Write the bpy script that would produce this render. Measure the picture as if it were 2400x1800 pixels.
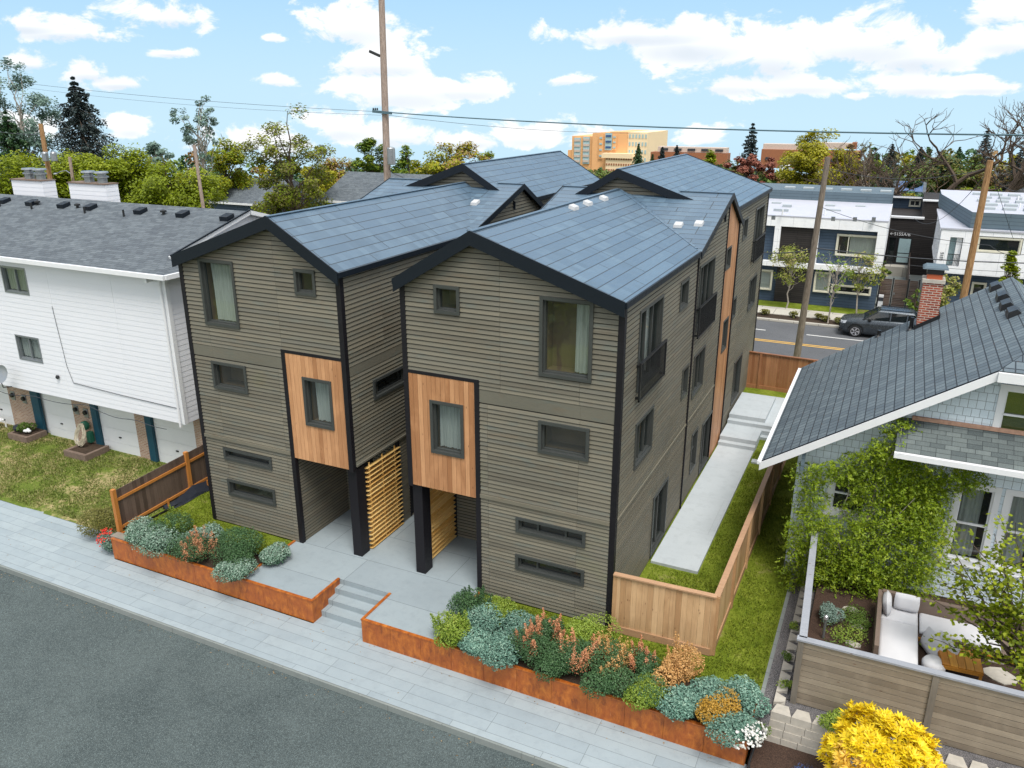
import bpy, math, random
import numpy as np
from mathutils import Vector, Matrix
random.seed(7); RNG=np.random.default_rng(11)
scene=bpy.context.scene; COL=scene.collection
for o in list(bpy.data.objects): bpy.data.objects.remove(o)

# ------------------------------------------------------------------ camera
CAMPOS=np.array([0.,0.,13.2]); FPX=1885.0
RM=np.array([[0.9036339301539257,0.4283054571193763,-0.0003945584019612314],
             [-0.1407088776234356,0.2977357970474319,0.9442215878248513],
             [0.40453273295559616,-0.8531751464724535,0.3293105485847424]])
cd=bpy.data.cameras.new('camera'); cam=bpy.data.objects.new('camera',cd); COL.objects.link(cam)
cd.sensor_width=36.0; cd.lens=FPX/2400*36.0; cd.clip_start=0.1; cd.clip_end=20000
Mx=Matrix(RM.T.tolist()).to_4x4(); Mx.translation=Vector(CAMPOS.tolist()); cam.matrix_world=Mx
scene.camera=cam
def ray(p): return RM.T@np.array([(p[0]-1200)/FPX,-(p[1]-900)/FPX,-1.0])
def at(px,py,x=None,y=None,z=None):      # world point seen along a sight line, at a chosen real depth
    r=ray((px,py))
    t=(x/r[0] if x is not None else y/r[1] if y is not None else (z-13.2)/r[2])
    q=CAMPOS+r*t; return (float(q[0]),float(q[1]),float(q[2]))
def mpp(P):                              # metres per photograph pixel at a point
    q=RM@(np.array(P)-CAMPOS); return float(-q[2]/FPX)

# ------------------------------------------------------------------ light
SUN_EL=math.radians(62); SUN_AZ=math.radians(143)   # azimuth clockwise from +Y: sun behind the camera, to its right
w=bpy.data.worlds.new('World'); scene.world=w; w.use_nodes=True
nt=w.node_tree; N=nt.nodes; L=nt.links; N.clear()
def wn(t,**k):
    n=N.new(t)
    for a,b in k.items(): setattr(n,a,b)
    return n
def wm(op,a,b=None,c=None):
    n=N.new('ShaderNodeMath'); n.operation=op
    for i,v in enumerate((a,b,c)):
        if v is None: continue
        if isinstance(v,(int,float)): n.inputs[i].default_value=v
        else: L.new(v,n.inputs[i])
    return n.outputs[0]
sky=wn('ShaderNodeTexSky',sky_type='NISHITA',sun_disc=False); sky.sun_elevation=SUN_EL; sky.sun_rotation=SUN_AZ
sky.air_density=1.0; sky.dust_density=0.6; sky.ozone_density=1.0; sky.altitude=0
tc=wn('ShaderNodeTexCoord'); sep=wn('ShaderNodeSeparateXYZ'); L.new(tc.outputs['Generated'],sep.inputs[0])
az=wm('ARCTAN2',sep.outputs[0],sep.outputs[1]); el=wm('ARCSINE',sep.outputs[2])
CLOUDS=[(60,60,85,32),(150,75,150,34),(390,40,110,50),(70,150,75,30),(200,172,70,34),(270,196,85,24),(400,125,55,14),(640,90,32,14),(650,192,52,17),
 (300,300,50,35),(820,60,120,78),(900,150,140,45),(950,215,165,62),(1090,210,130,40),(1320,188,70,17),(790,300,110,48),(620,330,140,42),(900,320,110,40),
 (1240,320,120,40),(1380,330,70,36),(1660,325,60,42),(1480,80,220,42),(1620,100,170,68),(1780,130,200,88),(2000,100,190,85),(2150,130,140,62),(1900,200,190,34),
 (2010,225,42,15),(2150,205,120,32),(2300,205,110,26),(1720,200,150,38),(2330,30,130,42),(2370,95,120,50),(40,300,90,50),(1100,330,100,28)]
nz=wn('ShaderNodeTexNoise',noise_dimensions='3D'); nz.inputs['Scale'].default_value=17; nz.inputs['Detail'].default_value=12; nz.inputs['Roughness'].default_value=0.64; nz.inputs['Distortion'].default_value=0.35
mp=wn('ShaderNodeMapping'); mp.inputs['Scale'].default_value=(1,1,1.7); L.new(tc.outputs['Generated'],mp.inputs[0]); L.new(mp.outputs[0],nz.inputs['Vector'])
nz2=wn('ShaderNodeTexNoise'); nz2.inputs['Scale'].default_value=6; nz2.inputs['Detail'].default_value=5; L.new(mp.outputs[0],nz2.inputs['Vector'])
acc=None; low=None
for (cx,cy,rx,ry) in CLOUDS:
    d=ray((cx,cy)); d/=np.linalg.norm(d); a0=math.atan2(d[0],d[1]); e0=math.asin(d[2])
    d2=ray((cx+rx,cy)); d2/=np.linalg.norm(d2); ra=abs(math.atan2(d2[0],d2[1])-a0)*1.12
    d3=ray((cx,cy-ry)); d3/=np.linalg.norm(d3); re=abs(math.asin(d3[2])-e0)*1.12
    u=wm('MULTIPLY',wm('SUBTRACT',az,a0),1/ra); v=wm('MULTIPLY',wm('SUBTRACT',el,e0),1/re)
    v2=wm('MULTIPLY',v,wm('ADD',1.0,wm('MULTIPLY',wm('LESS_THAN',v,0.0),0.35)))       # flatter undersides
    r=wm('SUBTRACT',1.0,wm('SQRT',wm('ADD',wm('MULTIPLY',u,u),wm('MULTIPLY',v2,v2))))
    s=wm('MAXIMUM',r,-1.0)
    acc=s if acc is None else wm('MAXIMUM',acc,s)
    lw=wm('MULTIPLY',wm('MAXIMUM',r,0.0),wm('MULTIPLY',v,-1.0)); low=lw if low is None else wm('MAXIMUM',low,lw)
# broken cloud over the unseen sky, added for reflections and soft fill light
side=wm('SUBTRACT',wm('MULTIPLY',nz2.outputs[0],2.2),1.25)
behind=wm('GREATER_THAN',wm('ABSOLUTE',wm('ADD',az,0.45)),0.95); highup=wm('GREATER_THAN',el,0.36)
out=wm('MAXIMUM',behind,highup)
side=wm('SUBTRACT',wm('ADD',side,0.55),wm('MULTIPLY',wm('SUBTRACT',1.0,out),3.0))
den=wm('ADD',wm('MAXIMUM',acc,side),wm('MULTIPLY',wm('SUBTRACT',nz.outputs[0],0.5),3.9))
mk=wn('ShaderNodeMapRange',interpolation_type='SMOOTHSTEP'); L.new(den,mk.inputs[0])
mk.inputs[1].default_value=-0.02; mk.inputs[2].default_value=0.50; mk.inputs[3].default_value=0; mk.inputs[4].default_value=1
shade=wn('ShaderNodeMapRange'); L.new(wm('ADD',low,wm('MULTIPLY',wm('SUBTRACT',nz2.outputs[0],0.5),0.5)),shade.inputs[0])
shade.inputs[1].default_value=0.0; shade.inputs[2].default_value=0.35; shade.inputs[3].default_value=0; shade.inputs[4].default_value=1
cc=wn('ShaderNodeMix',data_type='RGBA'); L.new(shade.outputs[0],cc.inputs[0])
cc.inputs[6].default_value=(7.6,7.7,7.8,1); cc.inputs[7].default_value=(4.7,5.35,6.1,1)
# the air's own colour: Nishita sky lifted towards the pale cyan of the day
hz=wn('ShaderNodeMapRange'); L.new(el,hz.inputs[0]); hz.inputs[1].default_value=-0.02; hz.inputs[2].default_value=0.33; hz.inputs[3].default_value=0; hz.inputs[4].default_value=1
sk2=wn('ShaderNodeMix',data_type='RGBA'); L.new(hz.outputs[0],sk2.inputs[0]); sk2.inputs[6].default_value=(4.2,6.0,7.2,1); sk2.inputs[7].default_value=(1.35,3.55,6.3,1)
skm=wn('ShaderNodeMix',data_type='RGBA'); skm.inputs[0].default_value=0.94; L.new(sky.outputs[0],skm.inputs[6]); L.new(sk2.outputs[2],skm.inputs[7])
cb=wn('ShaderNodeMix',data_type='RGBA'); L.new(out,cb.inputs[0]); L.new(cc.outputs[2],cb.inputs[6]); cb.inputs[7].default_value=(10.6,10.2,9.6,1)  # cloud behind and overhead made brighter than the visible cloud, for soft fill
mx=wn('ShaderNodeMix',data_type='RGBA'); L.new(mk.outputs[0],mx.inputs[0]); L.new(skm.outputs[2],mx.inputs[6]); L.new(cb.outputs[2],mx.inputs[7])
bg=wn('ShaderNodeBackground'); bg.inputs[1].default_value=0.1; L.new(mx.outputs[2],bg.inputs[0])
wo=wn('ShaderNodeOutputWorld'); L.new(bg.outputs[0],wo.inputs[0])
w.cycles.sampling_method='MANUAL'; w.cycles.sample_map_resolution=512
sd=bpy.data.lights.new('sun','SUN'); sd.energy=2.5; sd.angle=math.radians(24); sd.color=(1.0,0.955,0.89)
so=bpy.data.objects.new('sun',sd); COL.objects.link(so)
sdir=Vector((math.sin(SUN_AZ)*math.cos(SUN_EL),math.cos(SUN_AZ)*math.cos(SUN_EL),math.sin(SUN_EL)))
so.rotation_euler=sdir.to_track_quat('Z','Y').to_euler(); so.location=(0,0,60)
vs=scene.view_settings; vs.view_transform='Standard'; vs.look='None'; vs.exposure=0.55; vs.gamma=1.0; vs.use_curve_mapping=False

# ------------------------------------------------------------------ helpers
class MB:
    def __init__(s): s.v=[]; s.f=[]; s.r=[]; s.m=[]
    def poly(s,pts,r=None,m=0):
        i=len(s.v); s.v.extend([tuple(p) for p in pts]); s.f.append(tuple(range(i,i+len(pts)))); s.r.append(random.random() if r is None else r); s.m.append(m)
    def hexa(s,P,r=None,m=0):   # 8 points: bottom 4 (ccw from above), top 4
        r=random.random() if r is None else r; i=len(s.v); s.v.extend([tuple(p) for p in P])
        for q in ((3,2,1,0),(4,5,6,7),(0,1,5,4),(1,2,6,5),(2,3,7,6),(3,0,4,7)): s.f.append(tuple(i+k for k in q)); s.r.append(r); s.m.append(m)
    def box(s,x0,x1,y0,y1,z0,z1,r=None,m=0):
        s.hexa([(x0,y0,z0),(x1,y0,z0),(x1,y1,z0),(x0,y1,z0),(x0,y0,z1),(x1,y0,z1),(x1,y1,z1),(x0,y1,z1)],r,m)
    def ob(s,F,u0,u1,n0,n1,z0,z1,r=None,m=0):   # box in wall frame F=(O,U,Nrm)
        O,U,Nn=F
        g=lambda u,n,z:(O[0]+U[0]*u+Nn[0]*n,O[1]+U[1]*u+Nn[1]*n,O[2]+z)
        P=[g(u0,n1,z0),g(u1,n1,z0),g(u1,n0,z0),g(u0,n0,z0),g(u0,n1,z1),g(u1,n1,z1),g(u1,n0,z1),g(u0,n0,z1)]
        s.hexa(P,r,m)
    def beam(s,p,q,w,h,r=None,m=0,up=(0,0,1)):  # rectangular bar p->q
        p=Vector(p);q=Vector(q);d=(q-p).normalized();u=Vector(up);a=d.cross(u)
        if a.length<1e-4: a=d.cross(Vector((1,0,0)))
        a.normalize(); b=a.cross(d).normalized(); a*=w/2;b*=h/2
        s.hexa([p-a-b,p+a-b,q+a-b,q-a-b,p-a+b,p+a+b,q+a+b,q-a+b],r,m)
    def tube(s,pts,rad,n=6,r=None,m=0,cap=True):
        r=random.random() if r is None else r; base=len(s.v); pts=[Vector(p) for p in pts]
        if not hasattr(rad,'__len__'): rad=[rad]*len(pts)
        for k,p in enumerate(pts):
            d=(pts[min(k+1,len(pts)-1)]-pts[max(k-1,0)]).normalized(); a=d.cross(Vector((0.13,0.07,1)));
            if a.length<1e-3: a=d.cross(Vector((1,0,0)))
            a.normalize(); b=d.cross(a).normalized()
            for j in range(n):
                t=2*math.pi*j/n; s.v.append(tuple(p+(a*math.cos(t)+b*math.sin(t))*rad[k]))
        for k in range(len(pts)-1):
            for j in range(n):
                s.f.append((base+k*n+j,base+k*n+(j+1)%n,base+(k+1)*n+(j+1)%n,base+(k+1)*n+j)); s.r.append(r); s.m.append(m)
        if cap:
            s.f.append(tuple(base+j for j in range(n))[::-1]); s.r.append(r); s.m.append(m)
            s.f.append(tuple(base+(len(pts)-1)*n+j for j in range(n))); s.r.append(r); s.m.append(m)
    def lathe(s,c,prof,n=16,r=None,m=0,axis='z'):
        r=random.random() if r is None else r; base=len(s.v)
        for (rr,h) in prof:
            for j in range(n):
                t=2*math.pi*j/n; a,b=rr*math.cos(t),rr*math.sin(t)
                s.v.append((c[0]+a,c[1]+b,c[2]+h) if axis=='z' else (c[0]+a,c[1]+h,c[2]+b) if axis=='y' else (c[0]+h,c[1]+a,c[2]+b))
        for k in range(len(prof)-1):
            for j in range(n): s.f.append((base+k*n+j,base+k*n+(j+1)%n,base+(k+1)*n+(j+1)%n,base+(k+1)*n+j)); s.r.append(r); s.m.append(m)
        s.f.append(tuple(base+j for j in range(n))[::-1]); s.r.append(r); s.m.append(m)
        s.f.append(tuple(base+(len(prof)-1)*n+j for j in range(n))); s.r.append(r); s.m.append(m)
    def prism(s,pts,depth,r=None,m=0):   # convex polygon pts (3D) extruded by vector depth
        r=random.random() if r is None else r; d=Vector(depth); A=[Vector(p) for p in pts]; B=[p+d for p in A]
        s.poly(A,r,m); s.poly(B[::-1],r,m)
        for i in range(len(A)):
            j=(i+1)%len(A); s.poly([A[j],A[i],B[i],B[j]],r,m)
    def build(s,name,mats,parent=None,base=None,smooth=False):
        V=np.array(s.v,dtype=np.float64).reshape(-1,3)
        if parent is not None: org=np.array(WLOC[parent.name])
        elif base is not None: org=np.array(base,dtype=float)
        else: org=np.array([(V[:,0].min()+V[:,0].max())/2,(V[:,1].min()+V[:,1].max())/2,V[:,2].min()])
        me=bpy.data.meshes.new(name); me.from_pydata((V-org).tolist(),[],s.f)
        fin(me,V,s.r,s.m,mats,smooth)
        o=bpy.data.objects.new(name,me); COL.objects.link(o)
        if parent is not None: o.parent=parent; WLOC[o.name]=tuple(org)
        else: o.location=org.tolist(); WLOC[o.name]=tuple(org)
        return o
WLOC={}
def fin(me,V,r,m,mats,smooth=False):
    if not isinstance(mats,(list,tuple)): mats=[mats]
    for x in mats: me.materials.append(x)
    nf=len(me.polygons)
    a=me.attributes.new('rnd','FLOAT','FACE'); a.data.foreach_set('value',np.array(r,dtype=np.float32))
    if any(m): me.polygons.foreach_set('material_index',np.array(m,dtype=np.int32))
    nrm=np.empty(nf*3); me.polygons.foreach_get('normal',nrm); nrm=nrm.reshape(-1,3)
    lt=np.empty(nf,dtype=np.int32); me.polygons.foreach_get('loop_total',lt)
    li=np.empty(len(me.loops),dtype=np.int32); me.loops.foreach_get('vertex_index',li)
    ln=np.repeat(nrm,lt,axis=0); P=V[li]
    t=np.stack([-ln[:,1],ln[:,0],np.zeros(len(ln))],1); tl=np.linalg.norm(t,axis=1); fl=tl<0.02
    t[fl]=(1,0,0); tl[fl]=1; t/=tl[:,None]
    sw=(np.abs(t[:,0])>np.abs(t[:,1]))&(t[:,0]<0)|(np.abs(t[:,1])>=np.abs(t[:,0]))&(t[:,1]<0); t[sw]*=-1
    b=np.cross(ln,t); b[b[:,2]<0]*=-1; fb=fl; b[fb]=(0,1,0)
    uv=np.stack([(P*t).sum(1),(P*b).sum(1)],1).astype(np.float32)
    ul=me.uv_layers.new(name='UVMap'); ul.data.foreach_set('uv',uv.ravel())
    if smooth: me.polygons.foreach_set('use_smooth',np.ones(nf,dtype=bool))
    me.update()
def tag(o,label=None,cat=None,group=None,kind=None):
    if label: o['label']=label
    if cat: o['category']=cat
    if group: o['group']=group
    if kind: o['kind']=kind
    return o
def empty(name,loc,label,cat,group=None):
    o=bpy.data.objects.new(name,None); o.empty_display_size=0.3; COL.objects.link(o); o.location=loc; WLOC[o.name]=tuple(float(c) for c in loc)
    return tag(o,label,cat,group)
def copy_tree(o,loc,label=None,parent=None):
    c=o.copy(); COL.objects.link(c)
    if parent is not None: c.parent=parent
    else:
        c.location=loc
        if label: c['label']=label
    for ch in o.children: copy_tree(ch,None,None,c)
    return c

# ------------------------------------------------------------------ materials
class MT:
    def __init__(s,name,rough=0.6,spec=0.4):
        s.mat=bpy.data.materials.new(name); s.mat.use_nodes=True; s.t=s.mat.node_tree; s.n=s.t.nodes; s.l=s.t.links
        s.b=s.n['Principled BSDF']; s.b.inputs['Roughness'].default_value=rough; s.b.inputs['Specular IOR Level'].default_value=spec; s._co=None
    def nd(s,t,**k):
        n=s.n.new(t)
        for a,b in k.items(): setattr(n,a,b)
        return n
    def co(s,kind='Object'):
        n=s.nd('ShaderNodeTexCoord'); return n.outputs[kind]
    def world(s): return s.nd('ShaderNodeNewGeometry').outputs['Position']
    def uv(s,scale=(1,1,1),loc=(0,0,0)):
        u=s.nd('ShaderNodeUVMap'); m=s.nd('ShaderNodeMapping'); m.inputs['Scale'].default_value=scale; m.inputs['Location'].default_value=loc; s.l.new(u.outputs[0],m.inputs[0]); return m.outputs[0]
    def mapv(s,v,scale=(1,1,1)):
        m=s.nd('ShaderNodeMapping'); m.inputs['Scale'].default_value=scale; s.l.new(v,m.inputs[0]); return m.outputs[0]
    def rnd(s): return s.nd('ShaderNodeAttribute',attribute_name='rnd').outputs['Fac']
    def noise(s,vec,scale,detail=4,rough=0.55,dist=0):
        n=s.nd('ShaderNodeTexNoise'); n.inputs['Scale'].default_value=scale; n.inputs['Detail'].default_value=detail; n.inputs['Roughness'].default_value=rough; n.inputs['Distortion'].default_value=dist
        if vec is not None: s.l.new(vec,n.inputs['Vector'])
        return n.outputs[0]
    def vor(s,vec,scale,out='Distance',feature='F1'):
        n=s.nd('ShaderNodeTexVoronoi',feature=feature); n.inputs['Scale'].default_value=scale; s.l.new(vec,n.inputs['Vector']); return n.outputs[out]
    def m(s,op,a,b=None,c=None):
        n=s.nd('ShaderNodeMath',operation=op)
        for i,v in enumerate((a,b,c)):
            if v is None: continue
            if isinstance(v,(int,float)): n.inputs[i].default_value=v
            else: s.l.new(v,n.inputs[i])
        return n.outputs[0]
    def ramp(s,f,stops,interp='LINEAR'):
        n=s.nd('ShaderNodeValToRGB'); cr=n.color_ramp; cr.interpolation=interp
        while len(cr.elements)<len(stops): cr.elements.new(0.5)
        for e,(p,c) in zip(cr.elements,stops): e.position=p; e.color=(*c,1) if len(c)==3 else c
        s.l.new(f,n.inputs[0]); return n.outputs[0]
    def mix(s,f,a,b,mode='MIX'):
        n=s.nd('ShaderNodeMix',data_type='RGBA',blend_type=mode)
        for i,v in ((0,f),(6,a),(7,b)):
            if isinstance(v,(int,float)): n.inputs[i].default_value=v
            elif isinstance(v,(tuple,list)): n.inputs[i].default_value=(*v,1)
            else: s.l.new(v,n.inputs[i])
        return n.outputs[2]
    def rng(s,f,a,b,c=0,d=1,smooth=False):
        n=s.nd('ShaderNodeMapRange'); 
        if smooth: n.interpolation_type='SMOOTHSTEP'
        s.l.new(f,n.inputs[0])
        for i,v in enumerate((a,b,c,d)): n.inputs[i+1].default_value=v
        return n.outputs[0]
    def brick(s,vec,bw,rh,mort,offset=0.5,freq=2):
        n=s.nd('ShaderNodeTexBrick'); n.offset=offset; n.offset_frequency=freq; n.inputs['Scale'].default_value=1; n.inputs['Brick Width'].default_value=bw; n.inputs['Row Height'].default_value=rh
        n.inputs['Mortar Size'].default_value=mort; n.inputs['Mortar Smooth'].default_value=0.1; n.inputs['Color1'].default_value=(0,0,0,1); n.inputs['Color2'].default_value=(1,1,1,1); n.inputs['Mortar'].default_value=(0,0,0,1); n.inputs['Bias'].default_value=0
        s.l.new(vec,n.inputs[0]); return n.outputs['Color'],n.outputs['Fac']
    def col(s,c):
        if isinstance(c,(tuple,list)): s.b.inputs['Base Color'].default_value=(*c,1)
        else: s.l.new(c,s.b.inputs['Base Color'])
        return s
    def rough(s,r): s.l.new(r,s.b.inputs['Roughness']); return s
    def bump(s,h,strength=0.3,dist=0.01):
        n=s.nd('ShaderNodeBump'); n.inputs['Strength'].default_value=strength; n.inputs['Distance'].default_value=dist; s.l.new(h,n.inputs['Height']); s.l.new(n.outputs[0],s.b.inputs['Normal']); return s
def plain(name,c,rough=0.5,spec=0.4,metal=0,var=0.12,scale=3):
    t=MT(name,rough,spec); p=t.world(); n=t.noise(p,scale,5)
    t.col(t.mix(n,tuple(v*(1-var) for v in c),tuple(min(1,v*(1+var)) for v in c))); t.b.inputs['Metallic'].default_value=metal
    t.rough(t.rng(t.noise(p,scale*4,3),0.3,0.7,max(0.03,rough-0.08),min(1,rough+0.08))); return t.mat

def m_siding():
    t=MT('weathered_siding',0.62,0.35); p=t.world(); r=t.rnd(); uv=t.uv()
    base=t.ramp(r,[(0,(.098,.090,.074)),(.25,(.140,.128,.102)),(.5,(.118,.114,.098)),(.75,(.165,.150,.120)),(1,(.110,.108,.096))])
    st=t.rng(t.noise(t.mapv(p,(1.2,1.2,5)),1.1,4),.54,.70,0,1,True)
    c=t.mix(t.m('MULTIPLY',st,.55),base,(.100,.122,.118))
    brn=t.rng(t.noise(t.mapv(p,(.9,.9,3)),1.7,5),.56,.72,0,1,True)
    c=t.mix(t.m('MULTIPLY',brn,.4),c,(.135,.098,.066))
    gr=t.rng(t.noise(p,.55,4),.62,.76,0,1,True)
    c=t.mix(t.m('MULTIPLY',gr,.3),c,(.125,.138,.066))
    g=t.noise(t.uv((1.2,38,1)),3,5,.6); c=t.mix(t.rng(g,.3,.72,0,.42),c,(.058,.054,.046))
    big=t.noise(p,.33,3); c=t.mix(t.rng(big,.35,.65,0,.22),c,(.20,.185,.155))
    c=t.mix(1.0,c,(1.13,1.12,1.04),'MULTIPLY')
    t.col(c).bump(g,.25,.004); return t.mat
def m_cedar(name='cedar_boards',vert=True,tone=1.0,dark=(.33,.145,.060),light=(.62,.33,.165)):
    t=MT(name,0.5,0.4); r=t.rnd(); s=(40,1.1,1) if vert else (1.1,40,1)
    g=t.noise(t.uv(s),1.2,5,.6,.3); c=t.ramp(r,[(0,tuple(v*tone for v in dark)),(.4,tuple((a*.5+b*.5)*tone for a,b in zip(dark,light))),(1,tuple(v*tone for v in light))])
    c=t.mix(t.rng(g,.35,.75,0,.5),c,tuple(v*.62*tone for v in dark))
    k=t.vor(t.uv((6,2.2,1) if vert else (2.2,6,1)),1.0); kn=t.rng(k,.03,.11,1,0,True); c=t.mix(t.m('MULTIPLY',kn,.75),c,(.10,.035,.015))
    bl=t.rng(t.noise(t.uv((2,1,1)),1.3,3),.5,.7); c=t.mix(t.m('MULTIPLY',bl,.25),c,tuple(v*1.25*tone for v in light))
    t.col(c).bump(g,.15,.003); return t.mat
def m_roof():
    t=MT('slate_blue_roof_boards',0.42,0.5); uv=t.uv()
    r1,f1=t.brick(uv,2.9,.335,.013,.37,3); r2,f2=t.brick(t.uv((1,1,1),(.2,0,0)),.26,.335,.001,.31,2)
    c=t.ramp(r1,[(0,(.060,.105,.158)),(.5,(.070,.120,.180)),(1,(.085,.140,.200))])
    nn=t.noise(t.world(),.5,4); patch=t.rng(nn,.42,.6,0,1,True)
    c=t.mix(t.m('MULTIPLY',patch,.6),c,t.ramp(r2,[(0,(.050,.088,.130)),(.5,(.075,.125,.180)),(1,(.115,.180,.240))]))
    g=t.noise(t.uv((1.5,14,1)),1.5,5,.65); c=t.mix(t.rng(g,.4,.7,0,.35),c,(.12,.17,.21))
    sp=t.rng(t.noise(t.world(),9,3),.68,.74,0,1); c=t.mix(t.m('MULTIPLY',sp,.35),c,(.04,.06,.08))
    c=t.mix(f1,c,(.018,.026,.034))
    t.col(c).rough(t.rng(g,.3,.75,.34,.55)).bump(t.m('SUBTRACT',t.m('MULTIPLY',g,.15),f1),.6,.01); return t.mat
def m_shingle(name,a,b,cdk,bw=.32,rh=.14,mort=.012,moss=None,streak=0.35):
    t=MT(name,.85,.25); uv=t.uv(); r,f=t.brick(uv,bw,rh,mort,.43,3); p=t.world()
    c=t.ramp(r,[(0,a),(1,b)]); n=t.noise(t.uv((2,30,1)) if bw<rh else t.uv((30,2,1)),1,4); c=t.mix(t.rng(n,.35,.7,0,streak),c,cdk)
    c=t.mix(t.rng(t.noise(p,60,2),.4,.75,0,.3),c,tuple(v*1.5 for v in b)); c=t.mix(t.rng(t.noise(p,.6,4),.4,.65,0,.3),c,cdk)
    c=t.mix(t.m('MULTIPLY',f,.85),c,tuple(v*.35 for v in cdk))
    if moss: c=t.mix(t.m('MULTIPLY',t.rng(t.noise(p,7,3),.62,.70),t.m('MULTIPLY',f,.9)),c,moss)
    t.col(c).bump(t.m('SUBTRACT',1,f),.5,.01); return t.mat
def m_brick(name,cols,mortar,bw=.22,rh=.075,mort=.012):
    t=MT(name,.85,.2); r,f=t.brick(t.uv(),bw,rh,mort); k=len(cols)
    c=t.ramp(r,[(i/(k-1) if k>1 else 0,cc) for i,cc in enumerate(cols)],'CONSTANT' if k>4 else 'LINEAR'); c=t.mix(t.rng(t.noise(t.world(),25,3),.35,.7,0,.3),c,tuple(v*.6 for v in cols[0]))
    c=t.mix(f,c,mortar); t.col(c).bump(t.m('SUBTRACT',1,f),.5,.006); return t.mat
def m_concrete(name,a,b,bw,rh,mort,jc,offs=.37):
    t=MT(name,.72,.3); uv=t.uv(); p=t.world(); r,f=t.brick(uv,bw,rh,mort,offs,3)
    c=t.ramp(r,[(0,a),(1,b)]); n=t.noise(p,.9,6,.65); c=t.mix(t.rng(n,.35,.65,0,.28),c,tuple(v*1.22 for v in b)); 
    n2=t.noise(p,3.1,6,.7); c=t.mix(t.rng(n2,.50,.72,0,.3),c,tuple(v*.66 for v in a))
    n3=t.noise(t.mapv(p,(1.2,4,1)),5,6,.75); c=t.mix(t.rng(n3,.63,.70,0,.32),c,tuple(v*.55 for v in a))
    pit=t.rng(t.noise(p,38,2),.70,.76,0,.6); c=t.mix(pit,c,tuple(v*.35 for v in a))
    c=t.mix(t.rng(t.noise(p,120,2),.35,.7,0,.16),c,tuple(v*.6 for v in a))
    c=t.mix(f,c,jc); t.col(c).bump(t.m('SUBTRACT',n3,f),.35,.006); return t.mat
def m_corten():
    t=MT('rusted_steel',.42,.5); p=t.world(); n=t.noise(t.mapv(p,(1,1,.5)),6.5,8,.75,.4); 
    c=t.ramp(n,[(.28,(.12,.028,.006)),(.45,(.31,.080,.010)),(.58,(.44,.130,.017)),(.75,(.58,.215,.032))])
    blk,ff=t.brick(t.uv(),.23,.31,.0,.5); c=t.mix(t.rng(blk,.62,.64,0,.4),c,(.30,.07,.012))
    d=t.rng(t.noise(t.uv((7,1.1,1)),2.4,6,.75),.60,.66,0,1); c=t.mix(t.m('MULTIPLY',d,.4),c,(.58,.27,.10))
    c=t.mix(t.rng(t.noise(p,70,2),.5,.8,0,.45),c,(.17,.035,.006))
    t.col(c).rough(t.rng(n,.3,.7,.3,.6)).bump(n,.2,.01); return t.mat
def m_grass(name,cols,dry=None,dryamt=.0,scale=1):
    t=MT(name,.9,.15); p=t.world(); n=t.noise(p,1.1*scale,5,.65); f=t.noise(t.mapv(p,(1,1,1)),26,5,.8); k=t.noise(p,6,4,.7)
    c=t.ramp(t.m('ADD',t.m('MULTIPLY',n,.35),t.m('ADD',t.m('MULTIPLY',f,.45),t.m('MULTIPLY',k,.25))),[(.32,cols[0]),(.5,cols[1]),(.66,cols[2])])
    if dry: 
        d=t.rng(t.m('ADD',t.m('MULTIPLY',t.noise(p,.55,5,.7),.75),t.m('MULTIPLY',k,.3)),.58-dryamt,.70-dryamt,0,.85,True); c=t.mix(d,c,t.mix(f,tuple(v*.55 for v in dry),tuple(v*1.35 for v in dry)))
    t.col(c).bump(f,.8,.04); return t.mat
def m_asphalt(name,a,b,pale=.35):
    t=MT(name,.88,.3); p=t.world(); n=t.noise(p,.5,6,.6); c=t.ramp(n,[(.3,a),(.7,b)])
    c=t.mix(t.rng(t.noise(p,22,5,.8),.42,.62,0,.55),c,tuple(v*.5 for v in a)); c=t.mix(t.rng(t.noise(p,60,3,.7),.50,.68,0,pale),c,tuple(min(1,v*2.6) for v in b)); c=t.mix(t.rng(t.noise(p,7,6,.75),.52,.70,0,.5),c,tuple(v*.45 for v in a))
    v=t.rng(t.vor(p,14),.03,.09,1,0); c=t.mix(t.m('MULTIPLY',v,t.rng(t.noise(p,3,2),.5,.6)),c,tuple(min(1,x*3.2) for x in b))
    t.col(c).bump(t.noise(p,45,4,.7),.5,.02); return t.mat
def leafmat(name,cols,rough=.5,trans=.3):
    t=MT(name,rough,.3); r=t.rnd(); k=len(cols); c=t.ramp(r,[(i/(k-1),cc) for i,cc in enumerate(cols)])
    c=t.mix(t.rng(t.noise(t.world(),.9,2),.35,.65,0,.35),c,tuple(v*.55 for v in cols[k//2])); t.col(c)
    tr=t.nd('ShaderNodeBsdfTranslucent'); t.l.new(c,tr.inputs[0]); ms=t.nd('ShaderNodeMixShader'); ms.inputs[0].default_value=trans
    out=t.n['Material Output']; t.l.new(t.b.outputs[0],ms.inputs[1]); t.l.new(tr.outputs[0],ms.inputs[2]); t.l.new(ms.outputs[0],out.inputs[0]); return t.mat
def m_bark(name,a,b):
    t=MT(name,.9,.2); p=t.world(); n=t.noise(t.mapv(p,(9,9,1.2)),2.2,5,.7); t.col(t.ramp(n,[(.3,a),(.65,b)])).bump(n,.6,.02); return t.mat
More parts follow.
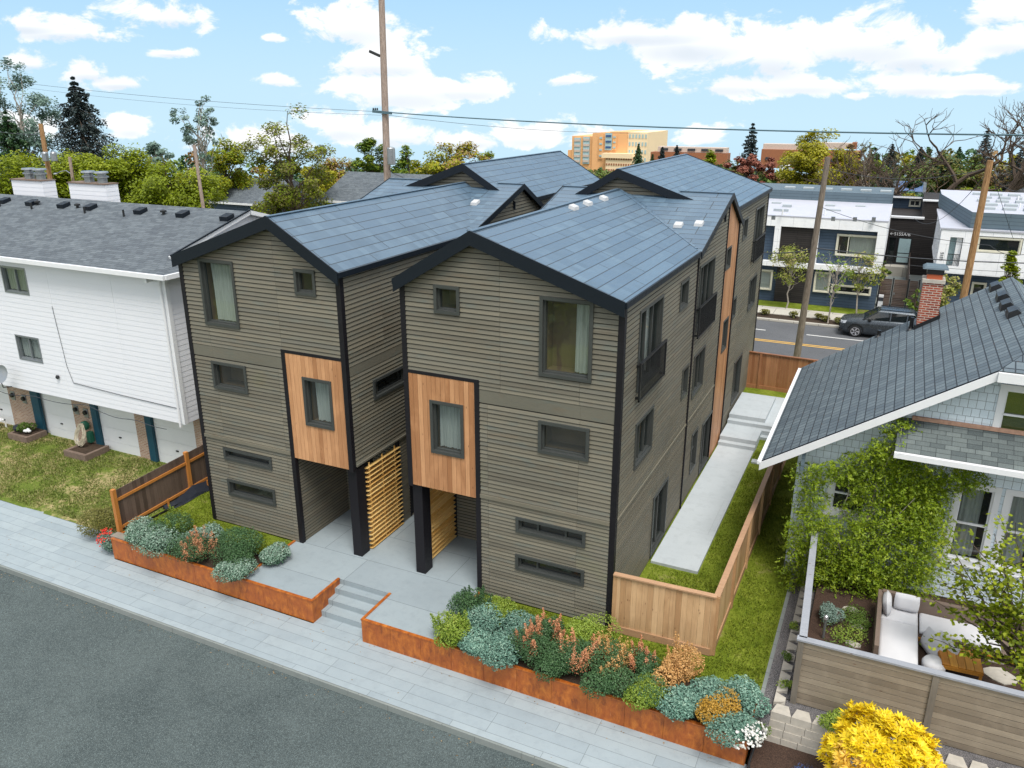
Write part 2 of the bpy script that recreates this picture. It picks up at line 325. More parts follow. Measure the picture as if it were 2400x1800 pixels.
def m_glass(name,tint=(.02,.028,.03),mixv=.55,rough=.03,ior=1.9):
    t=MT(name,rough,.6); n=t.noise(t.world(),2.5,2); t.bump(n,.06,.02)
    t.col(tint); t.b.inputs['IOR'].default_value=ior; t.b.inputs['Coat Weight'].default_value=.4; t.b.inputs['Coat Roughness'].default_value=.02
    if mixv<1:
        tr=t.nd('ShaderNodeBsdfTransparent'); tr.inputs[0].default_value=(.86,.92,.90,1); ms=t.nd('ShaderNodeMixShader'); ms.inputs[0].default_value=1-mixv
        t.l.new(t.b.outputs[0],ms.inputs[1]); t.l.new(tr.outputs[0],ms.inputs[2]); t.l.new(ms.outputs[0],t.n['Material Output'].inputs[0])
    return t.mat
M={}
M['siding']=m_siding()
M['backing']=plain('dark_backing',(.012,.011,.010),.8)
M['trim']=plain('black_brown_trim',(.010,.0092,.0120),.5,.25)
M['fascia']=plain('black_fascia',(.0055,.0095,.0155),.5,.25)
M['winframe']=plain('charcoal_window_frame',(.048,.052,.050),.42,.4)
M['cedar']=m_cedar()
M['slat']=m_cedar('cedar_slats',False,1.0,(.72,.42,.12),(.95,.68,.28))
M['fencecedar']=m_cedar('new_cedar_fence',True,1.08,(.36,.205,.100),(.60,.40,.225))
M['fencecedarh']=m_cedar('new_cedar_rail',False,.85,(.34,.185,.100),(.56,.34,.20))
M['rearfence']=m_cedar('orange_cedar_fence',True,.75,(.30,.115,.045),(.56,.27,.13))
M['roof']=m_roof()
M['glass']=m_glass('window_glass',mixv=.45,ior=2.2)
M['darkglass']=m_glass('dark_window_glass',(.012,.016,.018),.9,ior=1.55)
M['room']=plain('dim_room',(.30,.20,.12),.8,var=.5,scale=1.5)
M['darkroom']=plain('dark_room',(.03,.026,.022),.8)
def m_curtain(c=(.86,.88,.86)):
    t=MT('sheer_curtain',.8,.2); n=t.noise(t.uv((26,.6,1)),1.2,4,.6); t.col(t.mix(n,tuple(v*.6 for v in c),c)); return t.mat
M['curtain']=m_curtain()
M['pave']=m_concrete('pale_blue_paving',(.26,.31,.34),(.305,.355,.38),2.35,.335,.0055,(.14,.165,.175))
M['patio']=m_concrete('patio_slabs',(.245,.290,.315),(.275,.322,.345),4.4,1.46,.007,(.11,.13,.14))
M['path']=m_concrete('side_path_concrete',(.40,.44,.465),(.44,.48,.50),3.0,2.6,.006,(.35,.38,.40))
M['kerbface']=m_concrete('kerb_concrete',(.20,.225,.215),(.23,.25,.24),2.4,.6,.006,(.08,.09,.09))
M['corten']=m_corten()
M['lawn']=m_grass('fresh_lawn',[(.042,.066,.006),(.120,.165,.012),(.25,.29,.04)],(.26,.22,.10),-.02)
M['drylawn']=m_grass('patchy_lawn',[(.035,.065,.010),(.105,.150,.022),(.24,.27,.065)],(.42,.33,.18),.08)
M['ground']=m_grass('far_ground',[(.03,.045,.015),(.055,.075,.022),(.10,.12,.04)],(.14,.11,.06),.0,.2)
M['asphalt']=m_asphalt('front_asphalt',(.042,.056,.058),(.084,.105,.105),.75)
M['road']=m_asphalt('street_asphalt',(.092,.096,.104),(.125,.130,.140),.2)
M['paint']=plain('road_paint_white',(.6,.6,.58),.7); M['yellow']=plain('road_paint_yellow',(.62,.36,.06),.7)
M['sidewalk']=m_concrete('far_sidewalk',(.44,.42,.37),(.50,.47,.41),1.5,1.5,.02,(.2,.19,.17))
M['mulch']=m_asphalt('bark_mulch',(.030,.017,.012),(.070,.042,.030),.6)
M['gravel']=m_asphalt('dark_gravel',(.05,.05,.055),(.16,.15,.15),.9)
M['soil']=m_asphalt('planter_soil',(.026,.017,.011),(.055,.036,.024),.6)
M['whitesid']=plain('white_siding_paint',(.70,.71,.75),.5,.3,var=.03,scale=.6)
M['whitetrim']=plain('white_trim',(.70,.71,.73),.45,.4,var=.04)
M['greyroof']=m_shingle('grey_asphalt_shingles',(.072,.085,.098),(.140,.162,.178),(.058,.068,.085),.33,.145,.006,None,.3)
M['blueshingle']=m_shingle('blue_grey_shakes',(.088,.116,.138),(.155,.195,.218),(.062,.080,.104),.255,.26,.016,(.085,.045,.025))
M['porchroof']=m_shingle('porch_shingles',(.060,.075,.078),(.150,.175,.172),(.055,.066,.070),.34,.15,.006)
M['wallshingle']=m_shingle('pale_blue_wall_shingles',(.54,.62,.68),(.62,.70,.76),(.48,.55,.62),.19,.225,.006,None,.12)
M['redbrick']=m_brick('red_chimney_brick',[(.27,.055,.030),(.33,.075,.040),(.38,.09,.05),(.16,.045,.04)],(.46,.38,.32),.23,.078,.013)
M['tanbrick']=m_brick('tan_garage_brick',[(.36,.22,.15),(.42,.27,.19),(.30,.17,.12),(.46,.32,.24)],(.46,.40,.33),.21,.075,.012)
M['teal']=plain('dark_teal_paint',(.008,.060,.095),.5)
M['ventwhite']=plain('dull_white_vent',(.46,.47,.48),.6); M['metal']=plain('grey_metal',(.30,.32,.34),.35,.5,.7)
M['blackmetal']=plain('black_metal',(.010,.011,.013),.4,.5)
M['navy']=m_concrete('navy_siding',(.055,.085,.130),(.062,.094,.142),6,.20,.012,(.025,.04,.06))
M['slateblue']=m_concrete('slate_blue_siding',(.095,.135,.165),(.105,.147,.178),6,.22,.014,(.05,.07,.09))
M['whitepanel']=m_concrete('white_facade_panels',(.80,.81,.84),(.83,.84,.86),1.45,.85,.008,(.42,.44,.48))
M['blackwood']=m_concrete('charred_wood_cladding',(.022,.019,.019),(.036,.031,.030),3,.14,.012,(.008,.008,.008))
M['whiteroof']=plain('white_membrane_roof',(.43,.44,.50),.5,.3,var=.05,scale=.5)
M['weathered']=m_cedar('weathered_grey_boards',False,1.0,(.19,.155,.115),(.34,.285,.215))
M['weatheredv']=m_cedar('weathered_grey_post',True,1.0,(.16,.14,.115),(.25,.225,.19))
M['greycap']=m_cedar('silvered_cap_board',False,1.0,(.22,.235,.265),(.32,.335,.37))
M['oldfence']=m_cedar('old_brown_fence',True,1.0,(.075,.050,.040),(.165,.115,.092))
M['orangewood']=m_cedar('stained_orange_wood',True,1.0,(.42,.155,.030),(.52,.215,.055))
M['stone']=plain('split_face_stone',(.42,.39,.34),.9,.2,var=.3,scale=6)
M['brownstone']=plain('brown_garden_stone',(.17,.125,.10),.9,.2,var=.3,scale=6)
M['cushion']=plain('pale_grey_cushion',(.55,.55,.57),.9,.15,var=.06)
def m_wicker():
    t=MT('woven_wicker',.7,.3); w=t.nd('ShaderNodeTexWave'); w.inputs['Scale'].default_value=14; w.inputs['Distortion'].default_value=.6; t.l.new(t.uv(),w.inputs['Vector']); t.col(t.mix(w.outputs[1],(.09,.065,.05),(.24,.18,.145))); return t.mat
M['wicker']=m_wicker()
M['teak']=m_cedar('oiled_teak',True,1.0,(.34,.13,.018),(.56,.27,.045))
M['pole']=m_bark('weathered_pole_wood',(.20,.145,.12),(.40,.32,.275))
M['greypole']=m_bark('grey_pole_wood',(.10,.08,.065),(.24,.20,.165)); M['poleo']=m_bark('orange_brown_pole_wood',(.17,.085,.038),(.40,.24,.12))
M['bark']=m_bark('brown_bark',(.045,.032,.024),(.12,.09,.068))
M['palebark']=m_bark('pale_bark',(.22,.19,.16),(.42,.38,.33))
M['wire']=plain('cable',(.03,.035,.045),.6)
M['bluewire']=plain('insulated_blue_green_cable',(.07,.13,.16),.6)
M['carpaint']=plain('graphite_car_paint',(.060,.072,.085),.25,.6,.55,var=.05)
M['tyre']=plain('tyre_rubber',(.012,.012,.013),.8); M['alloy']=plain('silver_alloy',(.62,.63,.68),.3,.5,.7)
M['lampglass']=plain('headlight_glass',(.55,.58,.62),.15,.6)
M['hospbrick']=plain('pale_orange_brick',(.74,.40,.18),.8,var=.08,scale=.1); M['hosppale']=plain('cream_panel',(.80,.62,.40),.8,var=.08,scale=.1)
M['skyl']=plain('matte_skylight',(.34,.38,.40),.7); M['hospglass']=plain('blue_grey_glazing',(.34,.47,.50),.3,.5); M['officebrick']=plain('red_brown_office_brick',(.30,.115,.055),.8,var=.1,scale=.2)
M['officepale']=plain('beige_office_panel',(.52,.42,.36),.7,var=.06,scale=.2)
M['solar']=plain('solar_glass',(.035,.085,.21),.25,.6)
M['membrane']=plain('black_plastic_sheet',(.018,.022,.032),.45,.4)
M['yellowpot']=plain('white_plastic',(.75,.76,.76),.5)
M['rubberhose']=plain('pale_garden_hose',(.42,.38,.29),.6); M['greenplastic']=plain('green_plastic',(.02,.12,.075),.5)
M['creamframe']=plain('cream_window_frame',(.62,.60,.50),.5); M['rustpaint']=plain('rusty_flashing',(.36,.22,.16),.8,.2,var=.5,scale=9)
M['redbrown']=plain('terracotta',(.42,.10,.04),.7)

# ------------------------------------------------------------------ wall and window builders
def span(poly,z):          # horizontal extent of a convex outline at height z
    xs=[]
    n=len(poly)
    for i in range(n):
        (a,za),(b,zb)=poly[i],poly[(i+1)%n]
        if abs(za-zb)<1e-9:
            if abs(z-za)<1e-6: xs+= [a,b]
        elif min(za,zb)-1e-9<=z<=max(za,zb)+1e-9: xs.append(a+(b-a)*(z-za)/(zb-za))
    return (min(xs),max(xs)) if len(xs)>=2 else None
def boards(mb,F,poly,holes,pitch,gap,t0,t1,seams=(),back=True,z_from=None,z_to=None,bm=1):
    """clapboards in frame F; each board its own shape (own 'rnd'), cut round the holes, on a dark backing"""
    O,U,Nn=F; g=lambda u,n,z:(O[0]+U[0]*u+Nn[0]*n,O[1]+U[1]*u+Nn[1]*n,O[2]+z)
    zs=[p[1] for p in poly]; z0=min(zs) if z_from is None else z_from; z1=max(zs) if z_to is None else z_to
    def rect(a,b,za,zb,fn):
        cuts=sorted(set([za,zb]+[h for q in holes for h in q[2:4] if za<h<zb]))
        for c0,c1 in zip(cuts[:-1],cuts[1:]):
            m=(c0+c1)/2; iv=[(a(c0),b(c0),a(c1),b(c1))]
            for h in holes:
                if h[2]<m<h[3]:
                    nv=[]
                    for (p,q,r,s) in iv:
                        if h[0]>p: nv.append((p,min(q,h[0]),r,min(s,h[0])))
                        if h[1]<q: nv.append((max(p,h[1]),q,max(r,h[1]),s))
                    iv=[v for v in nv if v[1]-v[0]>.005 or v[3]-v[2]>.005]
            for v in iv: fn(v,c0,c1)
    z=z0
    while z<z1-.004:
        zt=min(z+pitch,z1); zb=z; top=min(z+pitch-gap,z1); z+=pitch
        s0=span(poly,zb+1e-4); s1=span(poly,top-1e-4)
        if s0 is None: continue
        if s1 is None: s1=((s0[0]+s0[1])/2,)*2
        lf=lambda q:s0[0]+(s1[0]-s0[0])*((q-zb)/max(1e-6,top-zb)); rt=lambda q:s0[1]+(s1[1]-s0[1])*((q-zb)/max(1e-6,top-zb))
        rr=random.random()
        def emit(v,c0,c1,rr=rr):
            p,q,r,s=v; cs=[c for c in seams if p+.05<c<q-.05]; edges=[p]+cs+[q]
            for k in range(len(edges)-1):
                a0=edges[k]+(.003 if k else 0); b0=edges[k+1]-(.003 if k<len(edges)-2 else 0)
                a1=a0 if k else r; b1=b0 if k<len(edges)-2 else s
                f=lambda zz:t0+(t1-t0)*((zz-zb)/max(1e-6,pitch-gap))
                P=[g(a0,f(c0),c0),g(b0,f(c0),c0),g(b0,0,c0),g(a0,0,c0),g(a1,f(c1),c1),g(b1,f(c1),c1),g(b1,0,c1),g(a1,0,c1)]
                mb.hexa(P,(rr+.37*k+random.random()*.25)%1.0,0)
        rect(lf,rt,zb,top,emit)
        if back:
            sb=span(poly,zt-1e-4) or s1
            rect(lambda q:lf(q),lambda q:rt(q),zb,zt,lambda v,c0,c1:mb.poly([g(v[0],.002,c0),g(v[1],.002,c0),g(v[3],.002,c1),g(v[2],.002,c1)],.5,bm))
def vboards(mb,F,u0,u1,zf,zt,holes,pitch,gap,t):
    u=u0
    while u<u1-.01:
        a,b=u,min(u+pitch-gap,u1); u+=pitch; z0=zf; z1a,z1b=zt(a),zt(b)
        segs=[(z0,None)]; hs=[h for h in holes if h[0]<b and h[1]>a]
        cuts=sorted(set([a,b]+[e for h in hs for e in h[:2] if a<e<b])); rr=random.random()
        for c0,c1 in zip(cuts[:-1],cuts[1:]):
            m=(c0+c1)/2; zz=[z0]
            blk=sorted([(h[2],h[3]) for h in hs if h[0]<m<h[1]])
            cur=z0
            for (p,q) in blk:
                if p>cur: mb.ob(F,c0,c1,0,t,cur,p,rr)
                cur=q
            O,U,Nn=F; g=lambda uu,n,z:(O[0]+U[0]*uu+Nn[0]*n,O[1]+U[1]*uu+Nn[1]*n,O[2]+z)
            za,zb=zt(c0),zt(c1)
            mb.hexa([g(c0,t,cur),g(c1,t,cur),g(c1,0,cur),g(c0,0,cur),g(c0,t,za),g(c1,t,zb),g(c1,0,zb),g(c0,0,za)],rr)
def window(parent,F,u0,u1,z0,z1,trim=.085,proud=.075,rec=.07,curtain=None,mull=(),fm='winframe',glass='glass',room='room',sash=.045,name='window',depth=.55,hmull=(),sill=None,label=None,surf=False):
    f=MB(); bk=-.02
    if surf: F=((F[0][0]+F[2][0]*.13,F[0][1]+F[2][1]*.13,F[0][2]),F[1],F[2]); rec=.015; bk=-.135
    
    f.ob(F,u0,u1,bk,proud,z0,z0+trim); f.ob(F,u0,u1,bk,proud,z1-trim,z1)
    f.ob(F,u0,u0+trim,bk,proud-.002,z0+trim,z1-trim); f.ob(F,u1-trim,u1,bk,proud-.002,z0+trim,z1-trim)
    a,b,c,d=u0+trim,u1-trim,z0+trim,z1-trim
    f.ob(F,a-.01,a+sash,-rec-.06,-.021,c,d); f.ob(F,b-sash,b+.01,-rec-.06,-.021,c,d); f.ob(F,a+sash,b-sash,-rec-.06,-.021,c-.01,c+sash); f.ob(F,a+sash,b-sash,-rec-.06,-.021,d-sash,d+.01)
    for mu in mull: f.ob(F,mu-.03,mu+.03,-rec-.05,-rec+.03,c+sash,d-sash)
    for hm in hmull: f.ob(F,a+sash,b-sash,-rec-.05,-rec+.03,hm-.025,hm+.025)
    if sill: f.ob(F,u0-.04,u1+.04,0,proud+sill,z0-.05,z0-.003)
    fo=f.build(name,M[fm],parent); 
    if label: fo['label']=label
    O,U,Nn=F; g=lambda u,n,z:(O[0]+U[0]*u+Nn[0]*n,O[1]+U[1]*u+Nn[1]*n,O[2]+z)
    p=MB(); p.poly([g(a,-rec-.02,c),g(b,-rec-.02,c),g(b,-rec-.02,d),g(a,-rec-.02,d)],.5); p.build('pane',M[glass],fo)
    if glass=='glass':
        rm=MB(); n0=-rec-.07; n1=-.127 if surf else -rec-depth
        rm.poly([g(a,n1,c),g(b,n1,c),g(b,n1,d),g(a,n1,d)]); rm.poly([g(a,n0,c),g(b,n0,c),g(b,n1,c),g(a,n1,c)]); rm.poly([g(a,n0,d),g(b,n0,d),g(b,n1,d),g(a,n1,d)])
        rm.poly([g(a,n0,c),g(a,n0,d),g(a,n1,d),g(a,n1,c)]); rm.poly([g(b,n0,c),g(b,n0,d),g(b,n1,d),g(b,n1,c)])
        rm.build('interior',M[room],fo)
    if curtain:
        for (c0,c1,gather) in curtain:
            cu=MB(); k=int((c1-c0)/.018)+2; us=[c0+(c1-c0)*i/k for i in range(k+1)]; rows=6; ph=random.random()*6
            V=[]
            for j in range(rows+1):
                t=j/rows; zz=c+.05+(d-c-.06)*t
                for i,u in enumerate(us):
                    s=(u-c0)/(c1-c0); uu=u+(gather*(1-t)**1.5*(c1-c0)*(1-s) if gather>0 else 0)
                    V.append(g(uu,(-rec-.07 if surf else -rec-.13)+(.25 if surf else 1)*(.028*math.sin(u*62+ph+1.3*math.sin(u*17+t))+.02*math.sin(u*23+t*2)),zz))
            i0=len(cu.v); cu.v+=V
            for j in range(rows):
                for i in range(k):
                    q=i0+j*(k+1)+i; cu.f.append((q,q+1,q+k+2,q+k+1)); cu.r.append(.5); cu.m.append(0)
            cu.build('curtain',M['curtain'],fo,smooth=True)
    return fo

# ------------------------------------------------------------------ setting: ground, streets, paving
def gz(x,y):
    d=math.hypot(x,y)
    return -0.06-(max(0,d-135))*0.093-0.00
def structure(o): o['kind']='structure'; return o
gm=MB(); xs=[-9000,-4000,-2000,-1000,-600,-400,-300,-220,-160,-110,-70,-22,-1.2,20,60,110,200,350,700,2000,6000]; ys=[-400,-60,12,36.6,37.6,60,90,120,150,200,260,340,460,620,900,1400,2400,4500,9000]
def gz2(x,y):
    if y<37: return -1.0
    return gz(x,y)
idx={}
for j,y in enumerate(ys):
    for i,x in enumerate(xs): idx[(i,j)]=len(gm.v); gm.v.append((x,y,gz2(x,y)))
for j in range(len(ys)-1):
    for i in range(len(xs)-1): gm.f.append((idx[i,j],idx[i+1,j],idx[i+1,j+1],idx[i,j+1])); gm.r.append(.5); gm.m.append(0)
structure(gm.build('ground',M['ground'],base=(0,0,0)))
b=MB(); b.box(-90,45,2.5,13.14,-1.2,-.86); structure(b.build('front_road',M['asphalt']))
b=MB(); b.box(-90,-21.36,13.21,16.15,-1.0,-.70); b.box(-21.36,-1.30,13.21,15.0,-1.0,-.70); b.box(-13.345,-11.605,15.0,15.42,-1.0,-.70); structure(b.build('pavement',M['pave']))
b=MB(); x=-90
while x<-1.3: 
    b.box(x+.004,min(x+2.4,-1.3)-.004,13.14,13.208,-1.0,-.699); x+=2.4
structure(b.build('kerb',M['kerbface']))
b=MB(); b.box(-90,45,-9,2.5,-1.2,-.74); structure(b.build('verge',M['lawn']))
def sheet(name,x0,x1,y0,y1,z,mat,n=1,zf=None):
    b=MB()
    nx=max(1,int((x1-x0)/n)); ny=max(1,int((y1-y0)/n)); zf=zf or (lambda x,y:z); i0={}
    for j in range(ny+1):
        for i in range(nx+1):
            X=x0+(x1-x0)*i/nx; Y=y0+(y1-y0)*j/ny; i0[i,j]=len(b.v); b.v.append((X,Y,zf(X,Y)))
    for j in range(ny):
        for i in range(nx): b.f.append((i0[i,j],i0[i+1,j],i0[i+1,j+1],i0[i,j+1])); b.r.append(.5); b.m.append(0)
    return b.build(name,mat)
def zleft(x,y): return -.69+ (y-16.1)*.035+.02*math.sin(x*1.7)*math.sin(y*2.1)
structure(sheet('side_lawn',-90,-21.62,16.05,40,0,M['drylawn'],.8,zleft))
def zmain(x,y): 
    z=-.03+.012*math.sin(x*2.3+y)+.01*math.sin(y*3.1)
    if y>31: z+= .5*min(1,(y-31)/4)
    return z
structure(sheet('lawn',-21.5,-15.96,16.345,37.3,0,M['lawn'],.5,zmain)); structure(sheet('lawn',-9.28,-1.28,16.345,37.3,0,M['lawn'],.5,zmain))
# patio between the two houses, stepped back round the stairs
b=MB(); b.box(-15.93,-13.41,15.09,16.31,-.6,0); b.box(-15.93,-9.34,16.31,17.62,-.6,0.0); b.box(-11.54,-9.34,15.0,16.31,-.6,0); b.box(-15.66,-9.34,17.62,38,-.6,0.0)
b.box(-16.0,-15.93,15.09,17.48,-.6,.012)
structure(b.build('patio',M['patio']))
st=MB()
for k,(ya,z) in enumerate([(16.05,-.17),(15.72,-.34),(15.39,-.51)]): st.box(-13.345,-11.605,ya,16.31-.001*k,-.7+.0005*k,z)
tag(st.build('garden_steps',M['patio']),'pale concrete steps rising between the two rusty planters to the patio','steps')
# corten planters
def planter(name,label,x0,x1,yf,notch,back):
    t=empty(name,((x0+x1)/2,yf,-.7),label,'planter','rusty steel planters along the pavement')
    w=MB(); n=int(round((x1-x0)/.93)); 
    for k in range(n):
        a=x0+(x1-x0)*k/n; c=x0+(x1-x0)*(k+1)/n; w.box(a+.0035,c-.0035,yf,yf+.05,-.7,-.012)
    for xx in (notch,): w.box(xx-.025,xx+.025,yf+.052,16.3,-.7,-.012); 
    e=x1 if notch==x0+.025 else x0
    w.box(e-.05 if e==x1 else e,e if e==x1 else e+.05,yf+.052,16.32,-.7,-.012)
    w.build('steel_wall',M['corten'],t)
    c=MB(); c.box(x0-.01,x1+.01,yf-.012,yf+.075,-.011,.028); c.box(notch-.04,notch+.04,yf+.077,16.31,-.011,.026); e0=(e-.07,e+.01) if e==x1 else (e-.01,e+.07); c.box(*e0,yf+.077,16.33,-.011,.027)
    ix=back; c.box(ix-.035,ix+.035,yf+.077,17.45,-.011,.040)
    c.build('rim',M['corten'],t)
    s=MB(); 
    if ix<notch: s.box(x0+.05,ix-.035,yf+.05,16.30,-.5,-.035)
    else: s.box(ix+.035,x1-.05,yf+.05,16.30,-.5,-.035)
    s.build('soil',M['soil'],t)
    k=MB(); 
    if ix<notch: k.box(x0+.07,ix-.036,16.301,16.34,-.3,.015)
    else: k.box(ix+.036,x1-.07,16.301,16.34,-.3,.03)
    k.build('edging',M['blackmetal'],t)
    return t
planter('steel_planter','long rusty steel planter in front of the left house, left of the steps',-21.38,-13.345,15.03,-13.37,-15.95)
planter('steel_planter','longer rusty steel planter in front of the right house, right of the steps',-11.605,-1.37,14.93,-11.58,-9.30)
# path with steps beside the right house
b=MB()
for (x0,x1,y0,y1,z0,z1) in [(-5.33,-3.90,21.1,30.83,-.3,.06),(-5.33,-3.885,30.83,31.10,-.3,.20),(-5.33,-3.87,31.10,32.60,-.3,.37),(-3.868,-3.45,32.36,32.60,-.3,.368),(-3.868,-3.45,32.05,32.355,-.3,.20),(-5.33,-3.50,32.60,36.4,-.3,.52),(-5.33,-3.84,32.90,35.9,.521,.69)]:
    b.box(x0,x1,y0,y1,z0,z1)
structure(b.build('side_path',M['path']))
for k,(x,y,w_) in enumerate([(-3.66,29.95,.17),(-3.30,30.15,.13)]):
    b=MB(); b.box(x-w_,x+w_,y-.16,y+.16,-.05,.03); tag(b.build('paving_stone',M['path']),['square pale paving stone in the grass beside the end of the side path','small pale paving stone in the grass under the grey roof eave'][k],'paving stone','stepping stones in the side lawn')

# ------------------------------------------------------------------ the two dark townhouses
def townhouse(side,label):
    R_=side>0; sx=1 if R_ else -1
    xin,xr,xo=(-11.5,-9.33,-5.42) if R_ else (-13.5,-15.67,-19.38)
    T=empty('townhouse',((xin+xo)/2,28,0),label,'house','dark timber clad townhouses')
    FY=17.5; EZ=8.9; RZ=10.27; ex_i=xin-sx*.12; ex_o=xo+sx*.08
    ztop=lambda x:(RZ-(RZ-EZ)*abs(x-xr)/abs(ex_o-xr)) if (x-xr)*sx>0 else (RZ-(RZ-EZ)*abs(x-xr)/abs(ex_i-xr))
    FF=((0,FY,0),(1,0),(0,-1))
    # windows on the front: (x0,x1,z0,z1,kw)
    if R_: wins=[(-10.5,-9.75,8.09,8.84,{}),(-7.53,-6.15,6.80,8.83,dict(curtain=[(-6.68,-6.27,0)])),(-7.53,-6.15,4.71,5.60,{}),(-8.16,-6.165,2.25,2.71,dict(mull=[-7.55,-6.75])),(-8.17,-6.165,1.08,1.56,dict(mull=[-7.55]))]
    else: wins=[(-18.59,-17.24,6.86,8.88,dict(curtain=[(-18.35,-17.36,.0)])),(-15.02,-14.29,8.13,8.87,{}),(-18.58,-17.2,4.8,5.70,{}),(-18.54,-16.57,2.38,2.79,{}),(-18.54,-16.57,1.10,1.68,{})]
    cw=(-10.74,-9.71,4.10,5.65) if R_ else (-15.06,-14.02,4.16,5.68)
    holes=[(w[0]+.03,w[1]-.03,w[2]+.03,w[3]-.03) for w in wins]
    a,b_=min(xr,xo),max(xr,xo); A,B=min(xin,xo),max(xin,xo)
    seam_main=-9.33+.36 if R_ else -16.0; seams_top=[-8.62,-6.45] if R_ else [-18.5,-15.72]; seams_low=[-9.0,-6.42] if R_ else [-18.45,-15.95]
    mb=MB()
    clip=.20
    up=[(A,6.40),(B,6.40)]+([(B,ztop(B)-clip),(xr,RZ-clip),(A,ztop(A)-clip)])
    boards(mb,FF,up,holes,.128,.026,.040,.016,seams_top)
    lo=[(a,6.18),(b_,6.18),(b_,6.4),(a,6.4)]
    boards(mb,FF,lo,holes,.11,.018,.040,.016,seams_top)
    boards(mb,FF,[(a,3.17),(b_,3.17),(b_,5.80),(a,5.80)],holes,.1195,.025,.040,.016,seams_low)
    boards(mb,FF,[(a,0.02),(b_,0.02),(b_,3.03),(a,3.03)],holes,.1075,.023,.040,.016,seams_low)
    # side wall beside the pavement of the lot
    SO=((xo,0,0),(0,1),(sx,0))
    railw=[]
    if R_:
        sw=[(18.75,20.9,6.25,8.38,'rail'),(18.9,20.57,4.0,5.32,''),(21.2,22.86,.07,2.12,'door'),(22.8,23.77,7.43,8.30,''),(23.82,24.6,4.32,5.36,''),(25.2,27.45,6.2,8.37,'rail'),
            (25.35,26.97,3.85,5.36,''),(25.97,26.86,.82,2.34,''),(27.62,29.33,.07,2.12,'door'),(32.42,33.4,8.10,8.96,''),(35.2,37.45,6.9,9.05,'rail'),(35.42,37.2,4.56,6.0,''),(33.42,35.2,.85,2.8,'door'),(31.62,32.35,5.1,5.95,'')]
        cwin=[(29.42,30.28,7.46,8.28),(29.98,30.95,4.15,5.44)]
    else: sw=[];cwin=[]
    sh=[(q[0]+.03,q[1]-.03,q[2]+.03,q[3]-.03) for q in sw]
    seamsS=[20.95,22.6,27.3,33.2,36.5]
    zc=lambda y:(8.9+(y-24.85)*(10.22-8.9)/(29.2-24.85)) if y<29.2 else 10.22-(y-29.2)*(10.22-9.0)/(31.45-29.2)
    for (y0,y1) in ((17.5,24.85),):
        boards(mb,SO,[(y0,.02),(y1,.02),(y1,3.08),(y0,3.08)],sh,.1075,.029,.017,.015,seamsS)
        boards(mb,SO,[(y0,3.17),(y1,3.17),(y1,8.84),(y0,8.84)],sh,.126,.032,.017,.015,seamsS)
    boards(mb,SO,[(24.95,.02),(29.25,.02),(29.25,3.08),(24.95,3.08)],sh,.1075,.029,.017,.015,seamsS)
    boards(mb,SO,[(24.95,3.17),(29.25,3.17),(29.25,zc(29.2)-.12),(24.95,zc(24.95)-.12)],sh,.126,.032,.017,.015,seamsS)
    boards(mb,SO,[(31.52,.02),(38.4,.02),(38.4,9.5),(31.52,9.5)],sh,.126,.032,.017,.015,seamsS)
    boards(mb,SO,[(30.55,8.6),(31.5,8.6),(31.5,9.5),(30.55,9.5)],[],.126,.032,.017,.015,[])
    # inner side wall over the passage
    SI=((xin,0,0),(0,1),(-sx,0)); ih=[(18.73,20.5,4.80,5.38)] if not R_ else []
    boards(mb,SI,[(17.5,3.10),(38.4,3.10),(38.4,5.82),(17.5,5.82)],ih,.1195,.025,.040,.016,[18.0,20.9,24,28.3,32])
    boards(mb,SI,[(17.5,6.13),(38.4,6.13),(38.4,8.82),(17.5,8.82)],ih,.128,.026,.040,.016,[19.4,22.1,25,28.3,32])
    boards(mb,SI,[(19.95,.02),(38.4,.02),(38.4,3.03),(19.95,3.03)],[(20.45,21.35,0.03,2.62)],.1075,.023,.040,.016,[22,26])
    boards(mb,SI,[(24.9,8.82),(31.45,8.82),(29.2,10.08)],[],.128,.026,.040,.016,[27.2])
    boards(mb,SI,[(30.0,8.82),(38.4,8.82),(38.4,9.5),(30.0,9.5)],[],.128,.024,.030,.016,[34])
    # undercroft walls
    UW=((xr,0,0),(0,1),(-sx,0)); boards(mb,UW,[(17.56,.02),(19.95,.02),(19.95,2.95),(17.56,2.95)],[],.1075,.029,.017,.015,[19.1])
    bw0,bw1=min(xin,xr),max(xin,xr)
    dh=[(-10.42,-9.50,0.0,2.3)] if R_ else [(-15.5,-14.6,0,2.3)]
    boards(mb,((0,19.95,0),(1,0),(0,-1)),[(bw0,.02),(bw1,.02),(bw1,2.95),(bw0,2.95)],dh,.1075,.029,.017,.015,[])
    # raised rear gable end and back wall
    RG=((0,28.75,0),(1,0),(0,-1)); rz=lambda x:ztop(x)+.70
    boards(mb,RG,[(A,9.2),(B,9.2),(B,rz(B)-.12),(xr,RZ+.70-.12),(A,rz(A)-.12)],[],.128,.026,.040,.016,[])
    BW=((0,38.4,0),(1,0),(0,1)); mb.poly([(A,38.41,0),(B,38.41,0),(B,38.41,rz(B)-.1),(xr,38.41,RZ+.6),(A,38.41,rz(A)-.1)],.5,0)
    wall=mb.build('wall',[M['siding'],M['backing']],T)
    # flat belt boards and ledges
    bl=MB()
    a2,b2=(a+.10,b_-.11) if R_ else (a+.11,b_-.10); bl.ob(FF,a2,b2,0,.028,5.812,6.165,.45); bl.ob(FF,(-6.42 if R_ else -18.50),(-6.42 if R_ else -18.50)+.012,.028,.03,5.81,6.16,.1)
    bl.ob(FF,a2,b2,0,.075,3.045,3.155,.8)
    bl.ob(SI,17.5,38.4,0,.03,5.835,6.115,.45); bl.ob(SO,17.5,24.85,0,.03,5.62,5.86,.6) if not R_ else None
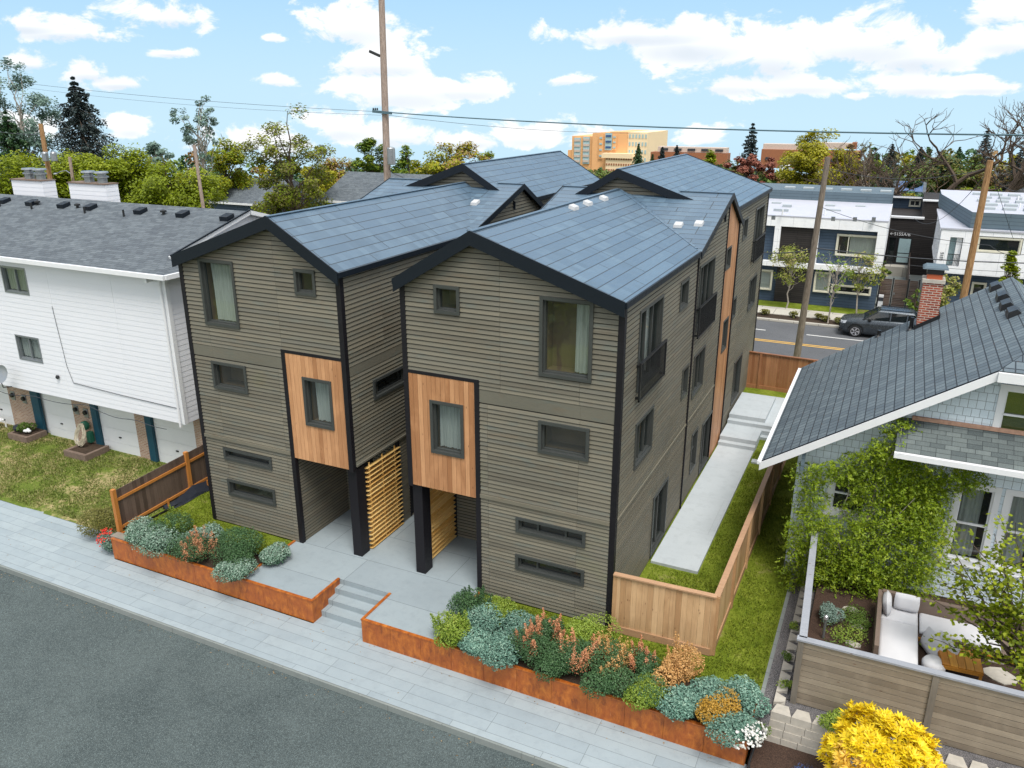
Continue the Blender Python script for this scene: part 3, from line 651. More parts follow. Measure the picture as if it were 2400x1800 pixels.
    bl.ob(SO,17.62,29.25,0,.04,3.09,3.16,.8)
    bl.ob(SI,17.62,38.4,0,.085,3.035,3.095,.9)
    bl.build('belt_board',M['siding'],T)
    # black trim boards
    tr=MB(); ti=-sx
    cx=lambda x,d0,d1:(min(x+d0*sx,x+d1*sx),max(x+d0*sx,x+d1*sx))
    q=cx(xo,-.11,.045); tr.box(q[0],q[1],FY-.045,FY+.11,.0,8.86)
    q=cx(xin,-.045,.11); tr.box(q[0],q[1],FY-.045,FY+.11,2.92,8.86)
    q=cx(xr,-.045,.10); tr.box(q[0],q[1],FY-.044,FY+.10,.0,6.33)
    q=(min(xin+sx*.11,xr-sx*.045),max(xin+sx*.11,xr-sx*.045)); q2=(min(xin+sx*.11,xr+sx*.10),max(xin+sx*.11,xr+sx*.10)); tr.box(q2[0],q2[1],FY-.043,FY+.06,6.331,6.425)
    q=cx(xo,0,.06); tr.box(q[0],q[1],24.86,24.94,.0,8.9); q=cx(xo,0,.075); tr.box(q[0],q[1],31.42,31.52,.0,9.1)
    q=cx(xo,0,.05); tr.box(q[0],q[1],29.255,29.32,.0,10.0); 
    q=cx(xo,-.1,.045); tr.box(q[0],q[1],38.3,38.45,.0,9.5)
    q=cx(xin,-.03,.1); tr.box(q[0],q[1],19.88,19.94,.0,3.03)
    for i in range(0,len(tr.v),8):
        one=MB(); one.v=tr.v[i:i+8]; one.f=[tuple(k-i for k in f) for f in tr.f[i//8*6:i//8*6+6]]; one.r=[.5]*6; one.m=[0]*6; one.build('corner_trim',M['trim'],T)
    # cedar bay on the front
    c=MB(); c0,c1=min(xin+sx*.11,xr-sx*.045),max(xin+sx*.11,xr-sx*.045)
    vboards(c,FF,c0,c1,2.98,lambda u:6.33,[(cw[0]+.02,cw[1]-.02,cw[2]+.02,cw[3]-.02)],.142,.008,.035)
    cp=c.build('cedar_panel',M['cedar'],T)
    c=MB(); vboards(c,FF,c0+.001,c1-.001,2.99,lambda u:6.33,[(cw[0]+.02,cw[1]-.02,cw[2]+.02,cw[3]-.02)],4,.0,.004); c.build('panel_backing',M['backing'],T)
    window(T,FF,*cw,trim=.085,proud=.07,curtain=[((cw[0]+.18 if R_ else cw[0]+.30),cw[1]-.1,0)])
    for q in wins: window(T,FF,*q[:4],**q[4])
    # soffit over the undercroft, post, slatted screen, doors
    s=MB(); s.box(bw0,bw1,17.52,19.94,2.955,3.03); s.build('soffit',M['trim'],T)
    p=MB(); px=(-11.5,-11.19) if R_ else (-13.77,-13.46); p.box(px[0],px[1],17.60,18.02,0.0,2.953); p.build('post',M['trim'],T)
    sc=MB(); xs0=xin; 
    for k in range(19):
        z=.04+k*.152; ya,yb=18.10,19.90
        s0,s1=(xs0-.10,xs0+.10) ; tilt=-.045 if not R_ else .045
        xa,xb=(s0,s1)
        sc.hexa([(xa,ya,z+(.0 if not R_ else 0)+tilt),(xb,ya,z-tilt*.0),(xb,yb,z),(xa,yb,z+tilt),(xa,ya,z+.022+tilt),(xb,ya,z+.022),(xb,yb,z+.022),(xa,yb,z+.022+tilt)])
    for y in (18.3,19.0,19.7): sc.box(xs0-.015,xs0+.015,y-.02,y+.02,0,2.9)
    sc.build('slatted_screen',M['slat'],T)
    d=MB(); dx=dh[0]; d.box(dx[0],dx[1],19.97,20.0,.02,2.3); d.box(dx[0]-.05,dx[0],19.88,20.0,0,2.32); d.box(dx[1],dx[1]+.05,19.88,20.0,0,2.32); dd=d.build('door',M['trim'],T)
    h=MB(); h.tube([(dx[1]-.1,19.93,.9),(dx[1]-.1,19.93,1.25)],.012); h.build('handle',M['metal'],dd)
    d=MB(); q=cx(xin,.02,.06); d.box(q[0],q[1],20.46,21.34,.02,2.6); q=cx(xin,-.05,.02); d.box(q[0],q[1],20.42,20.47,.02,2.66); d.box(q[0],q[1],21.33,21.38,.02,2.66); d.build('door',M['trim'],T)
    if not R_: window(T,SI,18.70,20.53,4.78,5.41,glass='darkglass',mull=[19.0])
    # side windows
    for q in sw:
        kw={}
        if q[4]=='door': kw=dict(mull=[(q[0]+q[1])/2],hmull=[])
        elif q[1]-q[0]>1.3: kw=dict(mull=[q[0]+.36*(q[1]-q[0]),q[0]+.66*(q[1]-q[0])])
        elif q[3]-q[2]>1.3: kw=dict(hmull=[(q[2]+q[3])/2])
        cur=None
        if q[0]==18.75: cur=[(18.88,19.3,0),(19.9,20.25,0)]
        if q[0]==21.2: cur=[(21.9,22.2,0)]
        window(T,SO,*q[:4],trim=.075,proud=.05,curtain=cur,room='darkroom',name='glazed_door' if q[4]=='door' else 'window',**kw)
        if q[4]=='rail':
            r=MB(); ry0,ry1=q[0]-.1,q[1]+.2; zt=7.07 if q[0]<30 else 7.75; zb=6.03 if q[0]<30 else 6.78
            O=lambda u0,u1,n0,n1,z0,z1:r.ob(SO,u0,u1,n0,n1,z0,z1)
            O(ry0,ry1,.10,.16,zt-.045,zt); O(ry0,ry1,.11,.15,zb,zb+.04); 
            for e in (ry0,ry1-.045): O(e,e+.045,.105,.155,zb,zt-.045)
            k=ry0+.1
            while k<ry1-.05: O(k,k+.018,.12,.138,zb+.04,zt-.045); k+=.105
            for e in (ry0+.05,ry1-.12):
                for zz in (zb+.05,zt-.13): O(e,e+.06,.0,.105,zz,zz+.06)
            r.build('balcony_railing',M['blackmetal'],T)
    if R_:
        c=MB(); CH=[(q[0]+.02,q[1]-.02,q[2]+.02,q[3]-.02) for q in cwin]
        vboards(c,SO,29.33,31.40,.02,lambda u:zc(u)-.13,CH,.16,.006,.03); c.build('cedar_strip',M['cedar'],T)
        for q in cwin: window(T,SO,*q,trim=.07,proud=.05,glass='darkglass')
    else:
        c=MB(); vboards(c,SO,29.33,31.40,.02,lambda u:zc(u)-.13,[],.16,.006,.03); c.build('cedar_strip',M['cedar'],T)
    # roofs
    rf=MB(); th=.10
    def slope(p0,p1,p2,p3,t=th):   # quad with thickness downwards, m=0 roof
        P=[Vector(p) for p in (p0,p1,p2,p3)]
        rf.poly(P,.5,0); D=Vector((0,0,-t))
        rf.poly([p+D for p in P][::-1],.5,1)
        for i in range(4):
            j=(i+1)%4; rf.poly([P[i],P[i]+D,P[j]+D,P[j]],.5,1)
    def gable_x(y0,y1,dz,ins=False):
        L0,L1=sorted((xin+sx*.06,xo-sx*.06)) if ins else sorted((ex_i,ex_o)); za,zb=ztop(L0)+dz,ztop(L1)+dz
        slope((L0,y0,za),(xr,y0,RZ+dz),(xr,y1,RZ+dz),(L0,y1,za)); slope((xr,y0,RZ+dz),(L1,y0,zb),(L1,y1,zb),(xr,y1,RZ+dz))
    gable_x(17.30,24.86,0); gable_x(24.86,29.0,0,True); gable_x(28.55,30.5,.70,True); gable_x(30.5,38.6,.70)
    L0,L1=sorted((xin-sx*.17,xo+sx*.13))
    slope((L0,24.75,8.895),(L1,24.75,8.895),(L1,29.2,10.235),(L0,29.2,10.235)); slope((L0,29.2,10.235),(L1,29.2,10.235),(L1,31.6,9.0),(L0,31.6,9.0))
    roof=rf.build('roof',[M['roof'],M['fascia']],T)
    # ridge caps and eave flashing
    rc=MB()
    for (p,q) in (((xr,17.3,RZ+.01),(xr,28.7,RZ+.01)),((xr,28.55,RZ+.71),(xr,38.6,RZ+.71)),((L0,29.2,10.245),(L1,29.2,10.245))): rc.beam(p,q,.14,.02)
    vy=lambda f:(xo+(xr-xo)*f,24.85+(28.75-24.85)*f,8.93+(10.27-8.93)*f+.012)
    rc.beam(vy(.02),vy(.98),.10,.02); rc.build('ridge_cap',M['roof'],roof)
    fa=MB(); 
    def rake(y,dz,h,thk,xa=None,xb=None):
        for (x0,x1) in ((ex_i,xr),(xr,ex_o)):
            z0=RZ if x0==xr else EZ; z1=RZ if x1==xr else EZ
            if x0>x1: x0,x1,z0,z1=x1,x0,z1,z0
            e=.025; P=[(x0,y,z0+dz+e-h),(x1,y,z1+dz+e-h),(x1,y+thk,z1+dz+e-h),(x0,y+thk,z0+dz+e-h),(x0,y,z0+dz+e),(x1,y,z1+dz+e),(x1,y+thk,z1+dz+e),(x0,y+thk,z0+dz+e)]
            fa.hexa(P)
    rake(17.26,0,.36,.04); rake(28.51,.70,.30,.04)
    rake(38.6,.70,.2,.04)
    for xx in (L0-.03 if not R_ else L0-.03, L1):
        for (y0,z0,y1,z1) in ((24.7,8.885,29.2,10.25),(29.2,10.25,31.65,8.985)):
            hh=.20 if xx<-14 or xx in (L0-.03,L1) else .2
            fa.hexa([(xx,y0,z0-hh),(xx+.03,y0,z0-hh),(xx+.03,y1,z1-hh),(xx,y1,z1-hh),(xx,y0,z0+.01),(xx+.03,y0,z0+.01),(xx+.03,y1,z1+.01),(xx,y1,z1+.01)])
    for (xx,y0,y1,z) in ((ex_i,17.3,24.8,EZ),(ex_o,17.3,24.8,EZ),(ex_i,30.5,38.6,EZ+.7),(ex_o,30.5,38.6,EZ+.7)):
        s_=1 if xx>xr else -1; q=sorted((xx,xx+s_*.05)); fa.box(q[0],q[1],y0,y1,z-.14,z+.008)
    fa.build('fascia',M['fascia'],T)
    # skylights and vents on the roof
    def roofz(x): return ztop(x)
    def unit(x,y,ax,ay,h,front=False):
        k=MB(); 
        if front: z=8.895+(y-24.75)*(10.235-8.895)/4.45; k.hexa([(x-ax,y-ay,z-ay*.3),(x+ax,y-ay,z-ay*.3),(x+ax,y+ay,z+ay*.3),(x-ax,y+ay,z+ay*.3),(x-ax*.9,y-ay*.9,z-ay*.27+h),(x+ax*.9,y-ay*.9,z-ay*.27+h),(x+ax*.9,y+ay*.9,z+ay*.27+h),(x-ax*.9,y+ay*.9,z+ay*.27+h)],.5,0)
        else:
            za,zb=roofz(x-ax),roofz(x+ax); k.hexa([(x-ax,y-ay,za),(x+ax,y-ay,zb),(x+ax,y+ay,zb),(x-ax,y+ay,za),(x-ax*.9,y-ay*.9,za+h),(x+ax*.9,y-ay*.9,zb+h),(x+ax*.9,y+ay*.9,zb+h),(x-ax*.9,y+ay*.9,za+h)],.5,0)
        k.build('roof_vent',M['ventwhite'],T)
    if R_:
        for (px_,py_) in ((1252,511),(1295,500),(1334,487)):
            P=at(px_,py_,z=9.97); unit(-9.0,P[1]+1.15,.10,.21,.10)
        for (px_,py_) in ((1590,526),(1638,527)):
            P=at(px_,py_,z=9.45); unit(P[0],P[1],.14,.14,.09,True)
    else:
        P=at(1114,494,z=9.38); unit(P[0],P[1],.13,.16,.10,True)
    return T
TR=townhouse(1,'right dark timber townhouse with black balcony railings down its long open side')
TL=townhouse(-1,'left dark timber townhouse nearest the white apartment block')

# ------------------------------------------------------------------ foliage
def quads_to_obj(name,P,rnd,mats,mi=None,parent=None,base=None,extra=None):
    """P: (n,4,3) array of leaf quads; extra: an MB with stems"""
    n=len(P); V=P.reshape(-1,3); F=np.arange(n*4).reshape(-1,4)
    me=bpy.data.meshes.new(name)
    if extra is not None:
        ev=np.array(extra.v).reshape(-1,3); 
    org=np.array(WLOC[parent.name]) if parent is not None else np.array(base,dtype=float)
    me.vertices.add(len(V)); me.vertices.foreach_set('co',(V-org).astype(np.float32).ravel())
    me.loops.add(n*4); me.loops.foreach_set('vertex_index',F.ravel().astype(np.int32))
    me.polygons.add(n); me.polygons.foreach_set('loop_start',(np.arange(n)*4).astype(np.int32))
    try: me.polygons.foreach_set('loop_total',np.full(n,4,dtype=np.int32))
    except Exception: pass
    me.update(calc_edges=True)
    if not isinstance(mats,(list,tuple)): mats=[mats]
    for m in mats: me.materials.append(m)
    a=me.attributes.new('rnd','FLOAT','FACE'); a.data.foreach_set('value',np.clip(rnd,0,1).astype(np.float32))
    if mi is not None: me.polygons.foreach_set('material_index',mi.astype(np.int32))
    me.update()
    o=bpy.data.objects.new(name,me); COL.objects.link(o)
    if parent is not None: o.parent=parent
    else: o.location=org.tolist()
    WLOC[o.name]=tuple(org); return o
def unitv(n,rng): v=rng.normal(size=(n,3)); return v/np.linalg.norm(v,axis=1)[:,None]
def leaves(C,L,rng,up=.5,out=None,aspect=.5):
    """diamond leaves centred at C with length L; normals biased up / outwards"""
    n=len(C); nrm=unitv(n,rng); nrm[:,2]=np.abs(nrm[:,2])*1.0+up
    if out is not None: nrm+=out
    nrm/=np.linalg.norm(nrm,axis=1)[:,None]
    a=np.cross(nrm,unitv(n,rng)); a/=np.linalg.norm(a,axis=1)[:,None]+1e-9; b=np.cross(nrm,a)
    L=np.broadcast_to(L,(n,))[:,None]
    return np.stack([C-a*L*.5,C+b*L*aspect*.5+a*L*.06,C+a*L*.5,C-b*L*aspect*.5+a*L*.06],1)
LEAF={
 'teal':leafmat('blue_green_leaves',[(.012,.040,.030),(.050,.125,.092),(.115,.235,.178),(.22,.37,.29),(.42,.54,.42)],.55,.15),
 'silver':leafmat('silvery_leaves',[(.012,.038,.018),(.045,.110,.060),(.13,.23,.16),(.28,.39,.31),(.50,.57,.49)],.55,.15),
 'dark':leafmat('dark_green_leaves',[(.012,.034,.012),(.032,.082,.030),(.062,.135,.050),(.12,.21,.085)],.5,.15),
 'lime':leafmat('yellow_green_leaves',[(.050,.095,.012),(.130,.220,.022),(.26,.36,.045),(.44,.50,.12)],.5,.25),
 'rust':leafmat('coppery_leaves',[(.18,.065,.030),(.48,.185,.085),(.68,.32,.165),(.80,.47,.27)],.5,.2),
 'gold':leafmat('golden_leaves',[(.14,.085,.012),(.34,.19,.020),(.50,.28,.035),(.60,.38,.08)],.5,.2),
 'orange':leafmat('orange_tan_leaves',[(.18,.09,.028),(.48,.25,.085),(.66,.38,.14),(.75,.50,.22)],.5,.2),
 'white':leafmat('white_petals',[(.55,.55,.50),(.85,.85,.82)],.5,.2),
 'red':leafmat('red_petals',[(.45,.012,.015),(.75,.03,.02),(.80,.10,.04)],.5,.2),
 'yellow':leafmat('bright_yellow_leaves',[(.42,.28,.004),(.80,.56,.008),(.92,.70,.018),(.95,.80,.09)],.45,.25),
 'peach':leafmat('peach_orange_leaves',[(.65,.36,.02),(.88,.55,.06),(.93,.64,.16)],.45,.25),
 'vine':leafmat('fresh_vine_leaves',[(.06,.11,.008),(.16,.25,.012),(.28,.38,.020),(.44,.52,.05)],.45,.35),
 'spring':leafmat('bright_spring_leaves',[(.065,.100,.004),(.155,.215,.006),(.26,.32,.010),(.38,.42,.03)],.5,.35),
 'mid':leafmat('mid_green_leaves',[(.030,.065,.010),(.070,.135,.020),(.125,.205,.032),(.21,.29,.06)],.5,.3),
 'olive':leafmat('olive_brown_leaves',[(.06,.06,.018),(.12,.12,.028),(.19,.185,.040),(.27,.25,.07)],.5,.3),
 'conifer':leafmat('blue_black_needles',[(.010,.018,.020),(.022,.036,.038),(.040,.060,.058),(.070,.092,.080)],.6,.05),
 'greyleaf':leafmat('grey_green_leaves',[(.055,.095,.070),(.12,.20,.155),(.22,.32,.27),(.36,.45,.41)],.5,.25),
 'yellowgreen':leafmat('yellow_green_spring_leaves',[(.11,.11,.008),(.25,.24,.010),(.38,.36,.016),(.50,.46,.05)],.5,.35),
 'redbud':leafmat('reddish_buds',[(.12,.040,.025),(.26,.085,.055),(.36,.15,.10)],.6,.2),
 'tan':leafmat('tan_brown_buds',[(.13,.08,.032),(.28,.17,.07),(.40,.27,.13)],.6,.2),
 'burgundy':leafmat('burgundy_leaves',[(.05,.004,.012),(.14,.012,.03),(.24,.02,.06)],.5,.25),
 'pinkgreen':leafmat('blossom_leaves',[(.10,.13,.02),(.20,.26,.03),(.33,.34,.07),(.62,.42,.38)],.5,.3),
 'blue':leafmat('small_blue_flowers',[(.02,.045,.02),(.04,.08,.05),(.05,.10,.30),(.14,.22,.62)],.5,.2),
 'grass':leafmat('grass_blades',[(.050,.080,.006),(.135,.185,.012),(.24,.29,.022),(.38,.41,.07)],.6,.35),
 'drygrass':leafmat('dry_grass_blades',[(.06,.10,.015),(.16,.21,.035),(.30,.30,.10),(.48,.38,.22)],.6,.3),
}
def shrub(name,label,x,y,z,R,H,kind,top=None,spikes=0,n=2600,L=.05,cat='shrub',group='shrubs in the rusty planters',flowers=None,seed=0,squash=1.0,trail=True):
    rng=np.random.default_rng(seed or int(abs(x*97+y*131))%9973)
    # irregular dome: a few lobes
    k=5; lc=np.stack([rng.normal(0,.34*R,k),rng.normal(0,.34*R*squash,k),np.full(k,H*.5)],1); lc[0,:2]=0; lr=rng.uniform(.55,.78,k)
    which=rng.integers(0,k,n); d=unitv(n,rng); d[:,2]=np.where(rng.random(n)<.72,np.abs(d[:,2]),-np.abs(d[:,2])*.85)
    rad=rng.uniform(.80,1.02,n)**1.0; rad*=1+.10*np.sin(d[:,0]*9+which)*np.cos(d[:,1]*11+d[:,2]*7)
    P=lc[which]+d*rad[:,None]*lr[which][:,None]*np.array([R,R*squash,H*.62]); P[:,2]=np.where(P[:,2]<.02,.02+.1*rng.random(n),P[:,2])
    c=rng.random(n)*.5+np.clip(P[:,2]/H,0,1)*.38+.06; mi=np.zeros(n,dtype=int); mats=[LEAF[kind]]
    Q=[leaves(P,rng.uniform(.7,1.25,n)*L,rng,.35,d*.6,.55)]; CC=[c]; MI=[mi]
    if top:
        mats.append(LEAF[top]); ns=spikes or 14; per=max(30,int(n*.7/ns))
        for j in range(ns):
            a=rng.uniform(0,6.28); rr=R*rng.uniform(.05,.75); bx=np.array([math.cos(a)*rr,math.sin(a)*rr*squash,H*.45]); tipd=np.array([math.cos(a)*.5*rr/R,math.sin(a)*.5*rr/R,1.0]); tipd/=np.linalg.norm(tipd); ln=H*rng.uniform(.45,.8)
            t=rng.random(per); pos=bx+tipd*(t*ln)[:,None]+rng.normal(0,1,(per,3))*(.055*R*2*(1.15-t))[:,None]*np.array([1,1,.6])
            Q.append(leaves(pos,rng.uniform(.6,1.1,per)*L*.85,rng,.3,None,.6)); CC.append(rng.random(per)*.7+.25*t); MI.append(np.ones(per,dtype=int))
    if flowers:
        fk,nf,reg=flowers; mats.append(LEAF[fk]); ids=len(mats)-1
        d=unitv(nf,rng); d[:,2]=np.abs(d[:,2])+.05 if fk=='red' else np.abs(d[:,2])-.35; d[:,0]=d[:,0]*.6+reg[0]; d[:,1]=d[:,1]*.6+reg[1]; d/=np.linalg.norm(d,axis=1)[:,None]
        P=np.array([0,0,H*.42])+d*(.95+.12*rng.random((nf,1)))*np.array([R*.92,R*.92,H*.6]); P=P[rng.random(nf)<.999]
        for q in range(2):
            Q.append(leaves(P+rng.normal(0,.012,P.shape),np.full(len(P),L*1.0),rng,.4,d*.9,.9)); CC.append(rng.random(len(P))); MI.append(np.full(len(P),ids))
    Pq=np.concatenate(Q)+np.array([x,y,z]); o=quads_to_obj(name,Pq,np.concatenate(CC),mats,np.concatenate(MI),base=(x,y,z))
    tag(o,label,cat,group); return o
G_=lambda px,py,z=.05:at(px,py,z=z)
SH=[ # left planter
 ('flowering_shrub','low silver leaved shrub at the far left end of the left planter',(-20.55,15.55),.50,.62,'silver',None,{}),
 ('flowering_shrub','large silver leaved shrub spilling over the rim, second from the left end',(-19.35,15.40),.62,.70,'silver',None,{}),
 ('leafy_shrub','green shrub with yellow flecks beside the old brown fence, back of the left planter',(-19.75,16.15),.62,.70,'dark','lime',dict(spikes=10)),
 ('leafy_shrub','grey lavender like shrub behind the coppery shrub in the left planter',(-18.45,16.05),.50,.62,'silver',None,{}),
 ('barberry_shrub','coppery red tipped shrub, the only one in the left planter',(-17.85,15.45),.66,.72,'dark','rust',dict(spikes=22)),
 ('evergreen_shrub','big dark green shrub behind the coppery one in the left planter',(-17.15,16.1),.78,.95,'dark',None,dict(n=3600)),
 ('evergreen_shrub','dark green shrub on the right side of the left planter near the patio',(-16.55,15.75),.60,.70,'dark',None,{}),
 ('flowering_shrub','pale silver green mound hanging over the left planter rim nearest the steps',(-16.25,15.30),.56,.55,'silver',None,{}),
 ('flowering_shrub','pale silver mound beside the patio edge at the back of the left planter',(-15.75,16.25),.46,.55,'silver',None,{}),
 # right planter
 ('evergreen_shrub','dark green upright shrub at the patio corner of the right planter, nearest the house',(-8.95,16.35),.50,.72,'dark','dark',dict(spikes=12)),
 ('leafy_shrub','yellow green shrub second from the house corner at the back of the right planter',(-8.22,16.35),.48,.60,'lime',None,{}),
 ('leafy_shrub','upright yellow green shrub at the left front end of the right planter',(-8.90,15.28),.48,.75,'lime','lime',dict(spikes=9)),
 ('flowering_shrub','blue green mound behind the upright yellow green shrub',(-8.35,15.85),.50,.62,'teal',None,{}),
 ('flowering_shrub','blue green mound overhanging the rim, left of its larger neighbour',(-8.10,15.20),.50,.60,'teal',None,{}),
 ('flowering_shrub','largest blue green mound with pale trailing tips, left part of the right planter',(-7.45,15.25),.60,.66,'teal',None,dict(n=3400)),
 ('flowering_shrub','round blue green mound at the lawn edge behind the first coppery shrub',(-7.25,16.15),.54,.60,'teal',None,{}),
 ('barberry_shrub','first coppery pink shrub from the left in the right planter, above a dark green base',(-6.78,15.45),.50,.85,'dark','rust',dict(spikes=16)),
 ('barberry_shrub','coppery shrub nearest the lawn beside the round blue green mound',(-6.55,16.15),.46,.78,'dark','rust',dict(spikes=14)),
 ('evergreen_shrub','dark green shrub between two coppery shrubs at the front rim',(-6.10,15.25),.50,.72,'dark',None,{}),
 ('leafy_shrub','pale yellow green shrub at the lawn edge in the middle of the right planter',(-5.75,16.25),.62,.85,'lime',None,dict(n=3000)),
 ('barberry_shrub','large coppery shrub in the middle of the right planter',(-5.60,15.55),.56,.85,'dark','rust',dict(spikes=20)),
 ('barberry_shrub','widest coppery orange shrub, right of the middle of the right planter',(-4.95,15.70),.66,.80,'dark','orange',dict(spikes=30)),
 ('evergreen_shrub','dark blue green shrub spilling forward right of the bare length of rim',(-4.35,15.25),.58,.72,'dark',None,dict(n=3000)),
 ('barberry_shrub','small coppery shrub behind the dark blue green one',(-4.05,16.05),.40,.72,'dark','rust',dict(spikes=12)),
 ('leafy_shrub','bright yellow green shrub spilling over the front rim right of the dark one',(-3.72,15.25),.52,.62,'lime',None,dict(n=3000)),
 ('barberry_shrub','tan orange upright shrub at the lawn edge near the right fence post',(-3.25,16.05),.42,.90,'orange','orange',dict(spikes=14)),
 ('flowering_shrub','blue green mound over the front rim, right of the yellow green shrub',(-3.05,15.20),.54,.60,'teal',None,dict(n=3000)),
 ('flowering_shrub','blue green mound left of the golden ball shaped shrub',(-2.40,15.75),.48,.66,'teal',None,{}),
 ('golden_shrub','golden yellow ball shaped shrub near the right end of the right planter',(-2.15,15.35),.42,.66,'gold',None,{}),
 ('flowering_shrub','blue green mound at the back corner of the right end, behind the golden shrub',(-1.75,16.10),.50,.56,'teal',None,{}),
 ('flowering_shrub','blue green mound covered with white flowers at the right end of the planter',(-1.55,15.15),.50,.52,'teal',None,dict(flowers=('white',130,(.45,-.40)))),
]
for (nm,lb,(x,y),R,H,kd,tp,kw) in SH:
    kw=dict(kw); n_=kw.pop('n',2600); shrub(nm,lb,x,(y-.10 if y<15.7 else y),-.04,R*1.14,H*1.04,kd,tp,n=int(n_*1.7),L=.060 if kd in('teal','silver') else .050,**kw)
OB=at(232,1262,z=-.68)
shrub('leafy_shrub','olive green bush on the pavement edge left of the old brown fence',OB[0],OB[1]+.2,-.72,.78,1.12,'olive',None,n=6000,L=.055,group='shrubs beside the pavement')
shrub('flowering_shrub','small red flowered plant at the left end of the left planter',-21.78,15.25,-.72,.40,.85,'silver',None,n=2600,L=.055,flowers=('red',110,(.0,-.15)),cat='flowers',group='shrubs beside the pavement')

# ------------------------------------------------------------------ fences
def board_fence(label,p,q,h,mat,matr,postm=None,z0=0,z1=0,pitch=.14,cap=True,bottom=True,posts=2.4,side=1,rail=(),postw=.10,name='board_fence',cat='fence',group=None,t=.02,rail_side=1,hh=None):
    p=Vector((p[0],p[1],0)); q=Vector((q[0],q[1],0)); d=(q-p); Ln=d.length; d.normalize(); nr=Vector((d.y,-d.x,0))*side
    F=((p.x,p.y,0),(d.x,d.y),(nr.x,nr.y)); gz_=lambda u:z0+(z1-z0)*u/Ln
    T=empty(name,(p.x,p.y,z0),label,cat,group)
    b=MB(); u=0.0
    while u<Ln-.01:
        a,e=u+.002,min(u+pitch-.002,Ln); b.ob(F,a,e,-t/2,t/2,gz_(u)+.03,gz_(u)+h-.02+random.uniform(-.003,.003)); u+=pitch
    b.build('board_panel',mat,T)
    if cap: c=MB(); c.ob(F,-.03,Ln+.03,-.07,.07,0,.03) ; 
    if cap:
        c=MB(); g=lambda u,n,z:(p.x+d.x*u+nr.x*n,p.y+d.y*u+nr.y*n,z)
        c.hexa([g(-.04,.075,z0+h),g(Ln+.04,.075,z1+h),g(Ln+.04,-.075,z1+h),g(-.04,-.075,z0+h),g(-.04,.075,z0+h+.035),g(Ln+.04,.075,z1+h+.035),g(Ln+.04,-.075,z1+h+.035),g(-.04,-.075,z0+h+.035)]); c.build('cap_rail',matr,T)
    g=lambda u,n,z:(p.x+d.x*u+nr.x*n,p.y+d.y*u+nr.y*n,z)
    if bottom:
        c=MB(); c.hexa([g(.0,.045,z0),g(Ln,.045,z1),g(Ln,.012,z1),g(0,.012,z0),g(0,.045,z0+.20),g(Ln,.045,z1+.20),g(Ln,.012,z1+.20),g(0,.012,z0+.20)]); c.build('kickboard',matr,T)
    for rz in rail:
        c=MB(); s_=rail_side; a_,b_=sorted((.012*s_,.055*s_)); c.hexa([g(0,b_,z0+rz),g(Ln,b_,z1+rz),g(Ln,a_,z1+rz),g(0,a_,z0+rz),g(0,b_,z0+rz+.09),g(Ln,b_,z1+rz+.09),g(Ln,a_,z1+rz+.09),g(0,a_,z0+rz+.09)]); c.build('rail',matr,T)
    k=max(1,int(round(Ln/posts))); 
    for i in range(k+1):
        u=Ln*i/k; c=MB(); off=.03*rail_side; c.ob(F,u-postw/2,u+postw/2,-postw/2+off,postw/2+off,gz_(u),gz_(u)+(hh or h)); c.build('post',postm or matr,T)
    return T
board_fence('new pale cedar fence across the side yard beside the right house front corner',(-5.30,17.42),(-2.76,17.52),1.72,M['fencecedar'],M['fencecedarh'],M['fencecedar'],z0=-.02,z1=-.02,pitch=.145,posts=2.6,group='cedar fences round the side yard',rail_side=-1)
board_fence('long pale cedar fence running back between the side lawn and the grey roofed house',(-2.72,17.58),(-2.66,31.0),1.70,M['fencecedar'],M['fencecedarh'],M['fencecedar'],z0=-.02,z1=-.02,pitch=.145,posts=2.25,group='cedar fences round the side yard',rail_side=1)
board_fence('orange cedar fence at the back of the lot along the far street',(-7.2,37.45),(2.2,37.25),1.75,M['rearfence'],M['rearfence'],None,z0=.46,z1=.40,pitch=.13,posts=2.4,group='cedar fences round the side yard',side=1,rail_side=1)
board_fence('old brown board fence with orange rail between the patchy lawn and the left house',(-21.55,15.50),(-21.45,24.5),1.50,M['oldfence'],M['orangewood'],M['orangewood'],z0=-.04,z1=.3,pitch=.15,cap=False,bottom=False,rail=(1.10,.12),posts=2.95,side=1,rail_side=1,postw=.13,hh=1.56)
b=MB(); 
pts=[(-21.40,17.2,-.1),(-21.32,17.6,-.08),(-21.33,18.1,.0),(-21.36,18.5,.10),(-21.30,19.0,.04),(-21.33,19.6,.14),(-21.28,20.4,.10)]
for i in range(len(pts)-1):
    a,c=pts[i],pts[i+1]
    b.poly([(a[0]-.03,a[1],a[2]+.25),(c[0]-.03,c[1],c[2]+.25),(c[0]+.16,c[1],c[2]+.02),(a[0]+.16,a[1],a[2]+.02)]); b.poly([(a[0]+.16,a[1],a[2]+.02),(c[0]+.16,c[1],c[2]+.02),(c[0]+.22,c[1],0),(a[0]+.22,a[1],0)])
    b.poly([(a[0]-.05,a[1],0),(c[0]-.05,c[1],0),(c[0]-.03,c[1],c[2]+.25),(a[0]-.03,a[1],a[2]+.25)])
tag(b.build('plastic_sheet',M['membrane']),'crumpled black plastic sheet lying along the foot of the old brown fence','sheet')
for k,(x,y) in enumerate([(-21.33,17.35),(-21.22,19.05),(-21.12,20.1)]):
    b=MB(); b.box(x-.025,x+.025,y-.025,y+.025,0,.36); tag(b.build('wooden_stake',M['orangewood']),['short wooden stake at the near end of the black plastic sheet','short wooden stake in the middle of the black plastic sheet','short wooden stake beside the corner of the left house'][k],'stake','stakes along the old fence')
b=MB(); b.box(-21.50,-20.85,15.12,15.40,-.02,.055); tag(b.build('timber_plank',M['weatheredv']),'brown timber plank lying on the planter end below the old fence post','plank')
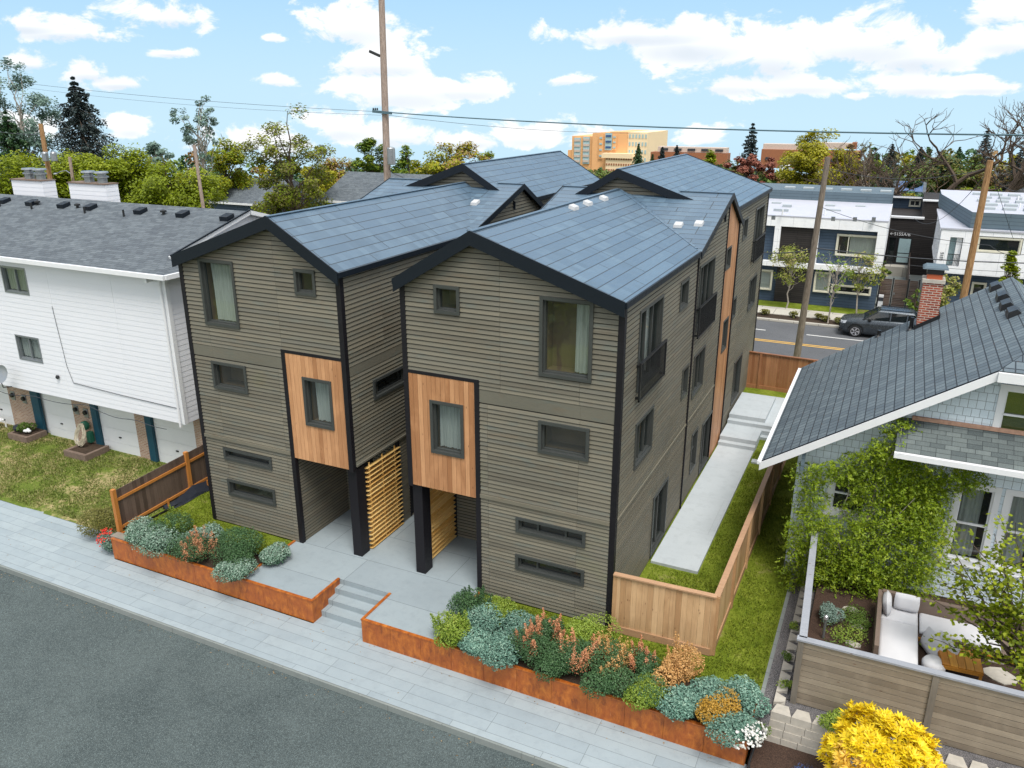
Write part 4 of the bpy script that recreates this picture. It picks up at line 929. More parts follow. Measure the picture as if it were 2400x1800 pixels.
b=MB(); b.beam((-21.30,16.2,.02),(-21.12,22,.05),.05,.05); tag(b.build('edging_board',M['blackmetal']),'thin dark edging strip between the old fence and the left lawn','edging')

# ------------------------------------------------------------------ white apartment block on the left
def lap(mb,F,poly,holes,pitch,seams=(),tt=.012): boards(mb,F,poly,holes,pitch,.003,tt,.004,seams,True,bm=0)
def apartment():
    T=empty('apartment_block',(-36,24,-.6),'white sided apartment block with grey roof and garages, left of the dark houses','building')
    FY=19.85; XR=-22.85; x0=-60
    F=((0,FY,0),(1,0),(0,-1)); FS=((XR,0,0),(0,1),(1,0))
    wins=[(-31.8,-30.32,6.10,7.18),(-31.77,-30.33,3.30,4.36),(-38.5,-37.0,6.1,7.18),(-38.5,-37.0,3.3,4.36)]
    w=MB(); lap(w,F,[(x0,1.95),(XR,1.95),(XR,7.62),(x0,7.62)],[(a+.03,b-.03,c+.03,d-.03) for a,b,c,d in wins],.198,[-52,-45.3,-39,-34.2,-29.1,-25.6])
    lap(w,FS,[(19.85,1.95),(29.6,1.95),(29.6,7.62),(19.85,7.62)],[],.198,[23,26])
    w.box(x0,XR-.03,19.87,29.5,1.92,1.95)
    w.build('siding',M['whitesid'],T)
    for k in range(2):
        c=MB(); c.box(XR-.10+.002,XR+.05,FY-.05,FY+.02,1.95,7.62) if k==0 else c.box(XR-.0,XR+.05,FY+.021,FY+.12,1.95,7.62); c.build('corner_board',M['whitetrim'],T)
    for q in wins: window(T,F,*q,trim=.06,proud=.03,fm='metal',glass='glass',depth=.4,mull=[(q[0]+q[1])/2],curtain=[(q[0]+.07,q[1]-.22,0)],room='darkroom')
    # roof: grey shingles, hipped skirt at the right end under a white gable
    r=MB(); ez=7.66; ry=24.85; rz=9.16; ey=19.45; ex=XR+.45; sl=(rz-ez)/(ry-ey); gx=-23.55
    yk=20.75; zk=ez+(yk-ey)*sl
    r.poly([(x0,ey,ez),(ex,ey,ez),(gx,yk,zk),(x0,yk,zk)],.5,0); r.poly([(x0,yk,zk),(gx+.25,yk,zk+.0),(gx+.25,ry,rz),(x0,ry,rz)],.5,0)
    r.poly([(ex,ey,ez),(ex,2*ry-ey,ez),(gx,2*ry-yk,zk),(gx,yk,zk)],.5,0)
    r.poly([(x0,ry,rz),(gx+.25,ry,rz),(gx+.25,2*ry-ey,ez),(x0,2*ry-ey,ez)],.5,0)
    r.poly([(x0,ey,ez-.1),(x0,2*ry-ey,ez-.1),(ex,2*ry-ey,ez-.1),(ex,ey,ez-.1)],.5,1)
    ro=r.build('roof',[M['greyroof'],M['whitetrim']],T)
    g=MB(); g.prism([(gx+.0,yk+.25,zk),(gx,2*ry-yk-.25,zk),(gx,ry,rz-.08)],(-.1,0,0)); g.build('gable_wall',M['whitesid'],T)
    g=MB(); g.beam((gx+.22,yk-.1,zk-.06),(gx+.22,ry,rz-.04),.10,.16); g.beam((gx+.22,ry,rz-.04),(gx+.22,2*ry-yk+.1,zk-.06),.10,.16); g.build('gable_fascia',M['whitetrim'],T)
    g=MB(); g.beam((gx+.28,yk-.12,zk+.05),(gx+.28,ry,rz+.07),.06,.05); g.build('dark_drip_edge',M['fascia'],T)
    g=MB(); g.box(x0,ex+.08,ey-.12,ey-.005,ez-.16,ez+.0); g.box(ex+.003,ex+.12,ey-.004,2*ry-ey,ez-.16,ez); g.build('gutter',M['whitetrim'],T)
    g=MB(); g.box(XR-.55,XR-.42,ey-.0,ey+.3,ez-.34,ez-.17); g.tube([(XR-.14,FY-.1,7.55),(XR-.14,FY-.1,1.85)],.045,8); g.build('downpipe',M['whitetrim'],T)
    # roof vents along the ridge
    for (px,kind) in [(30,0),(65,1),(208,0),(243,2),(268,1),(412,0),(500,2),(585,0),(607,1),(857,1),(907,0),(1055,2),(1180,0),(1465,0)]:
        sx_=px/2.765; P=at(sx_,(1310+px*.035 if kind!=1 else 1345+px*.02)/2.765,y=24.0); y=24.0-(.45 if kind==1 else 0); z=ez+(y-ey)*sl; v=MB(); x=P[0]
        if kind==0: v.hexa([(x-.2,y-.2,z-.05),(x+.2,y-.2,z-.05),(x+.2,y+.2,z+.08),(x-.2,y+.2,z+.08),(x-.2,y-.22,z+.12),(x+.2,y-.22,z+.12),(x+.2,y+.18,z+.22),(x-.2,y+.18,z+.22)])
        elif kind==1: v.tube([(x,y,z-.05),(x,y,z+.28)],.045,8)
        else: v.lathe((x,y,z-.05),[(.06,0),(.06,.14),(.13,.15),(.13,.22),(.03,.26)],10)
        v.build('roof_vent',M['blackmetal'] if kind else M['fascia'],T)
    for (xa,xb) in ((-40.3,-38.0),(-36.1,-33.6)):
        c=MB(); fr=((0,26.6,0),(1,0),(0,-1)); lap(c,fr,[(xa,8.3),(xb,8.3),(xb,9.62),(xa,9.62)],[],.2); lap(c,((xb,0,0),(0,1),(1,0)),[(26.6,8.3),(27.3,8.3),(27.3,9.62),(26.6,9.62)],[],.2); ch=c.build('chimney_stack',M['whitesid'],T)
        c=MB(); c.box(xa-.04,xb+.04,26.54,27.34,9.621,9.67); c.build('chimney_cap',M['brownstone'],ch)
        for t in (.42,.78):
            c=MB(); X=xa+(xb-xa)*t; c.lathe((X,26.95,9.67),[(.22,0),(.22,.22),(.30,.24),(.30,.30),(.2,.32),(.2,.42),(.32,.45),(.30,.52)],12); c.build('flue_cap',M['metal'],ch)
    # ground floor: garages, brick piers, teal posts
    GY=20.84; zb=-.75; zt=1.95
    for (a,b_) in [(-44.4,-42.2),(-39.2,-36.9),(-36.2,-34.66),(-32.3,-30.48),(-28.87,-26.76),(-25.70,-23.5)]:
        d=MB(); 
        for k in range(4): d.box(a,b_,GY-.02,GY+.05,zb+k*.62+.004,zb+(k+1)*.62-.004)
        dd=d.build('garage_door',M['whitetrim'],T); h=MB(); h.box((a+b_)/2-.06,(a+b_)/2+.06,GY-.06,GY-.021,.12,.17); h.build('handle',M['blackmetal'],dd)
    for (a,b_) in [(-36.88,-36.22),(-34.64,-33.0),(-30.46,-29.22),(-26.74,-26.08),(-23.48,-22.95)]:
        d=MB(); d.box(a,b_,GY-.06,GY+.1,zb,zt-.001); d.build('brick_pier',M['tanbrick'],T)
    d=MB(); d.box(-23.38,-22.95,GY+.1,29.5,zb,zt-.001); d.build('brick_side_wall',M['tanbrick'],T)
    d=MB(); d.box(-60,-22.96,GY+.06,GY+.2,zb,zt-.002); d.build('garage_wall',M['whitetrim'],T)
    for (a,b_) in [(-32.98,-32.5),(-29.2,-28.88),(-26.06,-25.72)]:
        d=MB(); d.box(a,b_,GY-.16,GY-.03,zb,zt-.001); d.build('teal_post',M['teal'],T)
    for (x,z) in [(-34.3,1.0),(-33.55,.95),(-30.2,1.0),(-29.62,.95)]:
        d=MB(); d.box(x-.13,x+.13,GY-.09,GY-.061,z-.2,z+.2); d.build('meter_box',M['metal'],T); d2=MB(); d2.lathe((x,GY-.18,z+.03),[(.09,0),(.10,.05),(.10,.09)],12,axis='y'); d2.build('meter_dial',M['blackmetal'],T)
    d=MB(); d.lathe((-29.55,FY-.12,2.85),[(.05,0),(.09,.04),(.06,.11)],8,axis='y'); d.build('wall_light',M['blackmetal'],T)
    d=MB(); d.tube([(-29.1,FY-.03,5.8),(-29.0,FY-.03,4.6),(-28.9,FY-.03,3.4),(-28.7,FY-.03,2.75)],.010,4)
    d.tube([(-28.7,FY-.03,2.72),(-26,FY-.035,2.62),(-23.0,FY-.03,2.55)],.012,4)
    pts=[(-34.2,19.75,2.02)]; 
    for i in range(24): t=i/23; pts.append((-34+10.5*t,19.6-.15*math.sin(t*9),1.95-.16*abs(math.sin(t*11))-.04*t))
    d.tube(pts,.013,4); d.build('hanging_cable',M['wire'],T)
    # satellite dish
    dm=MB(); c=Vector(at(2,877,y=19.25)); n=Vector((.25,-.85,.35)).normalized(); a=n.cross(Vector((0,0,1))).normalized(); b_=a.cross(n)
    rings=[(0,-.05),(.15,-.04),(.28,-.015),(.38,.02)]; base=len(dm.v)
    for (r_,h_) in rings:
        for j in range(20): t=6.2832*j/20; dm.v.append(tuple(c+a*r_*math.cos(t)*.85+b_*r_*math.sin(t)+n*h_))
    for k in range(3):
        for j in range(20): dm.f.append((base+k*20+j,base+k*20+(j+1)%20,base+(k+1)*20+(j+1)%20,base+(k+1)*20+j)); dm.r.append(.5); dm.m.append(0)
    dd=dm.build('satellite_dish',M['metal'],T,smooth=True)
    d=MB(); p1=Vector(at(28,906,y=19.8)); d.tube([c-n*.04-b_*.3,Vector((p1.x-.1,19.5,p1.z+.05)),p1],.022,6); d.build('dish_arm',M['wire'],dd)
    return T
apartment()
# things on the grass by the garages
def stone_box(name,label,x0,x1,y0,y1,z,h):
    b=MB(); n=max(2,int((x1-x0)/.3))
    for r in range(int(h/.11)):
        zz=z+r*.11
        for k in range(n): a=x0+(x1-x0)*k/n; b.box(a+.004,a+(x1-x0)/n-.004,y0,y0+.14,zz,zz+.106)
        m=max(2,int((y1-y0)/.3))
        for k in range(m):
            c=y0+.14+(y1-y0-.14)*k/m; b.box(x0,x0+.14,c+.004,c+(y1-y0-.14)/m-.004,zz,zz+.106); b.box(x1-.14,x1,c+.004,c+(y1-y0-.14)/m-.004,zz,zz+.106)
    t=empty(name,((x0+x1)/2,y0,z),label,'planter','small stone planters by the garages'); b.build('stone_edge',M['brownstone'],t)
    s=MB(); s.box(x0+.14,x1-.14,y0+.14,y1,z,z+h-.08); s.build('soil',M['soil'],t); return t
stone_box('stone_planter','brown stone planter holding a fern and white rocks at the left garage pier',-33.6,-32.35,19.75,20.7,-.62,.42)
stone_box('stone_planter','brown stone planter under the tangled garden hose at the middle pier',-29.75,-28.45,19.55,20.7,-.62,.36)
shrub('fern','green fern in the stone planter by the left garage pier',-33.0,20.15,-.25,.34,.42,'mid',None,n=700,L=.09,cat='plant',group='plants by the garages')
b=MB()
for k in range(7): 
    x=-32.68+random.uniform(-.12,.12); y=20.05+random.uniform(-.12,.12); z=-.24+random.uniform(0,.1); b.lathe((x,y,z),[(.02,0),(.07,.03),(.075,.08),(.03,.12)],7)
tag(b.build('white_rocks',M['whitetrim']),'small pile of white rocks beside the fern','rocks')
b=MB(); b.lathe((-33.35,20.1,-.22),[(.16,0),(.2,.1),(.17,.2),(.08,.24)],10); tag(b.build('black_bag',M['membrane']),'black plastic bag behind the fern in the stone planter','bag')
T=empty('garden_hose',(-29.5,20.5,-.2),'tangled pale hose hanging on a green reel against the brick pier','garden hose')
b=MB(); b.lathe((-29.60,20.5,.45),[(.16,0),(.20,.03),(.20,.16),(.16,.19)],14,axis='y'); b.box(-29.5,-29.28,20.5,20.7,-.25,.2); b.build('reel',M['greenplastic'],T)
for k in range(13):
    pts=[]; r0=random.Random(k); cx=-29.5+r0.uniform(-.1,.1)
    for i in range(17):
        t=i/16; a=t*6.2832+r0.uniform(-.1,.1); w_=.13+.16*(.5-.5*math.cos(a)) ; pts.append((cx+math.sin(a)*w_*(1+r0.uniform(-.2,.3)),20.38-.28*(.5-.5*math.cos(a))+r0.uniform(-.03,.03),.62-(.5-.5*math.cos(a))*r0.uniform(.72,.9)+r0.uniform(-.02,.02)))
    b=MB(); b.tube(pts,.014,5); b.build('hose_loop',M['rubberhose'],T)
b=MB(); 
for a,c in (((-35.4,20.3,-.62),(-34.75,20.3,-.62)),):
    b.box(-35.6,-34.85,20.1,20.14,-.2,-.14); b.box(-35.6,-34.85,20.5,20.54,-.2,-.14)
    for x in (-35.58,-34.9):
        for y in (20.1,20.5): b.box(x,x+.05,y,y+.05,-.64,-.14)
    for k in range(5): b.box(-35.6+.15*k,-35.5+.15*k,20.14,20.5,-.19,-.15)
tag(b.build('white_trestle',M['yellowpot']),'white plastic trestle frame against the leftmost garage door','trestle')

# ------------------------------------------------------------------ pale blue shingled house on the right
def blue_house():
    T=empty('shingled_house',(3.7,26,.1),'pale blue shingled house with grey shake roof and brick chimney at the right edge','house')
    EX,EZ2=-2.50,3.72; RX,RZ2=3.70,7.76; y0,y1=21.68,31.0; s=(RZ2-EZ2)/(RX-EX); cx_,cz_=2.72,EZ2+(2.72-EX)*s; XR2=2*RX-EX
    r=MB(); th=.09
    hipy=y0+ (RZ2-cz_)/.62
    P=[(EX,y0,EZ2),(cx_,y0,cz_),(RX,hipy,RZ2),(RX,y1,RZ2),(EX,y1,EZ2)]
    for pts in (P,[(XR2-(p[0]-EX),p[1],p[2]) for p in P][::-1]):
        r.poly(pts,.5,0); r.poly([(a,b,c-th) for a,b,c in pts][::-1],.5,1)
        for i in range(len(pts)):
            a=pts[i]; c=pts[(i+1)%len(pts)]; r.poly([a,(a[0],a[1],a[2]-th),(c[0],c[1],c[2]-th),c],.5,1)
    r.poly([(cx_,y0-.05,cz_),(2*RX-cx_,y0-.05,cz_),(RX,hipy,RZ2)],.5,0)
    ro=r.build('roof',[M['blueshingle'],M['fascia']],T)
    f=MB(); h=.27
    for q in (-1,1):
        xa,xb=(EX-.05,cx_) if q<0 else (XR2+.05,2*RX-cx_)
        za=EZ2-.03; f.hexa([(min(xa,xb),y0-.045,(za if xa<xb else cz_)-h),(max(xa,xb),y0-.045,(cz_ if xa<xb else za)-h),(max(xa,xb),y0-.002,(cz_ if xa<xb else za)-h),(min(xa,xb),y0-.002,(za if xa<xb else cz_)-h),
            (min(xa,xb),y0-.045,(za if xa<xb else cz_)-.04),(max(xa,xb),y0-.045,(cz_ if xa<xb else za)-.04),(max(xa,xb),y0-.002,(cz_ if xa<xb else za)-.04),(min(xa,xb),y0-.002,(za if xa<xb else cz_)-.04)])
    f.box(cx_,2*RX-cx_,y0-.12,y0-.004,cz_-h,cz_-.03); f.build('rake_board',M['whitetrim'],T)
    f=MB(); f.box(EX-.12,EX-.005,y0-.02,y1,EZ2-.13,EZ2-.035); f.build('gutter',M['whitetrim'],T)
    # walls
    WY=22.3; F=((0,WY,0),(1,0),(0,-1)); win=[(2.90,4.55,5.02,6.62),(2.36,3.42,1.45,3.85),(3.50,4.56,1.45,3.85),(-.72,.42,2.2,3.55)]
    hl=[(a+.03,b-.03,c+.03,d-.03) for a,b,c,d in win]; w=MB()
    top=[(-1.6,.35),(9.0,.35),(9.0,EZ2+(XR2-9.0)*s-.1),(2*RX-cx_,cz_-.05),(cx_,cz_-.05),(-1.6,EZ2+(-1.6-EX)*s-.1)]
    boards(w,F,top,hl,.225,.002,.022,.004,(),True,bm=0)
    w.poly([(-1.6,WY,.1),(-1.6,y1-.6,.1),(-1.6,y1-.6,4.2),(-1.6,WY,4.2)][::-1],.5,0)
    w.build('wall',M['wallshingle'],T)
    b=MB(); b.box(-1.62,-1.5,WY+.03,y1-.6,-.4,.34); b.box(-1.6,9,WY+.04,WY+.2,-.4,.36); b.build('foundation',M['kerbface'],T)
    b=MB(); b.beam((-1.42,y0+.06,4.18),(-1.42,WY,4.30),.11,.16); b.beam((-1.42,y0+.06,3.6),(-1.42,y0+.1,4.16),.09,.09); b.build('eave_bracket',M['slateblue'],T)
    for (a,b_,c,d) in win: window(T,F,a,b_,c,d,trim=.15,proud=.05,rec=.03,fm='whitetrim',hmull=[(c+d)/2],curtain=[(a+.22,b_-.35,0)] if c==1.45 else None,glass='glass' if c==1.45 else 'darkglass',room='darkroom',sill=.03)
    # pent roof
    PY=21.25; p=MB(); x0=.78; x1=9; z0,z1=4.80,5.13
    p.poly([(x0,PY,z0),(x1,PY,z0),(x1,WY-.03,z1+.25),(x0,WY-.03,z1+.25)],.5,0); p.poly([(x0,PY,z0-.06),(x0,WY,z0-.06),(x1,WY,z0-.06),(x1,PY,z0-.06)],.5,1); p.poly([(x0,PY,z0),(x0,WY-.03,z1+.25),(x0,WY-.03,z0-.06),(x0,PY,z0-.06)],.5,1)
    p.build('porch_roof',[M['porchroof'],M['whitetrim']],T)
    p=MB(); p.box(x0-.02,x1,PY-.13,PY-.004,z0-.14,z0-.0); p.build('porch_gutter',M['whitetrim'],T)
    p=MB(); p.box(x0+.3,x1,WY-.10,WY-.028,z1+.24,z1+.34); p.build('rusty_flashing',M['rustpaint'],T)
    # brick chimney through the left slope
    zr=lambda x:EZ2+(x-EX)*s
    c=MB(); c.box(1.06,1.66,29.45,30.1,5.9,7.62); ch=c.build('chimney',M['redbrick'],T)
    c=MB(); c.box(1.02,1.70,29.41,30.14,7.621,7.74); c.build('mortar_crown',M['stone'],ch); c=MB(); c.box(1.14,1.6,29.5,30.05,7.741,7.90); c.build('flue',M['redbrown'],ch)
    c=MB(); c.box(1.12,1.62,29.48,30.07,7.901,8.08); c.build('spark_screen',M['blackmetal'],ch)
    c=MB(); c.hexa([(.98,29.38,8.08),(1.74,29.38,8.08),(1.74,30.17,8.08),(.98,30.17,8.08),(1.08,29.48,8.17),(1.64,29.48,8.17),(1.64,30.07,8.17),(1.08,30.07,8.17)]); c.build('chimney_hood',M['slateblue'],ch)
    c=MB(); c.hexa([(1.0,29.40,zr(1.0)-.02),(1.72,29.40,zr(1.72)-.02),(1.72,30.15,zr(1.72)-.02),(1.0,30.15,zr(1.0)-.02),(1.0,29.40,zr(1.0)+.14),(1.72,29.40,zr(1.72)+.14),(1.72,30.15,zr(1.72)+.14),(1.0,30.15,zr(1.0)+.14)]); c.build('chimney_flashing',M['blackmetal'],ch)
    for (x,y,h_) in ((.92,29.68,.42),(-.03,32.0-1.3,.22)):
        c=MB(); c.tube([(x,y,zr(x)-.05),(x,y,zr(x)+h_)],.06,10); c.lathe((x,y,zr(x)-.02),[(.14,0),(.08,.06),(.07,.12)],10); c.build('vent_pipe',M['blackmetal'],T)
    for (x,y) in ((3.22,30.35),(3.28,28.65),(3.28,27.4),(3.35,26.25)):
        c=MB(); z=zr(x); c.hexa([(x-.16,y-.32,z-.10),(x+.16,y-.32,z+.12),(x+.16,y+.32,z+.12),(x-.16,y+.32,z-.10),(x-.15,y-.31,z+.10),(x+.05,y-.31,z+.21),(x+.05,y+.31,z+.21),(x-.15,y+.31,z+.10)]); c.build('roof_vent',M['blackmetal'],T)
    return T
blue_house()
# climbing plant on its wall
def vine():
    rng=np.random.default_rng(5); bl=[(2110,1000,32,28),(2090,1050,55,45),(2070,1110,90,70),(2010,1100,70,45),(2150,1120,70,50),(2230,1130,60,32),(2280,1115,40,28),(1950,1105,55,28),(1890,1115,40,35),(1905,1190,40,60),
        (2060,1190,90,60),(2140,1190,70,70),(2180,1180,50,60),(1900,1250,65,55),(1960,1290,110,75),(2080,1290,110,95),(2170,1260,60,100),(1890,1330,60,60),(1990,1360,90,55),(2110,1370,75,55),(2060,1410,60,30),(1870,1390,40,40)]
    C=[];
    for (px,py,rx,ry) in bl:
        n=int(rx*ry*.060*1.2)
        for _ in range(n):
            a=rng.uniform(0,6.28); q=math.sqrt(rng.random()); dep=22.15-abs(rng.normal(0,.28))-(.35 if py>1240 else 0)*rng.random()*1.6
            P=at(px+rx*q*math.cos(a),py+ry*q*math.sin(a),y=dep); C.append(P)
    C=np.array(C); C=C[C[:,2]>.15]; n=len(C)
    # each sprig is a row of small leaflets hanging along a stem
    k=9; t=np.linspace(0,1,k); dirs=unitv(n,rng); dirs[:,2]=-np.abs(dirs[:,2])*.7; dirs[:,1]-=.35; dirs/=np.linalg.norm(dirs,axis=1)[:,None]
    P=(C[:,None,:]+dirs[:,None,:]*(t*.27)[None,:,None]+rng.normal(0,.018,(n,k,3))).reshape(-1,3)
    col=np.repeat(rng.random(n)*.6,k)+rng.random(n*k)*.4
    T=empty('climbing_vine',(0.2,21.8,.2),'large green vine climbing over the wall and window of the pale blue house','vine')
    quads_to_obj('leaves',leaves(P,rng.uniform(.055,.10,n*k),rng,.5,np.array([0,-.5,.1]),.42),col,LEAF['vine'],parent=T)
    st=MB(); r0=random.Random(3)
    for j in range(26):
        tgt=C[r0.randrange(n)]; x=r0.uniform(-.5,.6); pts=[(x,22.15,.2)]; 
        for i in range(1,7): t_=i/6; pts.append((x+(tgt[0]-x)*t_+r0.uniform(-.08,.08),22.15+(tgt[1]-22.15)*t_,.2+(tgt[2]-.2)*t_+r0.uniform(-.05,.05)))
        st.tube(pts,[.035*(1-i/8) for i in range(7)],5)
    st.build('stems',M['palebark'],T)
vine()

# ------------------------------------------------------------------ garden between the weathered fence and the blue house
structure(sheet('garden_soil',-.60,14,16.53,22.32,.30,M['mulch'],1))
structure(sheet('mulch_bed',-1.30,14,13.14,15.95,-.58,M['mulch'],1))
structure(sheet('gravel_strip',-1.27,-1.02,15.2,22.3,.03,M['gravel'],.3)); 
b=MB(); b.box(-1.36,-1.24,15.3,22.4,-.3,.02); structure(b.build('edge_strip',M['kerbface']))
# split-face stone retaining wall: each block has its own shape, one wall, one thing
b=MB()
WYF=15.78
for r,(z,s_) in enumerate([(-.62,0),(-.42,.03),(-.22,.06),(-.02,.09)]):
    x=-1.12+s_; 
    while x<10:
        w_=random.uniform(.36,.46) if r<3 else .44; b.hexa([(x+.004,WYF+s_,z),(x+w_-.004,WYF+s_,z),(x+w_-.05,16.2,z),(x+.05,16.2,z),(x+.004,WYF+.01+s_,z+.195),(x+w_-.004,WYF+.01+s_,z+.195),(x+w_-.09,16.2,z+.195),(x+.09,16.2,z+.195)]); x+=w_
    y=16.22
    while y<22.2:
        w_=random.uniform(.38,.46); b.hexa([(-1.12+s_,y+.004,z),(-.78,y+.05,z),(-.78,y+w_-.05,z),(-1.12+s_,y+w_-.004,z),(-1.11+s_,y+.004,z+.195),(-.78,y+.12,z+.195),(-.78,y+w_-.12,z+.195),(-1.11+s_,y+w_-.004,z+.195)]); y+=w_
tag(b.build('retaining_wall',M['stone']),'pale split face stone retaining wall below the weathered slat fence','wall')
structure(sheet('gravel_backfill',-1.0,12,15.95,16.52,.10,M['gravel'],1)); structure(sheet('gravel_backfill',-.98,-.6,16.52,22.2,.12,M['gravel'],1))
def slat_fence():
    T=empty('slat_fence',(-.62,16.5,.05),'weathered grey fence of wide horizontal boards round the sofa garden','fence')
    def run(p,q,posts,name='board'):
        p=Vector(p);q=Vector(q);d=(q-p);Ln=d.length;d.normalize(); n=Vector((d.y,-d.x,0)); F=((p.x,p.y,0),(d.x,d.y),(n.x,n.y)); b=MB()
        for k in range(11):
            z=.12+k*.152
            for a,c in zip(posts[:-1],posts[1:]): b.ob(F,a+.06,c-.06,-.012,.016,z,z+.138,random.random()*(.75) if k not in (4,10) else .95)
        b.build('slat_panel',M['weathered'],T)
        for a in posts: c=MB(); c.ob(F,a-.065,a+.065,-.065,.065,.05,1.82); c.build('post',M['weatheredv'],T)
        c=MB(); c.ob(F,-.10,Ln+.06,-.085,.085,1.821,1.865); c.build('cap_board',M['greycap'],T)
    run((-.62,16.50,0),(9.0,16.55,0),[0,2.72,5.5,8.2,9.6]); run((-.86,21.6,0),(-.60,16.60,0),[0,2.5,4.9])
    return T
slat_fence()
def sofa():
    z=.32; T=empty('corner_sofa',(1.5,19.4,z),'L shaped wicker corner sofa with pale grey cushions behind the weathered fence','sofa')
    b=MB(); b.box(.93,1.03,18.25,20.85,z+.06,.98); b.build('wicker_arm',M['wicker'],T)
    b=MB(); b.box(1.031,4.3,20.72,20.85,z+.06,1.02); b.build('wicker_back',M['wicker'],T)
    b=MB(); b.box(1.04,1.92,18.30,20.70,z+.10,.52); b.box(1.93,4.2,19.85,20.70,z+.10,.52); b.build('wicker_base',M['wicker'],T)
    b=MB(); b.box(1.0,1.96,18.22,18.295,z,.50); b.box(1.0,1.07,18.3,18.36,z-.02,.42); b.build('teak_rail',M['teak'],T)
    b=MB(); b.box(1.93,4.2,19.78,19.845,z+.06,.47); b.build('teak_rail',M['teak'],T)
    def cush(x0,x1,y0,y1,z0,z1,name='seat_cushion'):
        c=MB(); e=.035; n=6
        # pillow: a subdivided rounded slab
        xs=[x0,x0+e,x0+2*e,x1-2*e,x1-e,x1]; ys=[y0,y0+e,y0+2*e,y1-2*e,y1-e,y1]; drop=[e*1.3,e*.4,0,0,e*.4,e*1.3]
        V={}
        for s_ in (0,1):
            for i,x in enumerate(xs):
                for j,y in enumerate(ys):
                    dr=max(drop[i],drop[j]); V[s_,i,j]=len(c.v); c.v.append((x,y,(z1-dr) if s_ else (z0+dr*.5)))
        for i in range(5):
            for j in range(5):
                c.f.append((V[1,i,j],V[1,i+1,j],V[1,i+1,j+1],V[1,i,j+1])); c.f.append((V[0,i,j],V[0,i,j+1],V[0,i+1,j+1],V[0,i+1,j])); c.r+=[.5,.5]; c.m+=[0,0]
        for i in range(5):
            for (a,b_) in (((i,0),(i+1,0)),((i+1,5),(i,5)),((0,i+1),(0,i)),((5,i),(5,i+1))): c.f.append((V[0,a[0],a[1]],V[0,b_[0],b_[1]],V[1,b_[0],b_[1]],V[1,a[0],a[1]])); c.r.append(.5); c.m.append(0)
        c.build(name,M['cushion'],T,smooth=True)
    cush(1.05,1.92,18.30,20.02,.525,.68); cush(1.05,1.92,20.03,20.70,.525,.68); cush(1.96,3.75,19.86,20.70,.525,.68)
    return T
sofa()
def pillow(label,c,w_,h,t,rz,tilt,mat='cushion'):
    b=MB(); n=8; R=Matrix.Rotation(rz,3,'Z')@Matrix.Rotation(tilt,3,'X'); V={}
    for s_ in (-1,1):
        for i in range(n+1):
            for j in range(n+1):
                u=-1+2*i/n; v=-1+2*j/n; th=t*.5*((1-u**4)*(1-v**4))**.5*s_; p=R@Vector((u*w_/2*(1-.06*v*v),th,v*h/2*(1-.06*u*u)))+Vector(c); V[s_,i,j]=len(b.v); b.v.append(tuple(p))
    for i in range(n):
        for j in range(n):
            for s_ in (-1,1):
                f=(V[s_,i,j],V[s_,i+1,j],V[s_,i+1,j+1],V[s_,i,j+1]); b.f.append(f if s_<0 else f[::-1]); b.r.append(.5); b.m.append(0)
    tag(b.build('cushion',M[mat],smooth=True),label,'cushion','loose sofa cushions')
pillow('pale cushion standing in the back left corner of the wicker sofa, against the arm',(1.16,20.35,.92),.62,.46,.22,math.radians(90),-.15)
pillow('pale cushion leaning on the sofa back beside the corner',(1.62,20.58,.92),.60,.46,.2,0,-.2)
pillow('pale cushion propped on edge between the sofa seats, nearer the chaise',(2.25,19.45,.60),.85,.55,.18,math.radians(-62),-.35)
pillow('pale cushion propped on edge against the teak table',(2.52,19.42,.62),.8,.5,.18,math.radians(-58),-.5)
T=empty('ottoman',(2.25,18.6,.32),'small pale cushioned stool in front of the chaise','stool')
b=MB(); b.lathe((2.28,18.72,.32),[(.20,0),(.25,.04),(.27,.26),(.22,.34),(.05,.36)],20); b.build('seat',M['cushion'],T,smooth=True)
T=empty('coffee_table',(2.85,19,.32),'oiled teak slatted coffee table beside the wicker sofa','table')
b=MB(); cs=[Vector(at(px,py,z=.70)) for px,py in ((2197,1509),(2294,1528),(2305,1577),(2209,1556))]
A_,B_,C_,D_=cs[3],cs[2],cs[1],cs[0]
for k in range(5):
    t0,t1=k/5+.006,(k+1)/5-.006; P=[A_.lerp(B_,t0),A_.lerp(B_,t1),D_.lerp(C_,t1),D_.lerp(C_,t0)]; b.hexa([p-Vector((0,0,.035)) for p in P]+P)
b.build('tabletop',M['teak'],T)
b=MB()
for p,q in ((A_,B_),(B_,C_),(C_,D_),(D_,A_)): b.beam(p.lerp(q,.03)-Vector((0,0,.075)),p.lerp(q,.97)-Vector((0,0,.075)),.03,.08)
b.build('apron',M['teak'],T)
mid=(A_+B_+C_+D_)/4
for p in (A_,B_,C_,D_): q=p.lerp(mid,.07); c=MB(); c.box(q.x-.03,q.x+.03,q.y-.03,q.y+.03,.31,.664); c.build('leg',M['teak'],T)
for k,(px,py,rx,ry,lb) in enumerate([(1994,1429,.20,.14,'flat grey stepping stone under the vine'),(2010,1470,.15,.10,'small reddish stepping stone in front of the sofa arm'),(2343,1583,.36,.30,'largest flat flagstone right of the teak table'),(2330,1545,.26,.16,'flat flagstone behind the teak table'),(2000,1510,.2,.12,'pale flagstone by the slat fence left of the sofa')]):
    x,y,_=at(px,py,z=.31); b=MB(); m_=9; r0=random.Random(k); P=[(x+rx*math.cos(6.2832*i/m_)*r0.uniform(.8,1.15),y+ry*math.sin(6.2832*i/m_)*r0.uniform(.8,1.15),.295) for i in range(m_)]; b.prism(P[::-1],(0,0,.035)); tag(b.build('flagstone',M['stone']),lb,'stepping stone','flagstones in the sofa garden')
